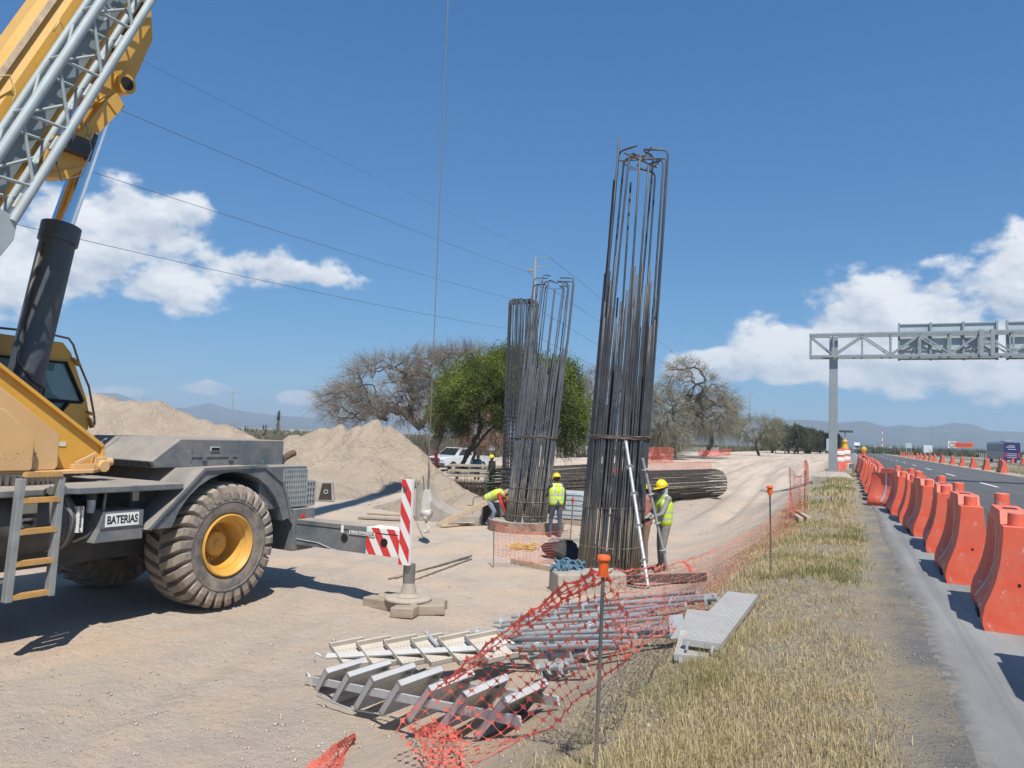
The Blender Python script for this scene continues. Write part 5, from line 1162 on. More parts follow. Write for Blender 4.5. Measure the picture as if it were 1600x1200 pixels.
# ------------------------------------------------------------------ sign gantry
GS = M('gantry_steel', (.34, .375, .38), .5, metal=.45, var=.1, sc=3)
GS2 = M('sign_back', (.46, .52, .545), .45, metal=.15, var=.10, sc=1.2)
gb_ = np.array([-.72, 44.2, 1.2]); ga = thing('sign_gantry', 'grey steel sign gantry reaching over the road from one square post', 'sign gantry', gb_)
MB().rbox((-.21, -.21, .2), (.21, .21, 7.45)).build('post', GS, ga, bevel=.02)
b = MB(); b.loft([np.array([[x*s, y*s, z] for x, y in ((-1, -1), (1, -1), (1, 1), (-1, 1))]) for s, z in ((.95, -.5), (.95, .02), (.62, .26), (.45, .28))]); b.build('footing', CONC, ga)
b = MB(); b.rbox((-.32, -.45, 1.35), (-.20, -.20, 2.0)); b.build('junction_box', GS2, ga, bevel=.01)
zt, zb_ = 7.52, 6.36; xs = [-1.15, .0]+[1.38+1.34*k for k in range(12)]
for yy in (-.45, .45):
    for z in (zt, zb_): MB().rbox((-1.2, yy-.06, z-.06), (16.2, yy+.06, z+.06)).build('truss_chord', GS, ga)
    for i, x in enumerate(xs): MB().rbox((x-.04, yy-.04, zb_+.06), (x+.04, yy+.04, zt-.06)).build('truss_upright', GS, ga)
    for i in range(len(xs)-1):
        a, c = ((xs[i], zt-.08), (xs[i+1], zb_+.08)) if i % 2 == 0 else ((xs[i], zb_+.08), (xs[i+1], zt-.08))
        MB().beam((a[0], yy, a[1]), (c[0], yy, c[1]), .075, .075).build('truss_diagonal', GS, ga)
for z in (zt, zb_):
    for x in xs: MB().rbox((x-.035, -.38, z-.035), (x+.035, .38, z+.035)).build('cross_strut', GS, ga)
for (x0, x1) in ((3.15, 7.55), (7.98, 13.6)):
    MB().rbox((x0, .62, 6.24), (x1, .66, 8.14)).build('sign_panel', GS2, ga)
    k = 4 if x1-x0 < 6 else 4
    for i in range(k):
        x = x0+(x1-x0)*i/(k-1); MB().rbox((x-.05, .50, 6.2), (x+.05, .615, 8.19)).build('panel_stiffener', GS, ga)
    for z in (6.27, 8.1, 6.75): MB().rbox((x0, .56, z-.03), (x1, .617, z+.03)).build('panel_rail', GS, ga)
for x in (6.72, 7.2):
    MB().rbox((x-.09, -.62, 6.3), (x+.09, -.52, 7.62)).build('ladder_upright', GS, ga)
MB().rbox((6.81, -.6, 6.9), (7.11, -.54, 7.04)).build('ladder_step', GS, ga)

# ------------------------------------------------------------------ vehicles and signs in the distance
PURP = M('bus_purple', (.035, .03, .14), .3, var=.1, coat=.3); BUSG = M('bus_silver', (.22, .25, .30), .3, metal=.3, var=.1)
DGL = M('dark_glass', (.02, .028, .035), .08, var=.05, spec=.8); TYR = M('small_tyre', (.02, .02, .02), .9)
def make_wheels(t, pts, r, w, ax=(1, 0, 0)):
    ax = np.array(ax, float)
    for p in pts:
        p = np.array(p, float); wl = MB().cyl(p-ax*w/2, p+ax*w/2, r, n=18).build('wheel', TYR, t, auto=40)
        MB().cyl(p-ax*(w/2+.012), p+ax*(w/2+.012), r*.55, n=14).build('rim', GALV, wl, auto=40)
bq = np.array([26.2, 158, 1.16]); bu = thing('coach', 'purple backed coach with silver sides driving away beyond the far barriers', 'bus', bq, R(4))
b = MB(); b.loft([np.array([[x, y, z] for x, z in ((-1.28, .45), (1.28, .45), (1.30, 1.6), (1.28, 3.3), (1.15, 3.62), (-1.15, 3.62), (-1.28, 3.3), (-1.30, 1.6))]) for y in (0, .6, 11.2, 12)]); b.build('coach_body', BUSG, bu, bevel=.05)
b = MB(); b.prism([(-1.26, .45), (1.26, .45), (1.28, 1.6), (1.26, 3.3), (1.13, 3.58), (-1.13, 3.58), (-1.26, 3.3), (-1.28, 1.6)], ((0, -.06, 0), (1, 0, 0), (0, 0, 1)), (0, .05, 0)); rp = b.build('rear_panel', PURP, bu)
MB().rbox((-1.12, -.085, 1.95), (1.12, -.06, 3.3)).build('rear_window', M('bus_window', (.03, .028, .12), .12), rp)
for z, w, s in ((2.95, .55, 0), (2.72, .8, -.1), (2.35, .7, .1)): MB().rbox((-w+s, -.095, z-.035), (w*.7+s, -.086, z+.035)).build('white_line', WHT, rp)
for z in (1.55, 1.25, .95): MB().rbox((-.75, -.075, z-.03), (.7, -.062, z+.03)).build('white_line', WHT, rp)
for sx in (-1, 1): MB().rbox((sx*1.02-.12, -.09, 1.0), (sx*1.02+.12, -.06, 1.75)).build('tail_light', RED, rp)
MB().rbox((-1.31, .7, 2.0), (-1.285, 11.6, 3.2)).build('side_window', DGL, bu); MB().rbox((-.8, 1.5, 3.6), (.8, 4.5, 3.85)).build('roof_unit', BUSG, bu, bevel=.05)
make_wheels(bu, [(-1.12, 2.8, .5), (1.12, 2.8, .5), (-1.12, 9.2, .5), (1.12, 9.2, .5)], .5, .34)
vq = G(1450, 711.5, 1.16); va = thing('box_van', 'small white box van driving away between the far barriers and the scrub', 'van', vq, R(3))
MB().rbox((-1.35, 0, .75), (1.35, 5.2, 3.45)).build('cargo_box', M('van_white', (.74, .76, .78), .4, var=.05), va, bevel=.05); MB().rbox((-1.3, -.1, .45), (1.3, 5, .75)).build('underframe', GDK, va); MB().rbox((-1.1, 5.3, .5), (1.1, 7, 2.4)).build('cab', M('van_white', (.74, .76, .78), .4, var=.05), va, bevel=.1); MB().rbox((-1.0, -.03, .85), (1.0, -.005, 3.3)).build('rear_door', M('van_door', (.66, .68, .70), .4), va)
make_wheels(va, [(-1.0, .9, .42), (1.0, .9, .42), (-1, 6, .42), (1, 6, .42)], .42, .3)
tq = np.array([4.2, 420, 1.2]); tr = thing('truck', 'white truck coming far down the road', 'truck', tq)
MB().rbox((-1.3, .3, .6), (1.3, 2.4, 3.2)).build('cab', M('van_white', (.74, .76, .78), .4, var=.05), tr, bevel=.1); MB().rbox((-1.35, 2.6, 1.1), (1.35, 14, 4.5)).build('trailer', M('van_white', (.74, .76, .78), .4, var=.05), tr, bevel=.05); MB().rbox((-1.15, .27, 1.9), (1.15, .31, 2.9)).build('windscreen', DGL, tr); MB().rbox((-1.2, .2, .5), (1.2, .3, 1.1)).build('bumper', GDK, tr)
make_wheels(tr, [(-1.1, 1.2, .5), (1.1, 1.2, .5), (-1.1, 11, .5), (1.1, 11, .5)], .5, .35)
# white pickup under the trees
pk_ = at_ground(716, 729, 58); pk = thing('pickup_truck', 'white pickup parked under the trees behind the leaning trunk', 'pickup', pk_, R(-14))
PW = M('pickup_white', (.62, .65, .68), .3, var=.05, coat=.4, dust=.15)
b = MB(); b.loft([np.array([[x, y, z] for x, z in ((-w, .42), (w, .42), (w*1.02, .75), (w*.97, h), (-w*.97, h), (-w*1.02, .75))]) for y, w, h in ((-2.6, .82, 1.0), (-2.45, .92, 1.05), (-1.2, .95, 1.14), (-.7, .95, 1.16), (2.5, .95, 1.16), (2.65, .92, 1.1))]); b.build('body', PW, pk, bevel=.04, auto=40)
b = MB(); b.loft([np.array([[x, y, z] for x, y, z in ((-.9, y0, 1.15), (.9, y0, 1.15), (.74, y1, 1.74), (-.74, y1, 1.74))]) for y0, y1 in ((-1.35, -.6), (-1.3, -.55), (.65, .45), (.7, .5))]); b.build('cabin', PW, pk, auto=30)
b = MB(); b.prism([(-.80, 0), (.80, 0), (.66, .80), (-.66, .80)], ((0, -1.30, 1.20), (1, 0, 0), unit((0, .75, .58))), (0, -.03, .02)); b.build('windscreen', DGL, pk)
for sx in (-1, 1):
    b = MB(); b.prism([(-1.0, 1.2), (.5, 1.2), (.35, 1.64), (-.55, 1.64)], ((sx*.90, 0, 0), (0, 1, 0), (-sx*.0, 0, 1)), (-sx*.05, 0, 0)); b.build('side_window', DGL, pk)
    MB().rbox((sx*.68-.2, -2.63, .80), (sx*.68+.2, -2.5, .98)).build('headlight', M('lamp_glass', (.7, .72, .74), .15), pk, bevel=.03)
MB().rbox((-.5, -2.64, .70), (.5, -2.55, .98)).build('grille', GDK, pk); MB().rbox((-.9, -2.72, .42), (.9, -2.5, .64)).build('bumper', GDK, pk, bevel=.03)
make_wheels(pk, [(-.86, -1.65, .38), (.86, -1.65, .38), (-.86, 1.7, .38), (.86, 1.7, .38)], .38, .25)
pk2 = dup(pk, at_ground(1018, 703, 86), R(60), 'white car body half hidden behind the near cage, under the drooping mesquite')
# signs
SGO = M('sign_orange', (.80, .10, .03), .5, var=.05)
q = G(1488, 712, 1.1); sc_ = (q-CAMP)@_F/CF
s1 = thing('speed_sign', 'square white speed sign with a 10 in a ring on two thin poles', 'road sign', q, 0)
wd = 11.5*sc_; z0 = (712-700)*sc_
MB().rbox((-wd/2, 0, z0), (wd/2, .06, z0+wd*.92)).build('sign_face', WHT, s1)
b = MB(); b.lathe([(wd*.38, 0), (wd*.38, .03), (wd*.29, .03), (wd*.29, 0)], (0, -.01, z0+wd*.46), (0, -1, 0), 28); b.build('ring', M('ring_dark', (.05, .045, .05), .6), s1)
text_mesh('lettering', '10', wd*.46, TXT, s1, frame4((0, -.02, z0+wd*.46), (1, 0, 0), (0, 0, 1)), .004, .9, .01)
for x in (-wd*.33, wd*.33): MB().cyl((x, .08, -.5), (x, .08, z0+wd*.8), .06, n=8).build('pole', GALV, s1)
q = G(1506, 713, 1.1); s2 = thing('orange_sign', 'wide orange roadworks board right of the speed sign', 'road sign', q, 0)
wd = 24*sc_
MB().rbox((-wd/2, 0, 13*sc_), (wd/2, .06, 20*sc_)).build('sign_face', SGO, s2)
for k in range(2): MB().rbox((-wd*.42, -.012, (15.2+2.3*k)*sc_), (wd*.42, -.002, (16.0+2.3*k)*sc_)).build('print_line', M('print_dark', (.30, .03, .012), .6), s2)
for x in (-wd*.3, wd*.3): MB().cyl((x, .08, -.5), (x, .08, 19*sc_), .06, n=8).build('pole', GALV, s2)
q = G(1420, 712, 1.1); s3 = thing('sign_back_board', 'grey back of a road sign on poles left of the box van', 'road sign', q, 0); sc3 = (q-CAMP)@_F/CF
MB().rbox((-4.5*sc3, 0, 12*sc3), (4.5*sc3, .1, 20*sc3)).build('sign_face', GS2, s3)
for x in (-3*sc3, 3*sc3): MB().cyl((x, .1, -.5), (x, .1, 18*sc3), .08, n=6).build('pole', GALV, s3)
# telecom mast and far power poles
q = P(1378.5, 701, 900); q[2] = 1; tm = thing('telecom_mast', 'thin red and white banded mast far off beside the road', 'mast', q)
for i in range(6): MB().cyl((0, 0, 4+i*3.7), (0, 0, 4+(i+1)*3.7), .75-.06*i, .70-.06*i, n=6).build('mast_band', STR_R if i % 2 else WHT, tm)
MB().rbox((-1.2, -1.2, -1), (1.2, 1.2, 4)).build('hut', GALV2, tm)
PG = M('pole_galvanised', (.46, .48, .49), .4, metal=.5, var=.08)
def steel_pole(label, base, h, arms=True):
    t = thing('power_pole', label, 'power pole', base, 0, 'steel power poles along the track')
    MB().cyl((0, 0, -.3), (0, 0, h), .36, .16, n=12).build('shaft', PG, t, auto=40)
    for z, s in ((h-.05, 1), (h-1.35, 1), (h-3.8, 1)):
        MB().cyl((0, 0, z-.15), (2.1*s, 0, z+.12), .09, .05, n=8).build('cross_arm', PG, t)
    for z in (h-2.0, h-6.2, h-10.2):
        MB().cyl((0, 0, z), (-1.0, 0, z+.3), .10, .13, n=8).build('insulator', M('insulator_ochre', (.40, .26, .08), .4), t)
    return t
pA = np.array([-39.5, 96.5, 0.0]); hA = 27.4; pB = np.array([-38.6, 343, 1.0]); hB = 24.2
steel_pole('tall steel power pole rising behind the fanning rebar cage', pA, hA)
steel_pole('tall thin steel power pole on the skyline right of the mesquites', pB, hB)
steel_pole('second thin power pole on the skyline, halfway to the gantry post', P(1208, 690, 470)*np.array([1, 1, 0])+np.array([0, 0, 1]), 24)
steel_pole('third and smallest thin power pole, next to the gantry post', P(1232.5, 692, 600)*np.array([1, 1, 0])+np.array([0, 0, 1]), 24)
WIRE = M('wire_dark', (.05, .05, .05), .5)
pz = np.array([-36.0, -150.0, 0.0])
for i, (zA, dx, lab) in enumerate([(hA, 2.0, 'highest power wire across the sky, faint'), (hA-2.0, -1.0, 'power wire reaching the tall pole just below its top'), (hA-6.2, -1.0, 'middle power wire sloping down to the tall pole'), (hA-10.2, -1.0, 'lowest power wire, running behind the lift cylinder')]):
    t = thing('power_wire', lab, 'wire', pA+np.array([dx, 0, zA])); pts = []
    end = np.array([dx*0+pz[0]-pA[0]+dx*0, pz[1]-pA[1], 0.0])
    for f in np.linspace(0, 1, 40): pts.append(end*f+np.array([0, 0, -21.5*f*(1-f)]))
    MB().tube(pts, .008 if i == 0 else .016, 4).build('near_span', WIRE, t)
    v = (pB-pA)+np.array([0, 0, hB-hA]); pts = [v*f+np.array([0, 0, -14*f*(1-f)]) for f in np.linspace(0, 1, 26)]
    MB().tube(pts, .03, 4).build('far_span', WIRE, t)
def wood_pole(label, px, py, h, d):
    b0 = at_ground(px, py, d); t = thing('power_pole', label, 'power pole', b0, CYAW, 'old power poles on the plain'); MB().cyl((0, 0, -.3), (0, 0, h), .18, .13, n=8).build('shaft', GALV2, t); MB().rbox((-1.5, -.06, h-.5), (1.5, .06, h-.35)).build('cross_arm', GALV2, t)
    for x in (-1.3, 0, 1.3): MB().cyl((x, 0, h-.35), (x, 0, h-.02), .06, n=6).build('insulator', GALV2, t)
wood_pole('distant pole with a crossarm between the yuccas', 361.5, 668, 11.5, 190); wood_pole('distant pole with a crossarm over the long heap', 222, 662, 12, 260); wood_pole('thin pole with a crossarm left of the purple bus', 1524, 712, 11, 330); wood_pole('pole with several arms behind the box van', 1456, 709, 16, 420)
# white post fence beyond the mesquites
fz = thing('wire_fence', 'long fence of white posts and wire beyond the mesquites', 'fence', (-33, 90, 0))
FP = M('fence_post_white', (.55, .54, .50), .8)
fm = MB().rbox((-.07, -.07, -.2), (.07, .07, 1.55)).mesh('fence_post', FP); yy = 84.
while yy < 240:
    p = np.array([-33-.02*(yy-90), yy, 0]); link('fence_post', fm, fz, (p[0]+33, p[1]-90, float(gz(p[0], p[1])))); yy += 2.6
for z in (.5, .9, 1.35): MB().tube([(-.02*(y-90), y-90, float(gz(-33-.02*(y-90), y))+z) for y in np.arange(84, 240, 6)], .012, 4).build('fence_wire', WIRE, fz)
fz2 = thing('wire_fence', 'low white post fence at the foot of the far scrub, past the bus', 'fence', (33, 150, 1.1)); k = 0
for y in np.arange(0, 330, 6.5): link('fence_post', fm, fz2, (.05*y, y, .0))
for z in (.5, 1.2): MB().tube([(.05*y, y, z) for y in np.arange(0, 330, 10)], .012, 4).build('fence_wire', WIRE, fz2)
# roadside buildings at the vanishing point
for k, (px, w, h, col, lab) in enumerate([(1388, 9, 5, (.5, .5, .48), 'pale low building under the telecom mast'), (1372, 7, 6, (.45, .46, .46), 'grey building left of the telecom mast'), (1352, 10, 4, (.42, .40, .36), 'flat roofed roadside building far down the road')]):
    q = P(px, 703, 820); q[2] = 1.0; t = thing('building', lab, 'building', q, 0, None); m_ = M('far_wall_%s' % 'abc'[k], col, .9); MB().rbox((-w/2, 0, 0), (w/2, 8, h)).build('wall', m_, t); MB().rbox((-w/2-.2, -.2, h), (w/2+.2, 8.2, h+.3)).build('roof', GALV2, t)
    for x in (-w/4, w/4): MB().rbox((x-.7, -.05, 1.2), (x+.7, -.01, 2.8)).build('window', DGL, t)

# ------------------------------------------------------------------ people
SKIN = M('skin', (.27, .145, .09), .55, var=.08, sc=9)
def cloth(name, col, var=.18, rough=.9): return M(name, col, rough, var=var, sc=7, bump=.35, bsc=16, dust=.18)
VESTY = M('vest_yellow', (.56, .72, .05), .75, var=.08, sc=6, bump=.25, bsc=14, dust=.06); VSTR = M('vest_silver', (.50, .52, .50), .4, metal=.2, var=.06)
HATY = M('helmet_yellow', (.80, .60, .02), .35, var=.05, coat=.2); HATR = M('helmet_red', (.62, .05, .02), .4, var=.05)
BOOT = M('boot_leather', (.09, .06, .04), .8, dust=.4)
def capsule(b, p, q, r0, r1, n=12):
    p = np.asarray(p, float); q = np.asarray(q, float); d = q-p; L_ = max(1e-6, np.linalg.norm(d)); d = d/L_; pr_ = []
    for a in np.linspace(-90, 0, 5): pr_.append((max(.001, r0*math.cos(R(a))), r0*math.sin(R(a))))
    for a in np.linspace(0, 90, 5): pr_.append((max(.001, r1*math.cos(R(a))), L_+r1*math.sin(R(a))))
    b.lathe(pr_, p, d, n)
    k = len(pr_); o = b.n-k*n; b.f.append(tuple(o+i for i in range(n-1, -1, -1))); b.m.append(0); b.f.append(tuple(o+(k-1)*n+i for i in range(n))); b.m.append(0)
def remeshed(b, vox, smooth_it=4):
    me = b.mesh('tmp', SKIN); o = bpy.data.objects.new('tmp', me); COL.objects.link(o)
    m_ = o.modifiers.new('r', 'REMESH'); m_.mode = 'VOXEL'; m_.voxel_size = vox; m_.use_smooth_shade = True
    s_ = o.modifiers.new('s', 'SMOOTH'); s_.factor = .5; s_.iterations = smooth_it
    dg = bpy.context.evaluated_depsgraph_get(); me2 = bpy.data.meshes.new_from_object(o.evaluated_get(dg)); bpy.data.objects.remove(o); bpy.data.meshes.remove(me)
    return me2
def seg_dist(V, p, q):
    d = q-p; t = np.clip(((V-p)@d)/(d@d+1e-9), 0, 1); return np.linalg.norm(V-(p+t[:, None]*d), axis=1)
def person(label, loc, rz, J, cols, vest=True, hat=HATY, mask=None, vest_v=None, group=None, hair=True, scale=1.0):
    """J: joints in metres, x right, y ahead, z up. cols: shirt, trousers materials"""
    A = {k: np.asarray(v, float) for k, v in J.items()}
    t = thing('person', label, 'person', loc, rz, group); t.scale = (scale,)*3
    pel, che, nek, hed = A['pelvis'], A['chest'], A['neck'], A['head']; up = unit(che-pel)
    side = unit(A['shR']-A['shL']); fwd = unit(np.cross(up, side))
    segs = []                                            # p, q, r0, r1, material slot
    def sg(p, q, r0, r1, m_): segs.append((np.asarray(p, float), np.asarray(q, float), r0, r1, m_))
    for s_ in (-1, 1): sg(pel+side*.075*s_, che+side*.095*s_-up*.02, .118, .128, 1)
    sg(pel-up*.02, pel+up*.02, .135, .13, 2); sg(che, nek-up*.03, .12, .07, 1); sg(A['shL'], A['shR'], .072, .072, 1)
    sg(nek-up*.04, hed-np.array([0, 0, .04]), .056, .054, 0)
    for S in 'LR':
        sg(A['sh'+S], A['el'+S], .062, .047, 1); sg(A['el'+S], A['wr'+S], .046, .034, 1)
        sg(A['hip'+S], A['kn'+S], .095, .066, 2); sg(A['kn'+S], A['an'+S], .064, .048, 2)
        f = unit(A.get('toe'+S, A['an'+S]+fwd*np.array([1, 1, 0])*.2)-A['an'+S]); sg(A['an'+S]-np.array([0, 0, .03]), A['an'+S]+f*.17-np.array([0, 0, .045]), .05, .042, 3)
    hf = unit(A['face']) if 'face' in A else fwd
    hu = unit(hed-nek); hs_ = unit(np.cross(hf, hu)); hf = unit(np.cross(hu, hs_))
    sg(hed-hu*.035+hf*.02, hed+hu*.045, .078, .092, 0); sg(hed-hu*.085+hf*.045, hed-hu*.02+hf*.035, .05, .06, 0); sg(hed+hf*.10-hu*.005, hed+hf*.115-hu*.03, .012, .016, 0)
    for s_ in (-1, 1): sg(hed+hs_*.095*s_-hu*.01, hed+hs_*.098*s_-hu*.04, .016, .012, 0)
    b = MB()
    for p, q, r0, r1, m_ in segs: capsule(b, p, q, r0, r1)
    me = remeshed(b, .020); V = np.empty(len(me.vertices)*3); me.vertices.foreach_get('co', V); V = V.reshape(-1, 3)
    cen = np.empty(len(me.polygons)*3); me.polygons.foreach_get('center', cen); cen = cen.reshape(-1, 3)
    D_ = np.stack([seg_dist(cen, p, q)/(.5*(r0+r1)) for p, q, r0, r1, m_ in segs], 1); mi = np.array([s[4] for s in segs])[D_.argmin(1)]
    me.materials.clear()
    for m_ in (SKIN, cols[0], cols[1], BOOT): me.materials.append(m_)
    me.polygons.foreach_set('material_index', mi.astype(np.int32)); link('body', me, t)
    # hands: palm, four fingers and a thumb each
    for S in 'LR':
        w = A['wr'+S]; d = unit(A['wr'+S]-A['el'+S]); d = unit(d+np.asarray(A.get('hd'+S, (0, 0, 0)))); pn = unit(np.cross(d, side)); sd = unit(np.cross(pn, d)); hb = MB()
        capsule(hb, w, w+d*.075, .030, .034, 8)
        for i, (o_, l_) in enumerate(((-.030, .062), (-.010, .075), (.011, .070), (.030, .055))):
            p0 = w+d*.085+sd*o_; p1 = p0+d*l_*.55+pn*.008; p2 = p1+d*l_*.35+pn*.025; hb.tube([p0-d*.02, p0, p1, p2], [.011, .0105, .0095, .007], 6)
        p0 = w+d*.03+sd*(-.034 if S == 'R' else .034); p1 = p0+d*.035+sd*(-.022 if S == 'R' else .022)+pn*.01; hb.tube([p0-d*.01, p0, p1, p1+d*.03+pn*.012], [.013, .013, .011, .008], 6)
        hb.build('hand', cols[2] if len(cols) > 2 else SKIN, t, smooth=True)
    # face
    fm_ = MB()
    for s_ in (-1, 1): fm_.sphere(hed+hf*.088+hs_*.032*s_+hu*.012, .011, 8, 5)
    if mask is None: fm_.box(hed+hf*.092-hu*.062, (.045, .012, .010), np.stack([hs_, hf, hu], 1))
    fm_.build('eyes_and_mouth', BLK, t)
    if mask:
        mb = MB(); mb.sphere(hed-hu*.05+hf*.035, .085, 14, 8, (1, 1, .95)); mb.build('face_mask', mask, t, smooth=True); mb = MB(); capsule(mb, nek-hu*.01, hed-hu*.03-hf*.02, .078, .098, 14); mb.build('neck_cloth', M('neck_cloth', (.42, .42, .40), .95, var=.2, sc=12), t, smooth=True)
        mb = MB(); mb.beam(hed+hf*.10+hs_*.075+hu*.015, hed+hf*.10-hs_*.075+hu*.015, .03, .045, hu); mb.build('glasses', DGL, t)
    if hat:
        hb = MB(); rg = []
        for a in np.linspace(0, 88, 8):
            r_ = math.cos(R(a)); z_ = math.sin(R(a)); rg.append(np.array([hed+hu*(.035+.128*z_)+(hf*math.cos(u)*.135+hs_*math.sin(u)*.118)*r_ for u in np.linspace(0, 2*math.pi, 20, endpoint=False)]))
        hb.loft(rg); hb.loft([np.array([hed+hu*(.035-.004*(k > 0)-.012*(k > 0)*max(0, math.cos(u)))+(hf*math.cos(u)*(.135+k*(.055*max(0, math.cos(u))+.014))+hs_*math.sin(u)*(.118+k*.012)) for u in np.linspace(0, 2*math.pi, 20, endpoint=False)]) for k in (0, 1)], False)
        for o_ in (-.02, .02): hb.tube([hed+hu*(.035+.133*math.sin(R(a)))+hf*.138*math.cos(R(a))+hs_*o_ for a in (15, 50, 90, 130, 165)], .008, 5)
        hb.build('helmet', hat, t, smooth=True)
    if hair:
        hb = MB(); hb.sphere(hed-hf*.022+hu*.0, .092, 12, 8, (1, 1, 1)); hb.build('hair', M('hair_dark', (.012, .010, .009), .7), t, smooth=True)
    if vest:
        b = MB()
        for s_ in (-1, 1): capsule(b, pel+up*.03+side*.085*s_, che+side*.10*s_, .135, .142, 14)
        capsule(b, che, nek-up*.05, .135, .085, 14); capsule(b, A['shL']*.78+A['shR']*.22, A['shR']*.78+A['shL']*.22, .086, .086, 12)
        vm = remeshed(b, .018, 3); cen = np.empty(len(vm.polygons)*3); vm.polygons.foreach_get('center', cen); cen = cen.reshape(-1, 3)
        h_ = (cen-pel)@up; x_ = (cen-pel)@side; L_ = (che-pel)@up
        sl = np.zeros(len(cen), np.int32)
        sl[((h_ > .06) & (h_ < .105)) | ((h_ > .19) & (h_ < .235))] = 1
        sl[(np.abs(np.abs(x_)-.105) < .024) & (h_ > .235)] = 1
        vm.materials.clear(); vm.materials.append(vest_v or VESTY); vm.materials.append(VSTR); vm.polygons.foreach_set('material_index', sl)
        link('safety_vest', vm, t)
    return t
def pose(**kw):
    d = dict(pelvis=(0, 0, .95), chest=(0, .02, 1.30), neck=(0, .02, 1.47), head=(0, .05, 1.63), shL=(-.185, .01, 1.42), shR=(.185, .01, 1.42), elL=(-.25, .02, 1.14), elR=(.25, .02, 1.14), wrL=(-.24, .14, .92), wrR=(.24, .14, .92), hipL=(-.095, 0, .90), hipR=(.095, 0, .90), knL=(-.11, .03, .49), knR=(.11, .03, .49), anL=(-.12, 0, .09), anR=(.12, 0, .09))
    d.update(kw); return d
def face_yaw(dx, dy):        # heading so that local +y points to dx (sideways to the right of the view), dy (away)
    v = RW*dx+np.array([-math.sin(CYAW), math.cos(CYAW), 0])*dy; return math.atan2(-v[0], v[1])
# masked worker at the right of the near cage
person('masked worker in yellow helmet and yellow vest over grey clothes, holding the steel tube', GG(1036, 891), face_yaw(-.9, -.25),
       pose(elL=(-.22, .16, 1.13), wrL=(-.10, .36, 1.02), elR=(.25, .14, 1.12), wrR=(.12, .36, .99), head=(0, .06, 1.63), face=np.array([-.45, 1, -.25]), knL=(-.11, .07, .49), anL=(-.13, .06, .09)),
       (cloth('shirt_grey', (.26, .26, .25)), cloth('trousers_grey', (.20, .19, .18)), M('glove_dark', (.05, .045, .04), .9)), mask=M('mask_dark', (.09, .10, .11), .8), scale=1.03)
# worker seen from behind
person('worker seen from behind in yellow vest, dark sleeves and blue jeans', GG(868, 839), face_yaw(-.35, .94),
       pose(elL=(-.24, .13, 1.15), wrL=(-.17, .38, 1.12), elR=(.25, -.03, 1.14), wrR=(.27, .06, .90), knL=(-.12, .10, .50), anL=(-.15, .04, .09), knR=(.10, -.02, .49), anR=(.08, -.12, .09)),
       (cloth('shirt_dark_olive', (.035, .038, .03)), cloth('jeans_blue', (.045, .06, .10), .35)), scale=.99)
# bending worker
person('worker bending over beside the concrete base in yellow vest and red sleeves', GG(766, 823), face_yaw(.95, -.30),
       pose(pelvis=(0, -.10, .86), chest=(0, .22, 1.02), neck=(0, .37, .99), head=(0, .51, .93), face=np.array([0, .45, -.9]), shL=(-.18, .30, 1.0), shR=(.18, .30, 1.0), elL=(-.20, .36, .71), elR=(.20, .40, .71), wrL=(-.10, .46, .47), wrR=(.10, .50, .45), hipL=(-.095, -.08, .82), hipR=(.095, -.08, .82), knL=(-.13, .06, .47), knR=(.13, .16, .47), anL=(-.15, -.16, .09), anR=(.13, .06, .09)),
       (cloth('shirt_red', (.50, .03, .03)), cloth('jeans_pale', (.17, .22, .29), .3)))
# workers half hidden behind the near cage
person('worker in faded red shirt and yellow helmet partly hidden behind the near cage', GG(1009, 880), face_yaw(-.85, .1), pose(elR=(.25, .16, 1.13), wrR=(.12, .32, 1.0)), (cloth('shirt_faded_red', (.36, .13, .11)), cloth('trousers_brown', (.20, .13, .09))), vest=False)
person('worker in red helmet seen through the bars of the near cage', G(953, 809, 0), face_yaw(.1, -1), pose(), (cloth('shirt_navy', (.03, .04, .07)), cloth('jeans_blue', (.045, .06, .10), .35)), vest=False, hat=HATR)
# two in the shade of the trees
person('person in dark jacket and yellow helmet with a green apron, standing in the tree shade', at_ground(768, 762, 38), face_yaw(-.6, -.5), pose(elL=(-.22, .15, 1.13), wrL=(-.08, .3, 1.02)), (cloth('jacket_black', (.012, .013, .012)), cloth('apron_green', (.02, .22, .06))), vest=False)
person('person in teal hooded top with head down, in the tree shade by the pickup', at_ground(744, 758, 41), face_yaw(.5, -.7), pose(head=(0, .10, 1.60), elL=(-.22, .15, 1.13), wrL=(-.08, .26, .98)), (cloth('hood_teal', (.012, .12, .17)), cloth('trousers_dark', (.03, .03, .035))), vest=False, hat=None)

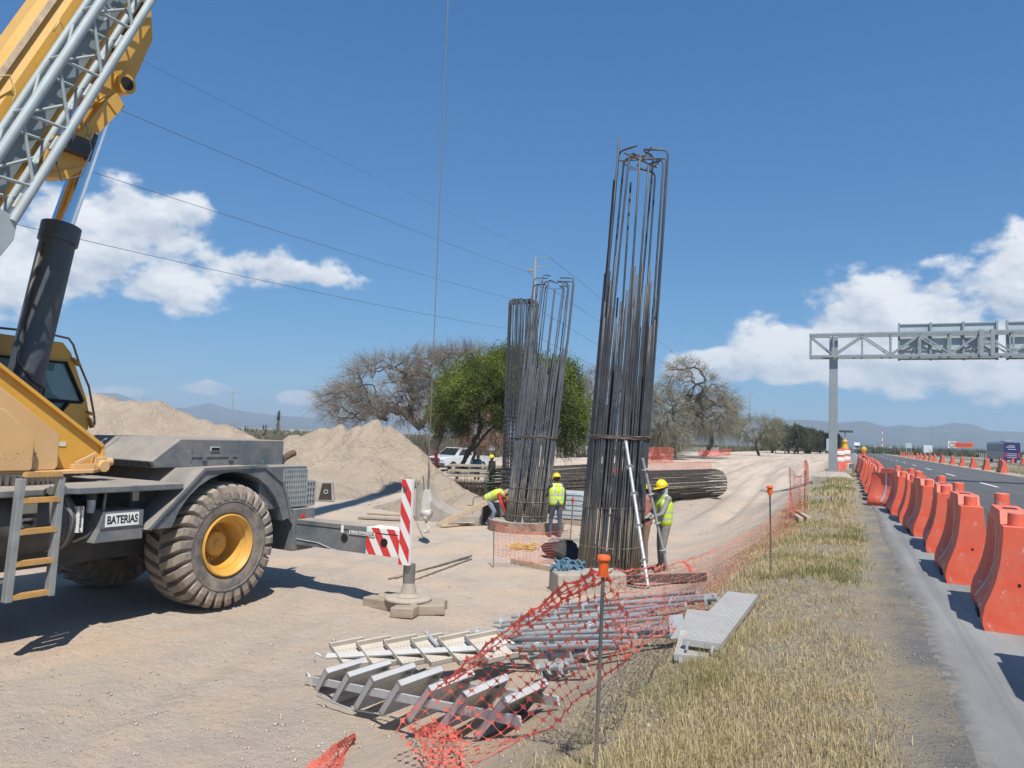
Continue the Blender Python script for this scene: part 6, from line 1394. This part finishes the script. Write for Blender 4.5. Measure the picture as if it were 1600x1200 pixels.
# ------------------------------------------------------------------ orange safety mesh
NETM = M('mesh_orange', (.94, .27, .19), .6, var=.10, sc=4, trans=.5, dust=.15); NETR = M('mesh_red', (.96, .23, .17), .6, var=.10, sc=4, trans=.5, dust=.08)
def crom(P_, t):
    P_ = np.asarray(P_, float); n = len(P_)-1; x = t*n; i = np.minimum(x.astype(int), n-1); f = (x-i)[:, None]
    p0 = P_[np.maximum(i-1, 0)]; p1 = P_[i]; p2 = P_[i+1]; p3 = P_[np.minimum(i+2, n)]
    return .5*((2*p1)+(-p0+p2)*f+(2*p0-5*p1+4*p2-p3)*f*f+(-p0+3*p1-3*p2+p3)*f**3)
def net(name, label, T, Bt, nu, nv, node, strand, seed, wav=.02, cat='safety mesh', group='orange safety mesh around the works', mat=None, belly=0.0, drop=.0, sel=2.2):
    g = np.random.default_rng(seed); T = np.asarray(T, float); Bt = np.asarray(Bt, float)
    # even spacing along the run
    dn = np.linspace(0, 1, 200); pt = crom((T+Bt)/2, dn); s = np.concatenate([[0], np.cumsum(np.linalg.norm(np.diff(pt, axis=0), axis=1))]); u = np.interp(np.linspace(0, s[-1], nu), s, dn)
    A = crom(T, u); B_ = crom(Bt, u); v = np.linspace(0, 1, nv); Pn = A[:, None]*(1-v)[None, :, None]+B_[:, None]*v[None, :, None]
    nrm = np.cross(np.gradient(A, axis=0), B_-A); nrm /= np.maximum(1e-6, np.linalg.norm(nrm, axis=1))[:, None]
    U_, V_ = np.meshgrid(np.arange(nu), np.arange(nv), indexing='ij')
    ww = wav*2*(fb(U_*.13, V_*.10, 1.0, 3, seed))+belly*np.sin(v*math.pi)[None, :]
    Pn = Pn+nrm[:, None, :]*ww[..., None]*2+g.normal(0, wav*.14, Pn.shape)
    gzv = gz(Pn[..., 0], Pn[..., 1])+.012; Pn[..., 2] = np.maximum(Pn[..., 2], gzv)
    org = Pn[0, 0].copy(); Pn -= org
    Q = []
    du = np.gradient(Pn, axis=0); dv = np.gradient(Pn, axis=1); lu = np.linalg.norm(du, axis=2, keepdims=True); lv = np.linalg.norm(dv, axis=2, keepdims=True); du = du/np.maximum(lu, 1e-6); dv = dv/np.maximum(lv, 1e-6)
    nd_ = np.cross(du, dv); miss = g.uniform(0, 1, (nu, nv)) < drop
    k = node*g.uniform(.75, 1.25, (nu, nv, 1))
    # node: four-pointed star drawn as two crossing tapered strips
    a, b = Pn-du*k, Pn+du*k; c, d = Pn-dv*k, Pn+dv*k; q4 = k*.38
    star = np.stack([a, Pn-(du+dv)*q4, c, Pn+(du-dv)*q4, b, Pn+(du+dv)*q4, d, Pn+(dv-du)*q4], 2)[~miss]
    V = [star.reshape(-1, 3)]; F8 = np.arange(len(star)*8).reshape(-1, 8)
    F = [np.concatenate([F8[:, [0, 1, 7]], F8[:, [1, 2, 3]], F8[:, [3, 4, 5]], F8[:, [5, 6, 7]], F8[:, [1, 3, 5]], F8[:, [1, 5, 7]]], 0)]; o_ = len(star)*8
    def strips(p, q, w):
        nonlocal o_
        dd = q-p; n_ = nd_[:p.shape[0], :p.shape[1]]; sdv = np.cross(dd, n_); sdv /= np.maximum(1e-6, np.linalg.norm(sdv, axis=2))[..., None]
        mid = (p+q)/2-np.array([0, 0, .08])*np.linalg.norm(dd, axis=2)[..., None]*g.uniform(0, .8, p.shape[:2])[..., None]
        w = np.asarray(w)
        arr = np.stack([p-sdv*w, p+sdv*w, mid-sdv*w*.6, mid+sdv*w*.6, q-sdv*w, q+sdv*w], 2)
        kk = g.uniform(0, 1, p.shape[:2]) > drop*.7; arr = arr[kk]; m_ = len(arr); ii = np.arange(m_)[:, None]*6+o_
        V.append(arr.reshape(-1, 3)); F.append(np.concatenate([ii+[0, 1, 3], ii+[0, 3, 2], ii+[2, 3, 5], ii+[2, 5, 4]], 0)); o_ += m_*6
    strips(Pn[:-1], Pn[1:], strand); strips(Pn[:, :-1], Pn[:, 1:], strand)
    # selvedges
    for e in (0, nv-1): strips(Pn[:-1, e:e+1], Pn[1:, e:e+1], strand*sel)
    o = link(name, fast_mesh(name, np.vstack(V), np.vstack(F), mat or NETM), None, org); return tag(o, label, cat, group)
def post(label, base, top, r=.009, cap=True, big=1.0):
    base = np.asarray(base, float); top = np.asarray(top, float); t = thing('rebar_post', label, 'post', base, 0, 'thin rebar posts carrying the mesh')
    b = MB(); b.cyl((0, 0, -.1), top-base, r, n=8); b.build('rod', STL, t, smooth=False)
    if cap:
        d = unit(top-base); b = MB(); b.lathe([(.0, .055), (.030*big, .055), (.036*big, .045), (.036*big, .034), (.028*big, .030), (.024*big, -.055), (.0, -.055)], top-base, d, 14); b.build('cap', M('cap_orange', (.80, .13, .02), .45), t, auto=40)
    return t
r1b = GG(930, 1212); r1t = P(943, 884, (r1b-CAMP)@_F+.02)
post('nearest mesh post with an orange mushroom cap, in the foreground', r1b, r1t, .0105)
d1 = (r1b-CAMP)@_F
r2b = GG(1205, 905); d2 = (r2b-CAMP)@_F; post('bent mesh post with an orange cap at the edge of the verge', r2b, P(1203, 766, d2), .010, True, 1.15)
p3b = GG(1257, 806); d3 = (p3b-CAMP)@_F; post('thin mesh post holding the upright strip of mesh, verge side', p3b, P(1258, 735, d3), .012, False)
p4b = GG(1236, 792); d4 = (p4b-CAMP)@_F; post('thin mesh post holding the upright strip of mesh, site side', p4b, P(1234, 729, d4), .012, False)
p5b = GG(1261, 758); d5 = (p5b-CAMP)@_F; post('farther thin mesh post wound with orange mesh', p5b, P(1259, 718, d5), .013, False)
p6b = GG(771, 887); d6 = (p6b-CAMP)@_F; post('bare rebar post at the corner of the mesh round the concrete base', p6b, P(772, 815, d6), .011, False)
p7b = GG(890, 858); d7 = (p7b-CAMP)@_F; post('slim post with a small red cap by the white tank', p7b, P(895, 782, d7), .011, True, 1.2)
Tz = [P(943, 893, d1+.02), P(985, 889, d1+1.4), P(1030, 885, d1+3.0), P(1075, 876, 9.8), P(1130, 852, 12.2), P(1190, 822, 14.8), P(1228, 790, 18), P(1236, 762, d4)]
Bz = [P(975, 1030, d1+.15), P(1000, 1010, d1+.9), P(1042, 985, d1+2.1), P(1105, 962, 8.8), P(1150, 944, 10.6), P(1210, 893, 13), P(1247, 840, 16), P(1252, 812, d3)]
net('safety_mesh', 'orange mesh hanging from the nearest post and fallen along the verge edge towards the gantry', Tz, Bz, 140, 14, .021, .0038, 3, .07, drop=.02)
TA = [P(943, 892, d1+.02), P(900, 912, d1+.35), P(850, 945, d1+.8), P(790, 985, d1+1.2), P(735, 1030, d1+1.6), P(690, 1070, d1+1.8), P(650, 1105, d1+1.9), P(622, 1140, d1+1.9)]
BA = [P(972, 1028, d1+.12), P(950, 1050, d1+.4), P(925, 1075, d1+.7), P(890, 1105, d1+1.0), P(860, 1140, d1+1.2), P(835, 1180, d1+1.25), P(800, 1215, d1+1.2), P(715, 1260, d1+.9)]
net('safety_mesh', 'orange mesh sagging from the nearest post over the steel stair and down to the ground', TA, BA, 25, 10, .027, .0028, 4, .06, drop=.06, mat=NETR)
TA2 = [P(943, 890, d1+.02), P(900, 906, d1+.36), P(850, 940, d1+.8), P(790, 980, d1+1.2), P(735, 1026, d1+1.6), P(690, 1066, d1+1.8)]
BA2 = [q-np.array([0, 0, .06]) for q in TA2]
net('safety_mesh', 'bunched upper hem of the orange mesh running down from the nearest post', TA2, BA2, 24, 3, .030, .005, 14, .06, mat=NETR)
net('safety_mesh', 'crumpled heap of red mesh on the bare earth at the front edge', [GG(640, 1130, .12), GG(655, 1155, .16), GG(668, 1185, .12), GG(690, 1230, .08)], [GG(700, 1150, .02), GG(715, 1170, .03), GG(720, 1200, .02), GG(735, 1235, .02)], 26, 12, .022, .004, 5, .09, mat=NETR, drop=.1)
net('safety_mesh', 'torn strip of orange mesh standing up at the bottom edge, left of the crumpled heap', [GG(551, 1146, .10), GG(525, 1168, .12), GG(490, 1195, .12), GG(440, 1230, .10)], [GG(553, 1150, .01), GG(540, 1185, .0), GG(520, 1215, .0), GG(500, 1250, .0)], 26, 5, .028, .009, 6, .03, drop=.15, sel=4)
net('safety_mesh', 'bright bunch of red mesh hanging over the edge of the works behind the planks', [P(1066, 874, 12.5), P(1078, 892, 12.0), P(1090, 915, 11.4), P(1094, 935, 11)], [P(1076, 882, 12.2), P(1088, 898, 11.8), P(1100, 918, 11.2), P(1104, 938, 10.9)], 20, 6, .03, .006, 7, .05, mat=NETR)
net('safety_mesh', 'upright strip of orange mesh between two thin posts by the verge', [P(1234, 731, d4), P(1240, 740, d4*.6+d3*.4), P(1250, 744, d3), P(1257, 738, d3)], [P(1234, 792, d4), P(1242, 798, d4*.6+d3*.4), P(1250, 806, d3), P(1258, 806, d3)], 20, 26, .02, .0075, 8, .05)
net('safety_mesh', 'orange mesh wound round the farther thin post near the gantry', [P(1256, 722, d5), P(1260, 720, d5), P(1263, 728, d5)], [P(1257, 757, d5), P(1261, 758, d5), P(1264, 756, d5)], 7, 18, .03, .013, 9, .04)
net('safety_mesh', 'faint orange mesh strung in front of the round concrete base', [P(772, 817, d6), P(812, 830, d6+.3), P(850, 832, d6+.4), P(895, 828, d7)], [P(772, 866, d6), P(812, 876, d6+.1), P(850, 880, d6+.1), P(890, 876, d7)], 46, 13, .018, .004, 10, .04)
net('safety_mesh', 'orange mesh fence behind the lying rebar cage', [P(1005, 716, 46), P(1050, 722, 45), P(1112, 722, 44)], [P(1005, 740, 46), P(1050, 741, 45), P(1112, 738, 44)], 60, 12, .022, .008, 11, .05)
net('safety_mesh', 'red mesh bunched at the foot of the drooping mesquite', [P(1008, 702, 62), P(1030, 699, 62), P(1052, 701, 62)], [P(1008, 724, 62), P(1030, 723, 62), P(1052, 722, 62)], 40, 16, .035, .012, 12, .16)
q0 = at_ground(1092, 713, 76)
net('safety_mesh', 'red mesh boxed round a hole beyond the haul track', [P(1090, 703, 77), P(1112, 704, 75), P(1143, 701, 77)], [P(1090, 712, 77), P(1112, 713, 75), P(1143, 711, 77)], 46, 12, .05, .016, 13, .14, mat=NETR, drop=.2)
post('orange post wound with mesh between the dark tree trunks', at_ground(684, 744, 44), P(681, 706, 44), .10, False).children[0].data.materials[0] = NETR
post('short orange post left of the forked trunk', at_ground(632, 722, 52), P(631, 706, 52), .08, False).children[0].data.materials[0] = NETR

# ------------------------------------------------------------------ steel stair flights, tubes and planks on the ground
AL = M('stair_aluminium', (.58, .60, .61), .45, metal=.2, var=.10, sc=5, dust=.42, dscale=3, dupl=.22)
def basis(step, run, dn):
    return step, run, dn
ALD = M('stair_dusty', (.50, .47, .41), .7, metal=.05, var=.12, sc=4, dust=.6, dscale=3, dupl=.25)
def stair(label, p0, step, run, hgt, n, flat, thick=.045):
    AL_ = ALD if flat else AL
    """treads at p0+k*step, each along the vector run; the tread's broad side along the vector hgt"""
    p0 = np.asarray(p0, float); t = thing('stair_flight', label, 'stair flight', p0, 0, 'steel stair flights lying on the ground')
    run = np.asarray(run, float); step = np.asarray(step, float); hgt = np.asarray(hgt, float); nn = unit(np.cross(run, hgt))*thick
    for k in range(n):
        o = step*k; b = MB()
        b.prism([(0, 0), (1, 0), (1, 1), (0, 1)], (o, run, hgt), nn*.18)                      # tread sheet
        for f in (0, 1): b.prism([(0, 0), (1, 0), (1, .05), (0, .05)], (o+hgt*f*.95, run, hgt), nn*1.3)      # folded lips
        for f in (0, .985): b.prism([(0, 0), (.015, 0), (.015, 1), (0, 1)], (o+run*f, run, hgt), nn*1.3)
        tr_ = b.build('tread', AL_, t); hb = MB(); rs = random.Random(k)
        for i in range(9):
            for j in range(3):
                q = o+run*(.08+.105*i+.02*(j % 2))+hgt*(.2+.28*j)-nn*.02; hb.cyl(q, q+nn*.24, .006, n=6)
        tag(hb.build('tread_holes', BLK, tr_), kind='stuff')
    for f in (.06, .94):
        b = MB(); a = run*f+hgt*.55+nn*(.5)-step*.45; c = run*f+hgt*.55+nn*.5+step*(n-.35); b.beam(a, c, .022, .075, unit(hgt)); b.build('stringer', AL, t, bevel=.004)
    for f, k in (((.94, n*.4),) if flat else ((.06, -.25), (.06, n*.55), (.94, .6), (.94, n*.7))):
        b = MB(); q = run*f+step*k+hgt*.55+nn*1.2; b.cyl(q-unit(hgt)*.10+nn*.6, q+unit(hgt)*.20+nn*.6, .022, n=12); b.build('spigot', GALV, t, auto=40)
    for f in (0, 1):
        q = run*f-step*.45+hgt*.6; b = MB(); b.tube([q, q-unit(step)*.08+np.array([0, 0, .05]), q-unit(step)*.12+np.array([0, 0, .0]), q-unit(step)*.08-np.array([0, 0, .05])], .012, 6); b.build('hook', AL, t, smooth=True)
    return t
g0 = lambda px, py, z: GG(px, py, z)
a0 = g0(517, 1094, .03); h0 = g0(541, 1050, .40)-a0; rn = g0(608, 1029, .38)-g0(541, 1050, .40); st = (g0(722, 1080, .40)-g0(541, 1050, .40))/4
stair('steel stair flight on its side in front, dark perforated tread undersides showing', a0-st, st, rn, h0, 7, False)
b0_ = g0(540, 1052, .16); st2 = (g0(735, 1042, .2)-b0_)/4.4; hg2 = g0(514, 1014, .30)-b0_; rn2 = g0(598, 1040, .20)-b0_
stair('second steel stair flight behind the first, its dusty tread tops facing up', b0_+np.array([0, 0, .02]), st2, rn2*.95, hg2, 6, True)
b = MB(); q = [g0(495, 1087, .10), g0(545, 1107, .07), g0(600, 1117, .06), g0(632, 1126, .05)]; o_ = q[0].copy(); b.tube([p-o_ for p in q], .009, 6); o = b.build('steel_rod', GALV, None, smooth=True); o.location = o_; tag(o, 'thin bent steel rod lying in front of the stair treads', 'rod')
rs = random.Random(4)
tubes = [((691, 997), (1048, 983), .16, 0), ((700, 1004), (1055, 992), .10, 1), ((712, 1009), (985, 1003), .06, 1), ((725, 999), (990, 994), .20, 0), ((770, 972), (1030, 958), .05, 1), ((800, 964), (1090, 941), .06, 0), ((845, 956), (1122, 930), .05, 1), ((856, 950), (1118, 936), .10, 0), ((880, 944), (1085, 925), .04, 0), ((815, 985), (1035, 966), .05, 1), ((740, 1018), (965, 1012), .05, 0), ((790, 1028), (925, 1022), .05, 1), ((830, 1040), (905, 1034), .05, 1), ((840, 1045), (918, 1042), .10, 0), ((735, 988), (980, 975), .05, 1), ((930, 962), (1075, 944), .12, 1), ((720, 1013), (960, 1008), .14, 1), ((850, 1052), (900, 1045), .05, 0), ((780, 978), (1000, 962), .10, 0)]
for k, ((x0, y0), (x1, y1), z, ml) in enumerate(tubes):
    a, c = g0(x0+rs.uniform(-5, 5), y0, z+.02), g0(x1+rs.uniform(-5, 5), y1, z+.02); L_ = np.linalg.norm(c-a)
    tube_thing('scaffold_tube', 'grey scaffold tube with coupling discs, in the heap under the orange mesh', 'scaffold tube', a, c, .025, [GALV2, GALV][ml], [f for f in (.06, .30, .55, .80, .96)][: 2+k % 4] if k % 3 else (), 'scaffold tubes heaped on the ground')
t = tube_thing('scaffold_tube', 'scaffold tube with a square end plate sticking out of the heap towards the planks', 'scaffold tube', g0(865, 996, .18), g0(1057, 979, .18), .026, GALV2, (.80,), 'scaffold tubes heaped on the ground')
v = g0(1057, 979, .18)-g0(865, 996, .18); b = MB(); b.box(v, (.012, .16, .20), np.stack([unit(v), perp(v)[0], perp(v)[1]], 1)); b.build('end_plate', GALV, t)
PLK = M('plank_steel', (.50, .51, .50), .5, metal=.4, var=.12, sc=5, dust=.35, dscale=3, dupl=.22)
def plank(label, c, rz, L_, wd, tilt):
    t = thing('scaffold_plank', label, 'scaffold plank', c, rz, 'perforated scaffold planks on the grass'); b = MB(); b.rbox((-wd/2, 0, .05), (wd/2, L_, .058)); b.rbox((-wd/2, 0, 0), (-wd/2+.01, L_, .05)); b.rbox((wd/2-.01, 0, 0), (wd/2, L_, .05)); b.rbox((-wd/2+.01, 0, 0), (wd/2-.01, .012, .05)); b.rbox((-wd/2+.01, L_-.012, 0), (wd/2-.01, L_, .05)); b.build('deck_sheet', PLK, t, bevel=.003); t.rotation_euler = (tilt, 0, rz)
    hb = MB()
    for i in range(int(L_/.06)):
        for j in range(5):
            x = -wd/2+wd*(.12+.19*j)+(.015 if i % 2 else -.015); hb.cyl((x, .04+.06*i, .054), (x, .04+.06*i, .0590), .005, n=6)
    tag(hb.build('drain_holes', M('hole_grey', (.10, .10, .10), .8), t), kind='stuff')
    for sx in (-1, 1):
        for y in (-.02, L_-.02): b = MB(); b.tube([(sx*wd*.32, y, .03), (sx*wd*.32, y+(.06 if y > 1 else -.06), .035), (sx*wd*.32, y+(.07 if y > 1 else -.07), -.01)], .012, 6); b.build('end_hook', GALV, t)
zq = float(GG(1110, 985)[2])+.14
qa, qb, qc, qd = G(1072, 992, zq), G(1122, 1012, zq), G(1181, 940, zq), G(1141, 925, zq)
mid = (qa+qb)/2; v = (qc+qd)/2-mid; wv_ = abs((qb-qa)@np.array([v[1], -v[0], 0])/np.linalg.norm(v))
plank('upper perforated steel plank lying on the dry grass, mesh shadow across it', mid-np.array([0, 0, .055]), math.atan2(-v[0], v[1]), float(np.linalg.norm(v)), float(wv_), R(1))
qa, qb = G(1050, 1019, zq-.09), G(1116, 1028, zq-.09); plank('lower perforated steel plank, mostly covered by the upper one', (qa+qb)/2-np.array([0, 0, .06]), math.atan2(-v[0], v[1])+R(9), 1.6, float(np.linalg.norm(qb-qa))*.9, R(1))

# ------------------------------------------------------------------ concrete pieces, timber, bags
q = GG(700, 815); cs = thing('curved_concrete', 'weathered concrete trough section with a curved inner face', 'concrete section', q, face_yaw(.25, 1))
arc = [(-.95+.0, 1.12), (-.78, 1.16)]+[(-.72+1.55*(1-math.cos(R(a)))*.98, .22+.95*(1-math.sin(R(a)))) for a in np.linspace(8, 84, 12)]+[(1.15, .26), (1.15, -.05), (-.95, -.05)]
b = MB(); b.prism(arc, ((0, -.42, 0), (1, 0, 0), (0, 0, 1)), (0, 1.0, 0)); b.build('trough', CONC, cs, auto=30)
b = MB(); b.rbox((1.16, -.35, -.05), (1.72, .55, .72)); b.rbox((1.22, -.40, .05), (1.60, -.36, .66)); b.build('end_block', CONC, cs, bevel=.03); MB().rbox((1.25, -.43, .08), (1.58, -.405, .62)).build('dark_recess', M('recess_dark', (.05, .04, .035), .9), cs)
b = MB(); b.tube([(.80, 0, .3), (.80, 0, .74), (.86, 0, .82), (1.15, 0, .86)], .014, 6); b.tube([(.62, 0, .55), (1.1, 0, .55)], .014, 6); b.build('lifting_loop', RST, cs)
q = GG(505, 782); cb2 = thing('concrete_block', 'trapezoid concrete block with a recessed dark end, behind the crane', 'concrete block', q, face_yaw(-.2, 1))
b = MB(); b.loft([np.array([[x*s, y, z*s+.0] for x, z in ((-.45, 0), (.45, 0), (.34, .78), (-.28, .78))]) for y, s in ((-.45, 1), (.75, .95))]); b.build('block', CONC, cb2, bevel=.03); MB().prism([(-.16, .08), (.34, .08), (.28, .70), (-.05, .70)], ((0, -.47, 0), (1, 0, 0), (0, 0, 1)), (0, .015, 0)).build('dark_recess', M('recess_dark', (.05, .04, .035), .9), cb2)
b = MB(); b.lathe([(.05, 0), (.09, 0), (.09, .03), (.05, .03)], (.10, -.475, .38), (0, -1, 0), 12); b.build('ring_mark', CONC, cb2)
WDP = M('pale_timber', (.46, .36, .25), .85, var=.2, sc=2.5, bump=.3, bsc=18, stretch=(1, 6, 6), dust=.3)
def board(lab, p, q, w, h, mat=WDP, group='boards lying about the works', name='timber_board'):
    p = np.asarray(p, float); q = np.asarray(q, float); b = MB(); b.beam((0, 0, 0), q-p, w, h); o = b.build(name, mat, None, bevel=min(w, h)*.1); o.location = p; return tag(o, lab, 'board', group)
board('long pale board leaning from the sand up to the bending worker', GG(683, 822, .02), P(797, 767, 23.4), .10, .16)
for k, (x0, y0, x1, y1, lab) in enumerate([(690, 822, 775, 813, 'flat board half buried in sand under the curved concrete'), (560, 808, 640, 812, 'thin weathered board lying behind the outrigger beam'), (575, 801, 655, 806, 'second weathered board behind the outrigger beam'), (700, 806, 770, 814, 'grey board running along the curved concrete'), (800, 877, 866, 890, 'timber edge board by the concrete kerb near the tall cage'), (975, 905, 1110, 902, 'pale board on the ground behind the orange mesh')]):
    board(lab, GG(x0, y0, .05), GG(x1, y1, .05), .22 if k < 4 else .10, .06 if k < 4 else .14, [WDP, WD][k % 2])
for k, (x0, y0, x1, y1) in enumerate([(607, 904, 733, 871), (617, 903, 737, 868), (648, 905, 737, 873)]):
    a, c = GG(x0, y0, .025), GG(x1, y1, .025); b = MB(); b.cyl((0, 0, 0), c-a, .013, n=6); o = b.build('loose_bar', STL, None, smooth=True); o.location = a; tag(o, ['thin loose rebar on the sand, farthest of the three by the outrigger jack', 'thin loose rebar in the middle of the three by the outrigger jack', 'thin loose rebar nearest the timber blocks of the outrigger jack'][k], 'rebar', 'loose bars by the outrigger')
for (x0, y0, x1, y1, lab) in [(1236, 801, 1252, 812, 'short pale timber stick by the fallen mesh'), (1246, 800, 1264, 811, 'second pale timber stick on the verge, nearer the road')]: board(lab, GG(x0, y0, .06), GG(x1, y1, .06), .10, .09)
q = GG(893, 925); kb_ = thing('concrete_kerb', 'broken concrete block with a blue rope heap on it, left of the tall cage', 'concrete block', q, R(-52)); b = MB(); b.loft([np.array([[x, y, z] for x, z in ((-.30, -.1), (.30, -.1), (.27, .36), (-.26, .38))]) for y in (-.35, .95)]); b.build('block', CONC, kb_, bevel=.03)
q = GG(880, 893, .30); rpn = np.random.default_rng(5); b = MB()
for k in range(9):
    c = rpn.normal(0, .16, 3)*np.array([1, 1, .35]); r_ = rpn.uniform(.08, .20); pts = [c+np.array([math.cos(u)*r_, math.sin(u)*r_*.8, .05*math.sin(u*3+k)+.06*k/9]) for u in np.linspace(0, 6.0, 16)]; b.tube(pts, .022, 6)
o = b.build('blue_rope', M('rope_blue', (.04, .14, .22), .8, var=.3, sc=12, dust=.2), None, smooth=True); o.location = q+np.array([.12, -.1, .12]); tag(o, 'tangled heap of blue rope on the concrete block', 'rope')
q = GG(880, 872); b = MB(); b.loft([np.array([[math.cos(u)*r_*(1+.15*math.sin(3*u+z*5)), math.sin(u)*r_*.7, z] for u in np.linspace(0, 2*math.pi, 16, endpoint=False)]) for r_, z in ((.40, -.05), (.44, .06), (.40, .16), (.33, .27), (.24, .36), (.20, .44), (.14, .54), (.05, .58))])
for a_ in b.v: a_ += .13*np.column_stack([fb(a_[:, 0]+k_, a_[:, 1]+a_[:, 2]*2, 5.0, 3, 70+k_) for k_ in range(3)])*2
o = b.build('black_sack', M('sack_black', (.02, .02, .021), .6, var=.3, sc=6, bump=.8, bsc=7), None, smooth=True); o.location = q; o.rotation_euler = (0, R(22), R(30)); o.scale = (1.2, 1.0, .78); tag(o, 'black plastic sack slumped against the foot of the tall cage', 'sack')
q = GG(816, 855, .03); b = MB()
for k in range(7):
    c = rpn.normal(0, .14, 3)*np.array([1, 1, .1]); r_ = rpn.uniform(.12, .24); b.tube([c+np.array([math.cos(u)*r_, math.sin(u)*r_, .02+.03*math.sin(u*2+k)]) for u in np.linspace(0, 6.2, 18)], .014, 5)
o = b.build('yellow_cable', M('cable_yellow2', (.55, .38, .05), .7, dust=.3), None, smooth=True); o.location = q; tag(o, 'loose coil of yellow cable on the sand behind the mesh', 'cable')
# caged white water tank
q = GG(893, 817); ib = thing('water_tank', 'white plastic tank in a wire cage behind the worker with jeans', 'tank', q, face_yaw(.35, 1))
MB().rbox((-.50, -.50, .16), (.50, .50, 1.02)).build('tank_shell', M('tank_white', (.55, .62, .66), .4, trans=.2, dust=.2), ib, bevel=.06)
b = MB(); b.rbox((-.55, -.55, 0), (.55, .55, .14)); b.build('pallet', WD, ib)
for z in (.2, .36, .52, .68, .84, 1.0):
    b = MB(); b.tube([(-.54, -.54, z), (.54, -.54, z), (.54, .54, z), (-.54, .54, z), (-.54, -.54, z)], .014, 6); b.build('cage_bar', GALV2, ib)
for x in (-.54, -.18, .18, .54):
    for y in (-.545, .545): b = MB(); b.cyl((x, y, .12), (x, y, 1.02), .014, n=6); b.build('cage_bar', GALV2, ib)
# stacked timber behind the trees and small signs
q = at_ground(748, 764, 39)
for k in range(5):
    for j in range(2): board('dark beam in the stack behind the bending worker', q+off(-1.6+.1*j, .14+.26*k, .7*j), q+off(1.5, .16+.26*k, .7*j+.1), .14, .10, WD, 'dark beams stacked under the trees', 'timber_beam')
tg_ = at_ground(765, 700, 66)
for k, (px, py, c_) in enumerate([(757, 693, 'lamp_yellow'), (767, 688, 'white_label'), (767, 698, 'white_label')]):
    p = P(px, py, 66); t = thing('small_sign', ['orange site sign on a stake behind the pickup', 'upper white site sign behind the pickup', 'lower white site sign behind the pickup'][k], 'sign', (p[0], p[1], float(gz(p[0], p[1]))), CYAW); h_ = p[2]-float(gz(p[0], p[1])); MB().rbox((-.35, -.02, h_-.3), (.35, .02, h_+.3)).build('sign_face', _mats[c_], t); MB().cyl((0, .04, -.1), (0, .04, h_+.2), .03, n=6).build('stake', WD, t)

# ------------------------------------------------------------------ hazy air over the plain
hz = MB(); hz.rbox((-9600, -450, -1.6), (9600, 14500, 235))
hm = bpy.data.materials.new('haze_air'); hm.use_nodes = True; hn = hm.node_tree.nodes; hn.clear()
pv = hn.new('ShaderNodeVolumePrincipled'); pv.inputs['Density'].default_value = 2.7e-4; pv.inputs['Color'].default_value = (.67, .84, 1.0, 1); pv.inputs['Anisotropy'].default_value = 0.0
ho = hn.new('ShaderNodeOutputMaterial'); hm.node_tree.links.new(pv.outputs[0], ho.inputs['Volume'])
tag(hz.build('haze', hm), kind='stuff')
